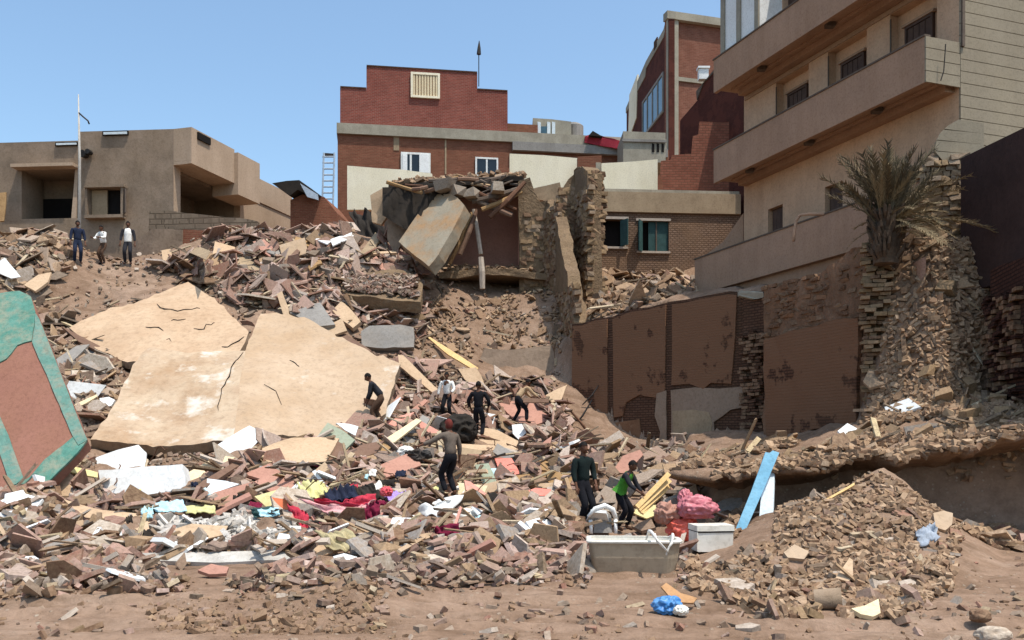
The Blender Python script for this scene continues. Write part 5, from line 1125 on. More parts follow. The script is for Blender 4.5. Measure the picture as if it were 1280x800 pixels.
cloth('curved_board', 'curved white sheet of board arching over the maroon cloth', [(520,640),(552,634),(580,620),(548,652)], 'white_board', .5, UPN, .14, fold=(1.5,1), seed=17, cat='board')
cloth('curved_board', 'grey white bent panel arching right of the curved white sheet', [(556,642),(590,628),(614,644),(585,654)], 'tub_rim', .5, UPN, .1, fold=(1,1), seed=18, cat='board', drape=.15)
cloth('clothes', 'grey blue cloth on the right shoulder of the rubble mound', [(1145,663),(1166,657),(1174,676),(1148,684)], 'cloth_greyblue', .15, STEEP, .07, nx=14, seed=19)
cloth('clothes', 'dark red clothes hanging on the far left rubble near the people', [(36,272),(52,270),(58,286),(38,288)], 'wear_red', .5, FACE, .15, nx=12, seed=20)
cloth('clothes', 'cream cloth bundle draped on the left slope beside the man in dark blue', [(80,292),(97,284),(99,306),(84,310)], 'cloth_yellow', .6, FACE, .15, nx=12, seed=21)
cloth('tarpaulin', 'dark tarpaulin draped in the hollow left of the ruined house', [(436,268),(470,262),(484,300),(450,306)], 'cloth_dark', .5, FACE, .3, seed=22)
def blob(name, label, px, py, wpx, hpx, mat, cat, seed=0, dpx=None, lift=0.0, parent=None, folds=1.0, d=None):
    """a stuffed, creased bundle resting on the ground"""
    c = P(px, py, d) if d else hit(px, py+hpx*.45); d = c.y; w = wpx/FPX*d/2; h = hpx/FPX*d/2; c = P(px, py, d-.1)
    CLEAR.append(([(px-wpx*.45,py-hpx*.5),(px+wpx*.45,py-hpx*.5),(px+wpx*.4,py+hpx*.4),(px-wpx*.4,py+hpx*.4)], d+.2))
    bm = bmesh.new(); bmesh.ops.create_icosphere(bm, subdivisions=5, radius=1.0); s = Vector((seed*3.7, seed, seed*2.2))
    for v in bm.verts:
        k = 1+.18*mnoise.noise(v.co*1.3+s)+folds*(.24*(1-2.4*abs(mnoise.noise(v.co*1.9+s+mnoise.noise_vector(v.co*2.1)*.35)))+.07*(1-2*abs(mnoise.noise(v.co*4+s)))+.015*mnoise.noise(v.co*12+s)-.14)
        v.co = Vector((v.co.x*w*k, v.co.y*min(w, h*1.2)*k, max(v.co.z*k, -.85)*h))
    m = MB(); m.add([c+v.co for v in bm.verts], [tuple(v.index for v in f.verts) for f in bm.faces]); bm.free()
    return tag(m.build(name, mat, smooth=True), label, cat)
blob('bundle', 'coral red stuffed plastic bag beside the white box', 853, 662, 38, 32, 'plastic_coral', 'bag', 1)
blob('bundle', 'rose pink plastic sack on top of the coral red one', 872, 635, 48, 30, 'plastic_rose', 'bag', 2, d=16.6)
blob('bundle', 'pink knotted neck of a sack standing up behind the rose one', 856, 623, 18, 22, 'plastic_rose', 'bag', 3, d=16.9)
blob('bundle', 'brownish pink open sack left of the rose pink one', 834, 642, 30, 30, 'mauve_board', 'bag', 4, d=16.8)
blob('bundle', 'small red ball shaped bundle on the clothes heap', 483, 615, 15, 13, 'plastic_red', 'bundle', 5, d=hit(483,622).y-.5)
blob('bag', 'crumpled bright blue plastic bag on the bare ground in front', 834, 757, 34, 24, 'plastic_blue', 'bag', 6)
blob('bag', 'white crumpled wrapper at the right end of the blue bag', 851, 763, 18, 14, 'plastic_white', 'bag', 7)
blob('stone', 'pale grey stone at the bottom right edge of the ground', 1242, 795, 44, 24, 'piece_pale', 'stone', 9, folds=.4)
blob('clod', 'dark brown clod right of the rubble mound on the sandy ground', 1225, 770, 26, 18, 'piece_brown', 'clod', 10, folds=.4)
blob('bag', 'black lump standing in for the cast shadow of the man in black', 573, 537, 44, 36, 'cloth_dark', 'bag', 11)  # cast shadow left of the man, put in as a black lump
blob('bundle', 'grey white crumpled sheet behind the dark tyre like lump in mid heap', 507, 566, 22, 16, 'cloth_white', 'bundle', 12)
blob('bundle', 'dark rolled mattress lying in mid heap', 522, 572, 34, 20, 'metal_dark', 'bundle', 13)

def plank3(name, label, a, b, w, th, mat, cat='plank', up=(0,-1,.3)):
    """a straight squared plank between two points"""
    a, b = Vector(a), Vector(b); t = (b-a).normalized(); s = t.cross(Vector(up)).normalized(); n = s.cross(t).normalized(); m = MB()
    m.hexa([a-s*w/2-n*th/2, a+s*w/2-n*th/2, a+s*w/2+n*th/2, a-s*w/2+n*th/2, b-s*w/2-n*th/2, b+s*w/2-n*th/2, b+s*w/2+n*th/2, b-s*w/2+n*th/2])
    o = m.build(name, mat); rough_mesh(o, 3, .006, 1.5, seed=a.x); return tag(o, label, cat)
m = MB(); plq = plane3((912,679,15.7),(922,682,15.7),(966,564,17.4)); m.prism([ray(x,y,plq) for x,y in [(913,678),(921,682),(930,668),(946,632),(974,566),(966,563),(962,566),(957,565),(938,617)]], -plq[1]*.045)
o = m.build('blue_plank', 'blue_paint'); rough_mesh(o, 2, .006, 2); tag(o, 'wide sky blue painted plank leaning against the earth bank', 'plank')
m = MB(); plq = plane3((948,664,16.6),(966,655,16.6),(966,590,17.6)); m.prism([ray(x,y,plq) for x,y in [(948,664),(966,655),(968,592),(962,588),(955,598),(952,612)]], -plq[1]*.06)
o = m.build('white_plank', 'white_blue'); rough_mesh(o, 2, .005, 2); tag(o, 'narrow white plank standing behind the sky blue one', 'plank')
for k, (x0,y0,x1,y1) in enumerate(((796,634,836,592),(798,637,837,600),(800,640,836,607),(802,641,830,614))):
    plank3('split_timber', ('uppermost','second from the top','third from the top','lowest')[k]+' yellow timber of the fan sticking up behind the bath tub', P(x0,y0,18.3), P(x1,y1,18.9+.1*k), .1, .04, 'wood_pale', 'timber')
board('yellow_board', 'dull yellow board under the fan of yellow timbers', 'board', [(788,640),(806,632),(826,631),(830,640),(808,648)], 'yellow_board', STEEP, .2, .04)
def bath_tub():
    c = hit(795, 716); c.z = ground(c.x, c.y-.1)-.02; c = Vector((c.x, c.y+.25, c.z)); r = thing('bath_tub', 'dirty cream bath tub standing on the bare ground in front of the people', 'bath tub', c, math.radians(-4))
    T = ROOTM[r.name]
    def ring(hx, hy, z, rl=.08, rr=.22):
        pts = []
        for cx, cy, a0, rad in ((hx-rr,hy-rr,0,rr),(-hx+rl,hy-rl,90,rl),(-hx+rl,-hy+rl,180,rl),(hx-rr,-hy+rr,270,rr)):
            for k in range(7): a = math.radians(a0+15*k); pts.append(T @ Vector((cx+rad*math.cos(a), cy+rad*math.sin(a), z)))
        return pts
    def loft(rings, mat, name, cap0=False, cap1=False):
        m = MB(); n = len(rings[0])
        for q in rings: m.v += q
        for i in range(len(rings)-1):
            for k in range(n): m.f.append((i*n+k, i*n+(k+1) % n, (i+1)*n+(k+1) % n, (i+1)*n+k)); m.mi.append(0)
        if cap0: m.f.append(tuple(range(n))); m.mi.append(0)
        if cap1: m.f.append(tuple(range((len(rings)-1)*n, len(rings)*n))); m.mi.append(0)
        return m.build(name, mat, r, smooth=False)
    loft([ring(.55,.2,0,.08,.16), ring(.575,.25,.03,.08,.18), ring(.62,.30,.25), ring(.645,.32,.455), ring(.645,.32,.475)], 'tub_enamel', 'body', True)
    loft([ring(.60,.275,.475), ring(.57,.25,.3), ring(.53,.2,.12,.08,.16), ring(.5,.16,.1,.06,.13)], 'tub_rim', 'basin', False, True)
    loft([ring(.602,.277,.472), ring(.60,.275,.50), ring(.66,.335,.50), ring(.675,.35,.485), ring(.67,.345,.462), ring(.647,.322,.46)], 'tub_rim', 'rim')
bath_tub(); CLEAR.append(([(735,668),(852,664),(850,700),(828,720),(740,716)], 14.5)); CLEAR.append(([(868,652),(916,650),(916,684),(870,688)], 17)); CLEAR.append(([(912,680),(940,610),(975,560),(975,600),(968,662),(930,670)], 17.8)); CLEAR.append(([(793,640),(838,590),(838,616)], 19.2)); CLEAR.append(([(1020,742),(1054,742),(1054,770),(1020,772)], 12))
def tub_rags():
    c = hit(795,716); y = c.y
    m = MB(); m.tube([P(806,676,y+.1), P(812,664,y), P(818,668,y-.25), P(822,676,y-.3), P(834,690,y-.3)], [.01,.03,.022,.02,.008], 8); o = m.build('rag', 'cloth_white', smooth=True); rough_mesh(o, 2, .03, 9); tag(o, 'white twisted rag hanging over the front rim of the bath tub', 'cloth')
    m = MB(); m.tube([P(836,672,y+.1), P(842,668,y-.1), P(840,680,y-.28), P(832,694,y-.3)], [.01,.022,.02,.008], 8); o = m.build('rag', 'cloth_white', smooth=True); rough_mesh(o, 2, .03, 9); tag(o, 'short white rag at the right end of the bath tub rim', 'cloth')
tub_rags()
def plastic_box():
    b = hit(892, 688); d = b.y; z = ground(b.x, d)-.02; r = thing('white_box', 'dirty white box with a loose lid right of the coral red bag', 'box', (b.x, d+.2, z), math.radians(8))
    T = ROOTM[r.name]; m = MB(); k = d/FPX
    m.box((0,0,0.15),(46*k,.42,.30)); m.v = [T @ v for v in m.v]; o = m.build('body', 'plastic_white', r); rough_mesh(o, 2, .008, 3)
    m = MB(); m.box((.0,0,.312),(47*k,.44,.022)); m.v = [T @ v for v in m.v]; m.build('seam', 'dark_gap', r)
    m = MB(); m.box((-.0,.0,.37),(48*k,.45,.09)); m.v = [T @ v for v in m.v]; o = m.build('lid', 'tub_rim', r); rough_mesh(o, 2, .008, 3)
    m = MB(); m.box((-23.5*k,-.02,.16),(.02,.40,.30)); m.v = [T @ v for v in m.v]; m.build('end_panel', 'tub_rim', r)
plastic_box()
def plastic_chair():
    b = hit(756, 664); d = b.y-.2; r = thing('plastic_chair', 'white plastic chair tipped over between the two men behind the bath tub', 'chair', (b.x, d, b.z))
    m = MB(); m.tube([P(735,646,d), P(744,636,d), P(756,632,d), P(766,637,d+.1), P(771,652,d+.15)], [.03,.045,.05,.05,.04], 8); m.build('backrest', 'white_paint', r, smooth=True)
    m = MB(); m.prism([P(742,666,d+.1), P(765,666,d+.1), P(764,644,d+.2), P(754,638,d+.25), P(744,645,d+.2)], (0,.05,.0)); m.build('seat', 'concrete_grey', r)
    for x in (769.5, 738.5):
        m = MB(); m.tube([P(x,650,d+.12), P(x+.5,667,d+.05)], [.04,.032], 7); m.build('leg', 'white_paint', r, smooth=True)
plastic_chair()
def pipe_end():
    c = hit(1036, 762); a = c+Vector((-.14,.05,.1)); b = c+Vector((.13,-.04,.13)); m = MB(); t = (b-a).normalized()
    m.tube([a, b], [.115,.12], 16, caps=False); m.tube([a, b-t*.002], [.09,.095], 16, caps=False)
    n = 16; m.f += [(16+k, 16+(k+1) % n, 48+(k+1) % n, 48+k) for k in range(n)]; m.mi += [0]*n
    tag(m.build('pipe_stub', 'slab_edge', smooth=True, fix=False), 'short brown pipe stub with a dark hollow end at the foot of the rubble mound', 'pipe')
pipe_end()
def grille():
    c = hit(425, 664); r = thing('metal_grille', 'dark metal window grille lying under the red blanket', 'grille', c)
    for k in range(12):
        x0 = 384+k*8; m = MB(); m.tube([P(x0-4,652,c.y-.35), P(x0+6+k*.6,664,c.y-.5), P(x0+14+k,675,c.y-.75)], .016, 5); m.build('bar', 'metal_dark', r)
    m = MB(); m.tube([P(376,652,c.y-.33), P(475,650,c.y-.33)], .02, 5); m.build('rail', 'metal_dark', r)
    m = MB(); m.tube([P(392,675,c.y-.72), P(495,677,c.y-.76)], .02, 5); m.build('rail', 'metal_dark', r)
grille()
for k, (x0,y0,x1,y1,w,lb) in enumerate(((740,500,712,540,.035,'thin dark stick leaning by the foot of the brown wall, upper one'),(712,512,742,552,.05,'bent grey rod lying at the foot of the brown wall'),(748,482,728,506,.03,'short dark stick against the left panel of the brown wall'),(700,535,752,575,.05,'long grey rod pointing to the standing man'),(366,492,372,512,.02,'thin black rod sticking out of the pale roof slab'),(296,566,440,508,.0,''))):
    if not lb: continue
    d = hit((x0+x1)/2,(y0+y1)/2).y-.4; m = MB(); m.tube([P(x0,y0,d), P((x0+x1)/2+2,(y0+y1)/2,d-.1), P(x1,y1,d-.1)], [w*.7,w,w*.8], 6); tag(m.build('rod', 'metal_rust' if k % 2 else 'metal_dark'), lb, 'rod')
# small coloured scraps and bent wires through the heap
rs = random.Random(21); _n = 0
for k in range(64):
    x, y = rs.uniform(150, 640), rs.uniform(575, 690); w = rs.uniform(8, 20); h_ = rs.uniform(5, 11)
    if y > 690-.05*abs(x-400) or (190 < x < 385 and 642 < y): continue
    mt, cn = rs.choice([('cloth_white','white'),('cloth_white','white'),('cloth_red','red'),('cloth_maroon','maroon'),('cloth_yellow','yellow'),('cloth_aqua','pale blue'),('cloth_pink','pink'),('cloth_navy','navy'),('cloth_khaki','khaki'),('cloth_dark','dark')])
    cloth('cloth_scrap', f'small {cn} cloth scrap caught in the debris heap', [(x-w/2,y-h_/2),(x+w/2,y-h_/2-rs.uniform(-3,3)),(x+w/2,y+h_/2),(x-w/2,y+h_/2)], mt, .15, STEEP, .06, nx=9, ny=6, seed=100+k)
    COL.objects[-1]['group'] = f'small {cn} cloth scraps in the debris heap'; COL.objects[-1]['at'] = (x, y)
for k in range(26):
    x, y = rs.uniform(120, 720), rs.uniform(470, 670); p = hit(x, y); L = rs.uniform(.5, 1.5); a_ = rs.uniform(0, 6.28); m = MB(); q = p+Vector((0,-.3,.1)); pts = [q]
    for i in range(6):
        a_ += rs.gauss(0,.5); q = q+Vector((math.cos(a_)*L/6, math.sin(a_)*L/9, rs.gauss(.05,.08))); pts.append(q)
    tag(m.tube(pts, .012, 5).build('bent_wire', 'metal_rust', smooth=True), 'thin rusty reinforcing wire sticking out of the debris heap', 'wire', 'rusty wires in the debris heap')['at'] = (x, y)
# ------------------------------------------------------------------ palm
def palm():
    b = P(1108, 312, 22.9); r = thing('date_palm', 'ragged date palm with drooping dead fronds on top of the brick stack', 'palm tree', (b.x, b.y, b.z-.3))
    m = MB(); rs = random.Random(3)
    pts = [P(1107,330,22.9), P(1107,305,22.9), P(1108,285,22.9), P(1109,262,22.9)]; m.tube(pts, [.30,.34,.33,.26], 12); o = m.build('trunk', 'bark', r); rough_mesh(o, 2, .05, 5)
    for k in range(70):   # cut frond bases all over the trunk
        a = rs.uniform(0, 6.28); z = rs.uniform(-.1, 1.0); p = Vector((b.x, b.y, b.z-.2+z)); dr = Vector((math.cos(a), math.sin(a), 0)); m = MB()
        m.tube([p+dr*.26, p+dr*.4+Vector((0,0,.16)), p+dr*.46+Vector((0,0,.3))], [.055,.05,.02], 5); m.build('frond_base', 'bark', r)
    crown = P(1109, 268, 22.9)
    def frond_mesh(L, droop, mat, sd, leaf=.24, dens=30):
        rs = random.Random(sd); m = MB(); pts = []; n = 12
        for i in range(n+1):
            t = i/n; pts.append(Vector((L*(t-droop*.28*t*t), 0.02*math.sin(3*t+sd), -droop*L*.75*t*t)))
        m.tube(pts, [.022*(1-.8*i/n) for i in range(n+1)], 5)
        for k in range(dens):
            t = .18+.82*k/dens; i = min(int(t*n), n-1); p = pts[i].lerp(pts[i+1], t*n-i); tg = (pts[i+1]-pts[i]).normalized()
            for s in (-1, 1):
                if rs.random() < .12: continue
                l = leaf*(1.15-.6*abs(t-.45))*rs.uniform(.7,1.15); sd_ = Vector((0, s, 0)); dr = (tg*rs.uniform(.7,1.1)+sd_*rs.uniform(.35,.8)+Vector((0,0,rs.uniform(-.15,.45)))).normalized()
                w = tg.cross(dr).normalized().cross(dr)*.013
                m.add([p-w, p+w, p+dr*l*.6+w*.8+Vector((0,0,-.01)), p+dr*l, p+dr*l*.6-w*.8], [(0,1,2,3,4)])
        me = bpy.data.meshes.new('frond'); me.from_pydata([tuple(v) for v in m.v], [], m.f); me.materials.append(MATS[mat]); return me
    up = [frond_mesh(1.75, .06, 'frond', 1, .26, 34), frond_mesh(2.0, .16, 'frond', 2, .26, 34), frond_mesh(1.6, .22, 'frond', 3, .26, 30), frond_mesh(1.8, .10, 'frond_dry', 5, .24, 30)]
    dead = [frond_mesh(1.7, .6, 'frond_dry', 6, .24, 26), frond_mesh(2.3, .8, 'frond_dry', 7, .26, 30), frond_mesh(2.6, .55, 'frond_dry', 8, .26, 30)]
    inv = ROOTM[r.name].inverted()
    def put(me, az, el, roll, org, sc):
        o = bpy.data.objects.new('frond', me); COL.objects.link(o); o.parent = r
        M = Matrix.Translation(org) @ Matrix.Rotation(az,4,'Z') @ Matrix.Rotation(-el,4,'Y') @ Matrix.Rotation(roll,4,'X') @ Matrix.Scale(sc,4); o.matrix_basis = inv @ M
    for k in range(88):
        el = math.radians(rs.triangular(30, 88, 62)); put(rs.choice(up), rs.uniform(0,6.28), el, rs.uniform(-1,1), crown+Vector((rs.gauss(0,.12),rs.gauss(0,.12),rs.uniform(-.4,.1))), rs.uniform(.7,1.1))
    for k in range(34):
        az = rs.uniform(-1.5, .5) if rs.random() < .65 else rs.uniform(0, 6.28); put(rs.choice(dead), az, math.radians(rs.uniform(0,45)), rs.uniform(-.6,.6), crown+Vector((0,0,rs.uniform(-.6,-.1))), rs.uniform(.6,1.1) if abs(az) < 1.5 else rs.uniform(.4,.7))
palm()
def inpoly(x, y, poly):
    r = np.zeros(len(x), bool); n = len(poly); j = n-1
    for i in range(n):
        xi, yi = poly[i]; xj, yj = poly[j]
        c = ((yi > y) != (yj > y)) & (x < (xj-xi)*(y-yi)/((yj-yi) or 1e-9)+xi); r ^= c; j = i
    return r
# ------------------------------------------------------------------ people
def skin_mesh(name, V, E, R, mat, parent, T, root=0, extra=None, sub=1):
    """one continuous body grown over a skeleton: joints V, bones E, radii R"""
    me = bpy.data.meshes.new(name+'_bones'); me.from_pydata([tuple(v) for v in V], E, []); o = bpy.data.objects.new(name+'_bones', me); COL.objects.link(o)
    md = o.modifiers.new('skin', 'SKIN'); md.use_smooth_shade = True; md.branch_smoothing = .4
    for i, sv in enumerate(me.skin_vertices[0].data):
        rr = R[i]; sv.radius = rr if isinstance(rr, tuple) else (rr, rr); sv.use_root = (i == root)
    s = o.modifiers.new('sub', 'SUBSURF'); s.levels = s.render_levels = sub
    dg = bpy.context.evaluated_depsgraph_get(); ev = o.evaluated_get(dg); out = bpy.data.meshes.new_from_object(ev); out.name = name
    bpy.data.objects.remove(o, do_unlink=True)
    bm = bmesh.new(); bm.from_mesh(out)
    if extra: extra(bm)
    bm.to_mesh(out); bm.free(); out.materials.clear()
    for m in (mat if isinstance(mat, list) else [mat]): out.materials.append(MATS[m])
    out.polygons.foreach_set('use_smooth', [True]*len(out.polygons))
    ob = bpy.data.objects.new(name, out); COL.objects.link(ob); ob.parent = parent; ROOTM[ob.name] = ROOTM[parent.name]; return ob
def person(px, py, label, h=1.7, face=0.0, lean=0.0, bend_dir=0.0, arms=None, legs=None, shirt='wear_charcoal', trousers='wear_black', robe=False, hat=None, vest=None, d=None, sit=False, dz=0.0):
    """face: heading in degrees (0 looks away from the camera, 180 towards it, 90 to the right); lean: torso pitch; arms/legs: offsets in metres"""
    f = P(px, py, d) if d else hit(px, py); k = h/1.7
    r = thing('person', label, 'person', Vector((f.x, f.y, (f.z if d else ground(f.x, f.y))+dz)), math.radians(-face))
    CLEAR.append(([(px-15,py-80*h*20/f.y),(px+15,py-80*h*20/f.y),(px+12,py-3),(px-12,py-3)], f.y+.25))
    le = math.radians(lean); tv = Vector((math.sin(math.radians(bend_dir))*math.sin(le), math.cos(math.radians(bend_dir))*math.sin(le), math.cos(le)))
    hipz = .90 if not sit else .45
    legs = legs or ((-.10,.02,0),(.11,-.03,0))
    hip = Vector((0, -math.sin(le)*.12, hipz)); ch = hip+tv*.30; sh = hip+tv*.50; nk = hip+tv*.58; hd = nk+(tv*.55+Vector((0,.08*math.cos(le)+.02,.45))).normalized()*.13
    side = Vector((1, 0, 0)); arms = arms or (((-.06,.03,-.28),(-.02,.10,-.25)),((.06,.03,-.28),(.02,.10,-.25)))
    V = [hip, hip+tv*.15, ch, sh, nk]; E = [(0,1),(1,2),(2,3),(3,4)]; R = [(.14,.105),(.125,.095),(.15,.105),(.12,.085),.052]
    L_idx = {}
    def add(p, rr, par): V.append(Vector(p)); R.append(rr); E.append((par, len(V)-1)); return len(V)-1
    A = []; G = []
    for sgn, (ua, fa) in zip((-1, 1), arms):
        s = add(sh+side*sgn*.185-tv*.02, .058, 3); ua = Vector(ua).normalized()*.29; fa = Vector(fa).normalized()*.25
        e = add(V[s]+ua, .042, s); w = add(V[e]+fa, .029, e); A.append((s, e, w))
        fd = fa.normalized(); lat = fd.cross(Vector((0,1,0)) if abs(fd.y) < .8 else Vector((1,0,0))).normalized(); pl = add(V[w]+fd*.055, (.036,.022), w); kn = add(V[w]+fd*.095, (.038,.018), pl)
        for q, (off, ln) in enumerate(((-.03,.065),(-.010,.078),(.011,.072),(.031,.055))):
            b = add(V[kn]+lat*off+fd*.012, .0095, kn); c = add(V[b]+fd*ln*.6+fd.cross(lat)*.012, .0085, b); add(V[c]+fd*ln*.4+fd.cross(lat)*.025, .0075, c)
        t0 = add(V[pl]+lat*(-.042)*sgn+fd*.01, .0105, pl); add(V[t0]+fd*.04-lat*.018*sgn, .009, t0)
    for sgn, lo in zip((-1, 1), legs):
        hj = add(hip+side*sgn*.09-Vector((0,0,.06)), .088, 0); ft = Vector((lo[0], lo[1], .085+lo[2]))
        mid = (V[hj]+ft)*.5; bend = max(0, .83*.995-(V[hj]-ft).length) if not sit else .35
        kv = Vector((sgn*.04, 1, .15 if not sit else .6)).normalized()*min(.42, math.sqrt(max(0, .43**2-((V[hj]-ft).length/2)**2))+.02)
        kn = add(mid+kv, .058, hj); an = add(ft, .042, kn); toe = add(ft+Vector((sgn*.03, .17, -.05)), (.045,.032), an); heel = None
        G.append((hj, kn, an, toe))
    V = [v*k for v in V]; R = [tuple(a*k for a in q) if isinstance(q, tuple) else q*k for q in R]; hd = hd*k
    fwd = Vector((0, 1, 0)); fwd = (fwd-tv*fwd.dot(tv)*.6).normalized()
    def head(bm):
        M0 = Matrix.Translation(hd)
        ux = Vector((1,0,0)); uy = fwd; uz = ux.cross(uy).normalized(); B = Matrix((ux,uy,uz)).transposed()
        n = len(bm.verts); g = bmesh.ops.create_uvsphere(bm, u_segments=18, v_segments=14, radius=1.0)['verts']
        for v in g:
            c = v.co.copy(); w = .076*(1-.22*max(0,-c.z)) ; dp = .096; c = Vector((c.x*w, c.y*dp+(.012 if c.z < -.3 and c.y > 0 else 0), c.z*.118))
            if c.y > .06 and -.055 < c.z < .02: c.y += .022*max(0, 1-abs(c.x)/.022)*(1 if c.z < 0 else .5)   # nose
            if c.y > .05 and .012 < c.z < .04 and .015 < abs(c.x) < .05: c.y -= .01                            # eye sockets
            v.co = hd+B @ (c*k)
        for sx in (-1, 1):
            for q, (loc, sc) in enumerate(((Vector((sx*.078,-.005,-.005)), Vector((.014,.024,.034))),)):
                g = bmesh.ops.create_icosphere(bm, subdivisions=1, radius=1.0)['verts']
                for v in g: v.co = hd+B @ ((Vector((v.co.x*sc.x, v.co.y*sc.y, v.co.z*sc.z))+loc)*k)
        mi = len(bm.faces)
        for loc, sc in ((Vector((-.03,.084,.02)), Vector((.013,.006,.007))),(Vector((.03,.084,.02)), Vector((.013,.006,.007))),(Vector((0,.094,-.06)), Vector((.024,.006,.006)))):
            g = bmesh.ops.create_icosphere(bm, subdivisions=1, radius=1.0)['verts']
            for v in g: v.co = hd+B @ ((Vector((v.co.x*sc.x, v.co.y*sc.y, v.co.z*sc.z))+loc)*k)
            for fc in {f for v in g for f in v.link_faces}: fc.material_index = 1
    add_i = None
    V2 = V+[nk*k+(hd-nk*k)*.55]; E2 = E+[(4, len(V2)-1)]; R2 = R+[.058*k]
    skin_mesh('body', V2, E2, R2, ['skin_dark', 'hair_black'], r, None, 0, head)
    def garment(name, idx, edges, rad, mat, root=0):
        mp = {i: q for q, i in enumerate(idx)}; return skin_mesh(name, [V[i] for i in idx], [(mp[a], mp[b]) for a, b in edges], rad, mat, r, None, mp[root])
    kk = lambda q: tuple(a*k for a in q) if isinstance(q, tuple) else q*k
    (s0,e0,w0),(s1,e1,w1) = A
    sl = [V[e]+(V[w]-V[e])*.8 for _, e, w in A]; V += [sh*k+(nk*k-sh*k)*.75]; nst = len(V)-1; base = len(V); V += sl
    idx = [0,1,2,3,s0,e0,base,s1,e1,base+1,nst]
    garment('shirt', idx, [(0,1),(1,2),(2,3),(3,s0),(s0,e0),(e0,base),(3,s1),(s1,e1),(e1,base+1),(3,nst)], [kk((.168,.128)),kk((.15,.118)),kk((.172,.128)),kk((.13,.10)),kk(.078),kk(.06),kk(.046),kk(.078),kk(.06),kk(.046),kk(.066)], shirt)
    if vest:
        garment('vest', [0,1,2,3,nst], [(0,1),(1,2),(2,3),(3,nst)], [kk((.178,.138)),kk((.166,.134)),kk((.192,.15)),kk((.175,.128)),kk(.075)], vest, 1)
    (h0,k0,a0,t0),(h1,k1,a1,t1) = G
    if robe:
        mids = (V[a0]+V[a1])*.5; V += [(V[0]+mids)*.5, mids+Vector((0,0,.02))]; n0 = len(V)-2
        garment('robe', [0,1,n0,n0+1], [(1,0),(0,n0),(n0,n0+1)], [kk((.172,.132)),kk((.16,.12)),kk((.19,.16)),kk((.20,.17))], trousers)
    else:
        cuffs = [V[kn]+(V[an]-V[kn])*.93 for _, kn, an, _ in G]; b2 = len(V); V += cuffs
        garment('trousers', [0,1,h0,k0,b2,h1,k1,b2+1], [(1,0),(0,h0),(h0,k0),(k0,b2),(0,h1),(h1,k1),(k1,b2+1)], [kk((.16,.122)),kk((.14,.108)),kk(.105),kk(.078),kk(.064),kk(.105),kk(.078),kk(.064)], trousers)
    for _, _, an, toe in G:
        garment('shoe', [an, toe], [(an, toe)], [kk(.052), kk((.054,.042))], 'wear_black' if trousers != 'wear_black' else 'wear_brown', an)
    ux = Vector((1,0,0)); uy = fwd; uz = ux.cross(uy).normalized(); B = Matrix((ux,uy,uz)).transposed()
    bm = bmesh.new(); bmesh.ops.create_icosphere(bm, subdivisions=3, radius=1.0)
    for v in bm.verts:
        c = v.co; low = -.15 if c.y < .25 else .38
        if hat == 'wear_red' : low = -.75 if c.y < .3 else .3
        z = max(c.z, low); v.co = hd+B @ (Vector((c.x*.086, c.y*.105-.008, z*.128+.004))*k*(1+.03*mnoise.noise(v.co*4)))
    me = bpy.data.meshes.new('hair'); bm.to_mesh(me); bm.free(); me.materials.append(MATS[hat or 'hair_black']); me.polygons.foreach_set('use_smooth', [True]*len(me.polygons))
    o = bpy.data.objects.new('headscarf' if hat else 'hair', me); COL.objects.link(o); o.parent = r
    return r
DN = ((-.10,.0,-.28),(-.03,.05,-.25)); DP = ((.10,.0,-.28),(.03,.05,-.25))
person(97, 331, 'man in dark blue clothes on the left bank beside the cream bundle', 1.72, 150, shirt='wear_navy', trousers='wear_navy')
person(129, 331, 'person in a white top and dark trousers, second along the left bank', 1.6, 200, lean=12, shirt='wear_white', trousers='wear_brown', arms=(((-.08,.12,-.22),(.05,.22,-.02)),((.08,.1,-.22),(-.06,.2,.0))))
person(160, 332, 'person in dark clothes and a white vest, rightmost on the left bank', 1.78, 165, shirt='wear_charcoal', trousers='wear_charcoal', vest='wear_white')
person(474, 534, 'person in dark grey bending down beside the right corner of the pale roof slab', 1.62, -90, lean=38, shirt='wear_charcoal', trousers='wear_brown', arms=(((.0,.04,-.28),(.02,.12,-.25)),((.02,.06,-.28),(0,.1,-.25))), legs=((-.08,.10,0),(.09,-.12,0)))
person(559, 527, 'person in a pale top and dark trousers left of the man in black', 1.55, 190, lean=8, shirt='wear_white', trousers='wear_black', arms=(((-.1,.06,-.26),(.1,.16,-.16)), DP), legs=((-.13,.03,0),(.14,-.06,0)))
person(598, 549, 'man dressed all in black seen from behind in the middle of the heap', 1.75, 10, shirt='wear_black', trousers='wear_black', robe=False, arms=(((-.14,.02,-.25),(.06,.12,-.2)),((.14,.02,-.25),(-.06,.12,-.2))), legs=((-.10,.03,0),(.11,-.05,0)))
person(649, 530, 'man in a sandy shirt bending over a board with his legs spread', 1.62, 60, lean=42, shirt='wear_beige', trousers='wear_black', arms=(((-.02,.2,-.2),(.02,.18,-.12)),((.02,.2,-.2),(.0,.18,-.12))), legs=((-.24,-.1,0),(.26,.14,0)))
person(563, 622, 'person in a grey top and reddish head scarf stretching one arm left', 1.72, -40, lean=6, shirt='wear_grey', trousers='wear_black', hat='wear_red', arms=(((-.2,.12,-.14),(-.2,.12,-.08)), DP), legs=((-.09,.03,0),(.10,-.04,0)))
person(729, 661, 'man in a dark teal top and dark trousers standing upright right of the heap', 1.7, 150, shirt='wear_teal', trousers='wear_black', hat=None, arms=(((-.05,.02,-.28),(.06,.16,-.18)),((.06,.02,-.28),(.0,.10,-.24))), legs=((-.05,.02,0),(.06,-.03,0)))
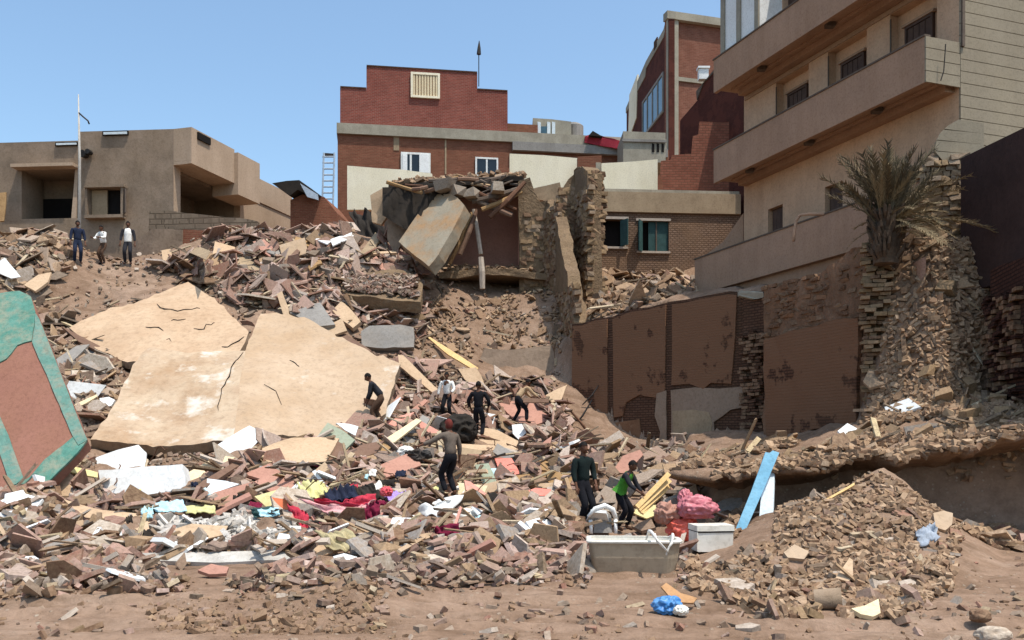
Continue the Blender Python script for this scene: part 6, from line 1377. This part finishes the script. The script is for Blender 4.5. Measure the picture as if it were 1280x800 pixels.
person(777, 664, 'person in a green vest stooping behind the bath tub', 1.5, 120, lean=30, shirt='wear_charcoal', trousers='wear_black', vest='wear_green', arms=(((-.06,.1,-.26),(0,.16,-.2)),((.08,.14,-.22),(.02,.22,-.14))), legs=((-.12,.06,0),(.12,-.06,0)))
board('dark_plank', 'dark plank held out to the right by the man with spread legs', 'plank', [(654,497),(686,499),(686,503),(654,503)], 'brown_board', FACE, 0, .04, d=hit(650,529).y-.25, amp=.004)

LANDMARKS = [(795,690,'the bath tub'),(300,490,'the pale fallen roof'),(200,405,'the ochre roof slab'),(178,600,'the larger white panel'),(420,640,'the red blanket'),(50,500,'the turquoise bordered wall'),(598,515,'the man in black'),
 (562,580,'the person with the head scarf'),(728,615,'the man in dark teal'),(777,630,'the person in the green vest'),(475,505,'the bending person in grey'),(650,505,'the man with spread legs'),(872,635,'the rose pink sack'),(943,620,'the blue plank'),(890,670,'the white box'),
 (484,420,'the grey concrete slab'),(540,290,'the leaning floor slab'),(478,358,'the overhanging mud floor'),(418,298,'the pair of white panels'),(366,310,'the square pinkish tan panel'),(160,305,'the person in the white vest'),(97,305,'the man in dark blue'),(725,300,'the broken pillar'),(645,450,'the low earth wall'),
 (840,460,'the retaining wall'),(1110,290,'the palm'),(1095,420,'the ragged brick stack'),(1258,420,'the dark brick wall'),(1105,640,'the mound top'),(1036,760,'the pipe stub'),(1160,670,'the grey blue cloth'),(836,757,'the blue bag'),(848,740,'the cardboard sheet'),(270,697,'the low ashy slab'),(145,645,'the long tan slab'),
 (545,645,'the curved white board'),(580,660,'the maroon cloth'),(485,545,'the cream strip'),(636,584,'the salmon plate'),(600,615,'the pink plank'),(350,525,'the propped reddish panel'),(370,562,'the wide dusty tan board'),(430,680,'the grey tarpaulin'),(300,544,'the bent white sheet'),(260,588,'the broad cream plank'),(335,622,'the yellow board'),(573,537,'the black bin bag'),(680,565,'the leaf shaped tan plate'),(523,468,'the long tan plank'),(630,545,'the thick tan plank'),(800,350,'the teal shuttered windows'),(1242,795,'the pale grey stone'),(1080,762,'the pointed pale shard')]
def where(px, py):
    n = min(LANDMARKS, key=lambda q: (q[0]-px)**2+(q[1]-py)**2); dx, dy = px-n[0], py-n[1]; far = math.hypot(dx, dy)
    if abs(dx) > 1.4*abs(dy): r = 'right of' if dx > 0 else 'left of'
    elif abs(dy) > 1.4*abs(dx): r = 'in front of' if dy > 0 else 'behind'
    else: r = ('in front and ' if dy > 0 else 'behind and ')+('right of' if dx > 0 else 'left of')
    return ('close ' if far < 32 else 'well ' if far > 75 else '')+r+' '+n[2]
rs = random.Random(404); _placed = []
REG = [((380,500),(720,640),70),((0,600),(640,690),42),((190,300),(520,345),34),((330,390),(520,470),14),((0,340),(150,520),14)]
for (x0,y0),(x1,y1),cnt in REG:
    for q in range(cnt):
        x, y = rs.uniform(x0,x1), rs.uniform(y0,y1)
        if (190 < x < 385 and 640 < y < 688) or (x > 660 and y < 560) or (x < 620 and 440 < y < 545 and 110 < x < 500) or (x < 110 and y > 350 and y < 640) or any(abs(x-u)+abs(y-v)*1.6 < 20 for u, v in _placed): continue
        if any(inpoly(np.array([x]), np.array([y]), pl_)[0] for pl_, dm in CLEAR): continue
        _placed.append((x,y)); s = .75 if y < 420 else 1.0
        L = rs.uniform(18,58)*s; W = rs.choice((rs.uniform(3,7), rs.uniform(8,22)))*s; an = rs.gauss(0,.55) if rs.random() < .7 else rs.uniform(-1.4,1.4); ca, sa = math.cos(an), math.sin(an)*.8
        mt, cn = rs.choice([('tan_board','tan'),('tan_board','tan'),('mauve_board','dusty mauve'),('mauve_board','dusty mauve'),('pink_board','dull pink'),('brown_board','dark brown'),('brown_board','dark brown'),('cream_board','cream'),('wood','brown wooden'),('wood_grey','grey wooden'),('grey_board','grey'),('slab_pink','pale'),('concrete_brown','beige')])
        kd = 'plank' if W < 8 else 'board'; pts = [(-L/2,-W/2),(L/2+rs.gauss(0,2),-W/2+rs.gauss(0,W*.15)),(L/2,W/2),(rs.uniform(-.2,.2)*L,W/2+rs.gauss(0,W*.15)),(-L/2+rs.gauss(0,2),W/2)]
        o = board('loose_'+kd, f"{'long' if L > 40 else 'short' if L < 26 else 'middling'} {cn} {kd} {where(x, y)}", kd, [(x+u*ca-v*sa, y+u*sa+v*ca) for u, v in pts], mt, (rs.gauss(0,.3), -.55+rs.gauss(0,.2), .75), .0, rs.uniform(.03,.1), amp=.012, cuts=1, group='planks and boards strewn over the debris heap')
# ------------------------------------------------------------------ loose rubble
def rnd_rot(n, tilt, rng, nx, ny):
    yaw = rng.uniform(0, 2*np.pi, n); a = rng.normal(0, tilt, n)+ny; b = rng.normal(0, tilt, n)+nx
    cy, sy, ca, sa, cb, sb = np.cos(yaw), np.sin(yaw), np.cos(a), np.sin(a), np.cos(b), np.sin(b)
    Z = np.zeros(n); O = np.ones(n)
    Rz = np.stack([cy,-sy,Z, sy,cy,Z, Z,Z,O], 1).reshape(n,3,3); Rx = np.stack([O,Z,Z, Z,ca,-sa, Z,sa,ca], 1).reshape(n,3,3); Ry = np.stack([cb,Z,sb, Z,O,Z, -sb,Z,cb], 1).reshape(n,3,3)
    return Rx @ Ry @ Rz
def template_arrays():
    out = []
    for me in STONES:
        v = np.array([x.co[:] for x in me.vertices], np.float32); out.append((v, [tuple(p.vertices) for p in me.polygons]))
    for k in range(8):     # flat broken plates
        rs = random.Random(200+k); n = rs.choice([4,4,5,5,6]); ang = sorted(rs.uniform(0,6.28) for _ in range(n))
        ang = [6.28*i/n+rs.uniform(-.35,.35) for i in range(n)]; rr = [rs.uniform(.36,.6) for _ in range(n)]
        ring = [(r*math.cos(a), r*math.sin(a)) for r, a in zip(rr, ang)]
        v = np.array([(x,y,-.5) for x,y in ring]+[(x*.97,y*.97,.5) for x,y in ring], np.float32)
        out.append((v, [tuple(reversed(range(n))), tuple(range(n,2*n))]+[(i,(i+1)%n,(i+1)%n+n,i+n) for i in range(n)]))
    for k in range(4):     # splintered sticks
        rs = random.Random(300+k); v = np.array([(s*(.5+rs.uniform(-.06,.02)), y*(.5+rs.uniform(-.15,.05)), z*(.5+rs.uniform(-.15,.05))) for z in (-1,1) for s, y in ((-1,-1),(1,-1),(1,1),(-1,1))], np.float32)
        out.append((v, [(3,2,1,0),(4,5,6,7),(0,1,5,4),(1,2,6,5),(2,3,7,6),(3,0,4,7)]))
    return out
TEMPL = template_arrays(); PLATE0, STICK0 = len(STONES), len(STONES)+8
while len(_VAR) < 0: pass
TM = []
for v, f in TEMPL:
    me = bpy.data.meshes.new('fragment'); me.from_pydata([tuple(map(float, q)) for q in v], [], f); TM.append(me)
_TV = {}
def tvar(k, mat):
    if (k, mat) not in _TV:
        me = TM[k].copy(); me.materials.append(MATS[mat]); _TV[(k, mat)] = me
    return _TV[(k, mat)]
# zone: (outline in the photo, depth range, number of pieces, mix, size factor, materials by kind, wording)
ZONES = {
 'heap': ([(110,600),(240,620),(330,560),(430,560),(470,520),(500,440),(560,465),(690,476),(735,560),(745,660),(700,692),(420,705),(180,700),(0,715),(-60,640),(0,630)], (14,36), 9500, (.30,.20,.34,.20), 1.0, dict(brick='rubble_pink',chunk='rubble_mixed',plate='rubble_pink',stick='timber_mixed'), 'on the main debris heap'),
 'upper': ([(190,335),(300,285),(470,285),(532,345),(530,440),(450,410),(330,385),(300,385),(240,350)], (31,42), 4200, (.36,.32,.24,.08), 1.15, dict(brick='rubble_mixed',chunk='rubble_mixed',plate='rubble_pink',stick='timber_mixed'), 'on the upper slope above the pale roof slabs'),
 'left': ([(-80,290),(90,292),(95,340),(40,360),(95,410),(150,440),(150,520),(112,550),(100,530),(60,420),(40,360),(-80,370)], (24,41), 2400, (.3,.36,.26,.08), 1.0, dict(brick='rubble_mixed',chunk='rubble_mud',plate='rubble_mixed',stick='timber_mixed'), 'on the left slope behind the turquoise bordered wall'),
 'ruin': ([(525,375),(700,365),(705,445),(600,440),(560,468),(500,415)], (34,41), 700, (.6,.28,.08,.04), .6, dict(brick='rubble_mud',chunk='rubble_mud',plate='rubble_mud',stick='timber_mixed'), 'on the sandy slope below the ruined house'),
 'fines': ([(-60,300),(90,292),(300,285),(530,345),(700,365),(700,480),(745,660),(420,715),(-60,735)], (12,41), 11000, (.34,.38,.18,.1), .3, dict(brick='rubble_mixed',chunk='rubble_soil',plate='rubble_mixed',stick='timber_mixed'), 'between the larger pieces of the debris'),
 'talus': ([(905,640),(1010,655),(1110,655),(1180,664),(1300,662),(1300,690),(905,690)], (15.5,19), 700, (.5,.36,.1,.04), .6, dict(brick='rubble_mud',chunk='rubble_mud',plate='rubble_mud',stick='timber_mixed'), 'at the foot of the cut earth bank'),
 'terrace': ([(738,318),(870,338),(872,374),(765,402),(690,420),(745,360)], (33,44.5), 1500, (.4,.36,.18,.06), 1.0, dict(brick='rubble_mud',chunk='rubble_mixed',plate='rubble_mud',stick='timber_mixed'), 'on the terrace above the brown retaining wall'),
 'slope': ([(1088,306),(1190,296),(1290,296),(1268,318),(1240,330),(1232,345),(1230,505),(1290,512),(1290,612),(1100,600),(870,600),(870,565),(1060,552),(1085,520),(1105,440)], (16,25), 12500, (.88,.09,.015,.015), .8, dict(brick='rubble_mud',chunk='rubble_mud',plate='rubble_mud',stick='timber_mixed'), 'on the brick slope under the palm'),
 'mound': ([(860,735),(870,660),(1020,612),(1105,592),(1200,660),(1190,735),(1110,782),(980,778)], (9.5,18.5), 6500, (.40,.53,.05,.02), .29, dict(brick='rubble_mud',chunk='rubble_mud',plate='rubble_mixed',stick='timber_mixed'), 'on the rubble mound in the right foreground'),
 'floor': ([(745,560),(880,555),(880,650),(800,670),(745,665)], (17,31), 500, (.4,.3,.24,.06), .9, dict(brick='rubble_mixed',chunk='rubble_mixed',plate='rubble_mixed',stick='timber_mixed'), 'on the shaded floor before the retaining wall'),
 'gravel': ([(190,640),(390,640),(400,690),(250,700),(180,690)], (14.5,20), 4200, (.12,.68,.2,0), .36, dict(brick='rubble_grey',chunk='rubble_grey',plate='rubble_grey',stick='timber_mixed'), 'in the grey gravel patch before the white panels'),
 'yard': ([(-60,690),(1340,690),(1340,820),(-60,820)], (7.7,16.5), 1500, (.14,.66,.17,.03), .15, dict(brick='rubble_mixed',chunk='rubble_soil',plate='rubble_mixed',stick='timber_mixed'), 'on the bare ground in the foreground'),
 'toe': ([(-60,600),(110,610),(190,690),(420,698),(700,680),(860,690),(860,720),(400,722),(0,740),(-60,740)], (11.5,20), 3400, (.34,.40,.22,.04), .48, dict(brick='rubble_pink',chunk='rubble_mixed',plate='rubble_pink',stick='timber_mixed'), 'along the near edge of the debris'),
 'fringe': ([(-60,690),(420,694),(860,688),(860,730),(420,738),(-60,752)], (9.5,16.5), 2600, (.24,.5,.2,.06), .26, dict(brick='rubble_pink',chunk='rubble_soil',plate='rubble_mixed',stick='timber_mixed'), 'where the debris thins out onto the bare ground'),
 'clods': ([(330,738),(480,735),(480,792),(320,795),(200,790),(170,760)], (8.3,13), 900, (.03,.93,.03,.01), .2, dict(brick='rubble_soil',chunk='rubble_soil',plate='rubble_soil',stick='timber_mixed'), 'in the dug over dirt in the foreground'),
}
KIND = ['brick', 'chunk', 'plate', 'stick']
NAMES = dict(brick='broken_brick', chunk='rubble_lump', plate='plaster_fragment', stick='timber_scrap')
INDIV = dict(brick=[('piece_red','red brown'),('piece_mud','sandy brown'),('piece_brown','dark brown')], chunk=[('piece_tan','tan'),('piece_grey','grey'),('piece_brown','dark brown'),('piece_pink','pinkish')], plate=[('piece_pink','pinkish'),('piece_pale','pale'),('piece_pale','pale'),('piece_tan','tan'),('piece_tan','tan'),('piece_red','brick red'),('piece_grey','grey'),('piece_brown','dark brown'),('white_board','white')], stick=[('piece_timber','brown'),('piece_timber','brown'),('piece_brown','dark brown'),('piece_yellow','yellowish'),('wood_grey','grey'),('piece_tan','tan')])
for o in COL.objects:
    if 'at' in o: o['label'] = (('thin rusty wire ' if o.name.startswith('bent') else o['label'].split(' caught')[0]+' ')+where(*o['at'])); del o['at']
ALL = []
def add_lip():
    rs = random.Random(9)
    for _ in range(1500):
        v = rs.choice(LIP); q = rs.choice((0,0,0,1,1,1,2)); s = rs.uniform(.5,1.2)
        S = ((.24*s,.12*s,.08*s),(.17*s*rs.uniform(.5,2),.14*s,.1*s),(.3*s,.2*s,.04))[q]
        tk = rs.randrange(10,16) if q == 0 else rs.randrange(10) if q == 1 else rs.randrange(PLATE0,PLATE0+8)
        M = Matrix.Rotation(rs.uniform(0,6.28),3,'Z') @ Matrix.Rotation(rs.gauss(0,.35),3,'X') @ Matrix.Rotation(rs.gauss(0,.35),3,'Y')
        ALL.append(('slope', q, tk, (v.x+rs.gauss(0,.06), v.y+rs.gauss(0,.06), v.z+S[2]*.35), np.array(S), np.array(M), .0))
add_lip()
def scatter(corners, n, zone, up=.0, sc=1.0):
    rs = random.Random(n)
    for _ in range(n):
        s, t = rs.random(), rs.random(); v = (corners[0]*(1-s)+corners[1]*s)*(1-t)+(corners[3]*(1-s)+corners[2]*s)*t
        q = rs.choice((0,0,0,1,1,2)); k = sc*rs.uniform(.6,1.3); S = ((.25*k,.13*k,.09*k),(.2*k,.15*k,.12*k),(.4*k,.25*k,.05))[q]
        tk = rs.randrange(10,16) if q == 0 else rs.randrange(10) if q == 1 else rs.randrange(PLATE0,PLATE0+8)
        M = Matrix.Rotation(rs.uniform(0,6.28),3,'Z') @ Matrix.Rotation(rs.gauss(0,.4),3,'X') @ Matrix.Rotation(rs.gauss(0,.4),3,'Y')
        ALL.append((zone, q, tk, (v.x, v.y, v.z+up+S[2]*.3+abs(rs.gauss(0,.06))), np.array(S), np.array(M), .0))
plf = (P(475,358,37.0), Vector((.02,-.55,.83)).normalized())
scatter([ray(x,y,plf) for x,y in ((432,348),(520,346),(524,374),(432,365))], 420, 'upper', .03)
scatter([P(548,347,39.9), P(700,350,39.9), P(700,346,42.2), P(560,343,42.2)], 200, 'ruin', .3)
scatter([P(490,236,40.5), P(655,226,40.4), P(655,226,42.4), P(490,236,42.4)], 200, 'ruin', .2, 1.3)
for zi, (zn, (poly, (d0, d1), cnt, mixp, sf, mats, word)) in enumerate(ZONES.items()):
    rng = np.random.default_rng(100+zi); xs = [p[0] for p in poly]; N = cnt*30; got = [[], []]; tot = 0
    for _ in range(14):
        px = rng.uniform(min(xs), max(xs), N); d = np.exp(rng.uniform(math.log(d0), math.log(d1), N)); X = (px-640)/FPX*d; Z = hgt(X, d); py = HZ-(Z-CZ)*FPX/d
        k = inpoly(px, py, poly)
        clump = vn(X*1.1+50, d*1.1, 40+zi)
        k &= rng.random(N) < (.35+.9*np.clip(clump*1.5-.3, 0, 1)); got[0].append(X[k]); got[1].append(d[k]); tot += k.sum()
        if tot >= cnt: break
    X = np.concatenate(got[0])[:cnt]; Y = np.concatenate(got[1])[:cnt]
    px = 640+FPX*X/Y; py = HZ-(hgt(X,Y)+.12-CZ)*FPX/Y; keep = np.ones(len(X), bool)
    if zn == 'slope': keep &= (py < 500) | (vn(X*.9, Y*.9, 77) > .52)
    if zn == 'ruin': keep &= vn(X*.8, Y*.8, 78) > .35
    if zn in ('heap','toe','fines'): keep &= ~inpoly(px, py, [(200,642),(380,645),(385,684),(250,690),(190,672)])
    for pl_, dm in CLEAR: keep &= ~((inpoly(px, py, pl_) | inpoly(px, py-.13*FPX/Y, pl_)) & (Y < dm))
    if zn in ('slope', 'mound'): keep &= ~(((hgt(X,Y+.25)-hgt(X,Y-.25))/.5 > .85) & (Y < 19.6) & (px > 905) & (rng.random(len(X)) > .12))
    X, Y = X[keep], Y[keep]; n = len(X)
    e = .3; gx = np.clip((hgt(X+e,Y)-hgt(X-e,Y))/(2*e), -1.2, 1.2); gy = np.clip((hgt(X,Y+e)-hgt(X,Y-e))/(2*e), -1.2, 1.2)
    kind = rng.choice(4, n, p=np.array(mixp)/sum(mixp)); big = rng.random(n)**2.2
    S = np.zeros((n, 3)); u = rng.random((n, 3))
    for q in range(4):
        m = kind == q
        if q == 0: S[m] = np.stack([.20+.10*u[m,0], .10+.05*u[m,1], .06+.04*u[m,2]], 1)*(.45+.55*sf)
        if q == 1: b = (.08+.34*big[m]**1.6)*sf; S[m] = np.stack([b*(.8+.6*u[m,0]), b*(.6+.5*u[m,1]), b*(.4+.5*u[m,2])], 1)*1.3
        if q == 2: b = (.18+1.05*big[m])*sf; S[m] = np.stack([b*(.9+.9*u[m,0]), b*(.6+.5*u[m,1]), .02+.06*u[m,2]], 1)
        if q == 3: b = (.35+1.9*big[m])*sf; S[m] = np.stack([b, .035+.09*u[m,1], .02+.05*u[m,2]], 1)
    lim = np.minimum(1, (62/FPX*Y)/np.maximum(S.max(1), 1e-6)); lim = np.where(kind == 3, np.minimum(1, (105/FPX*Y)/S.max(1)), lim); S[:,0] *= lim; S[:,1] *= np.where(kind == 3, 1, lim); S[:,2] *= np.where(kind == 1, lim, 1)
    tilt = np.where(kind == 2, .52, np.where(kind == 3, .30, .5)); R = np.zeros((n,3,3))
    R = rnd_rot(n, 1.0, rng, 0*gx, 0*gy)
    # tilt scaled per kind, on top of the lie of the slope
    yaw = rng.uniform(0, 2*np.pi, n); a = rng.normal(0, 1, n)*tilt+np.arctan(gy)*.8; b = rng.normal(0, 1, n)*tilt-np.arctan(gx)*.8
    cy, sy, ca, sa, cb, sb = np.cos(yaw), np.sin(yaw), np.cos(a), np.sin(a), np.cos(b), np.sin(b); Zr = np.zeros(n); O = np.ones(n)
    Rz = np.stack([cy,-sy,Zr, sy,cy,Zr, Zr,Zr,O], 1).reshape(n,3,3); Rx = np.stack([O,Zr,Zr, Zr,ca,-sa, Zr,sa,ca], 1).reshape(n,3,3); Ry = np.stack([cb,Zr,sb, Zr,O,Zr, -sb,Zr,cb], 1).reshape(n,3,3)
    R = Rx @ Ry @ Rz
    lift = S[:,2]*.25+np.where(kind >= 2, .05+.20*rng.random(n)*min(1,sf), .12*rng.random(n)*sf)
    if zn in ('yard','clods'): lift = S[:,2]*.12
    if zn == 'mound': lift = S[:,2]*.15+.05*rng.random(n)
    Zp = hgt(X, Y)+lift
    tk = np.where(kind == 0, rng.integers(10,16,n), np.where(kind == 1, rng.integers(0,10,n), np.where(kind == 2, rng.integers(PLATE0,PLATE0+8,n), rng.integers(STICK0,STICK0+4,n))))
    app = np.sqrt(S[:,0]*np.maximum(S[:,1], S[:,2]))/Y
    for i in range(n): ALL.append((zn, int(kind[i]), int(tk[i]), (X[i],Y[i],Zp[i]), S[i], R[i], app[i]))
single = set()
for q in range(4):
    ids = [i for i, a in enumerate(ALL) if a[1] == q]; ids.sort(key=lambda i: -ALL[i][6]); single.update([i for i in ids if ALL[i][6] > 0][:290])
rs = random.Random(77); bulk = {}
for i, (zn, q, tk, loc, S, R, app) in enumerate(ALL):
    if i in single:
        mats = INDIV[KIND[q]]
        if zn in ('mound','slope','ruin') and q < 2: mats = [('piece_mud','sandy brown'),('piece_tan','tan')] if q else [('piece_mud','sandy brown'),('piece_brown','dark brown')]
        if zn == 'gravel': mats = [('piece_grey','grey'),('piece_pale','pale')]
        mat, col = rs.choice(mats); o = bpy.data.objects.new(NAMES[KIND[q]], tvar(tk, mat)); COL.objects.link(o)
        o.matrix_basis = Matrix.Translation(Vector(loc)) @ Matrix(R.tolist()).to_4x4() @ Matrix.Diagonal((*map(float, S), 1))
        nm = NAMES[KIND[q]].replace('_', ' '); word = ZONES[zn][6]
        ppx, ppy = 640+FPX*loc[0]/loc[1], HZ-(loc[2]-CZ)*FPX/loc[1]; big_ = app*FPX; adj = 'large ' if big_ > 38 else 'small ' if big_ < 22 else ''; nz_ = abs(float(R[2][2])); adj += ('flat lying ' if nz_ > .93 else 'upended ' if nz_ < .6 else '') if q == 2 else ('upright ' if abs(float(R[2][0])) > .5 else '') if q == 3 else ''
        tag(o, f'{adj}{col} {nm} {where(ppx, ppy)}'.replace('flat lying', 'flat').replace('the person with the head scarf', 'the head scarf wearer'), {'brick':'brick','chunk':'rubble','plate':'plaster piece','stick':'timber'}[KIND[q]], f'{col} {nm}s {word}')
    else: bulk.setdefault((zn, KIND[q]), []).append((tk, loc, S, R))
_seen = {}
for o in COL.objects:
    if o.get('label') and o.parent is None: _seen.setdefault(o['label'], []).append(o)
for lb_, os_ in _seen.items():
    if len(os_) > 1:
        for o in os_: o['group'] = 'alike: '+lb_ if False else lb_.replace(' ', ' ')+' group'
tri = 0
for zn in ZONES:
    VS, FS, FL, MI, off = [], [], [], [], 0; mats = []
    for (z2, kd), items in bulk.items():
        if z2 != zn: continue
        mats.append(ZONES[zn][5][kd]); mi = len(mats)-1
        by = {}
        for it in items: by.setdefault(it[0], []).append(it)
        for tk, its in by.items():
            v, f = TEMPL[tk]; L = np.array([t[1] for t in its]); S = np.array([t[2] for t in its]); R = np.array([t[3] for t in its])
            w = np.einsum('nij,nkj->nki', R, v[None]*S[:,None])+L[:,None]; n = len(its); nv = len(v); VS.append(w.reshape(-1,3))
            base = off+np.arange(n)*nv
            for fc in f:
                FS.append((base[:,None]+np.array(fc)[None]).ravel()); FL.append(np.full(n, len(fc))); MI.append(np.full(n, mi))
            off += n*nv
    V = np.concatenate(VS).astype(np.float32); F = np.concatenate(FS).astype(np.int32); Ln = np.concatenate(FL); M_ = np.concatenate(MI).astype(np.int32)
    me = bpy.data.meshes.new('rubble'); me.vertices.add(len(V)); me.vertices.foreach_set('co', V.ravel()); me.loops.add(len(F)); me.loops.foreach_set('vertex_index', F)
    me.polygons.add(len(Ln)); me.polygons.foreach_set('loop_start', np.concatenate([[0], np.cumsum(Ln)[:-1]]).astype(np.int32))
    for m in mats: me.materials.append(MATS[m])
    me.polygons.foreach_set('material_index', M_); me.polygons.foreach_set('use_smooth', np.zeros(len(Ln), bool)); me.update(); me.validate(); tri += len(Ln)
    o = bpy.data.objects.new('rubble', me); COL.objects.link(o); tag(o, 'small broken bricks, plaster and dust '+ZONES[zn][6], 'rubble', None, 'stuff')
print('rubble faces', tri, 'individual', len(single))
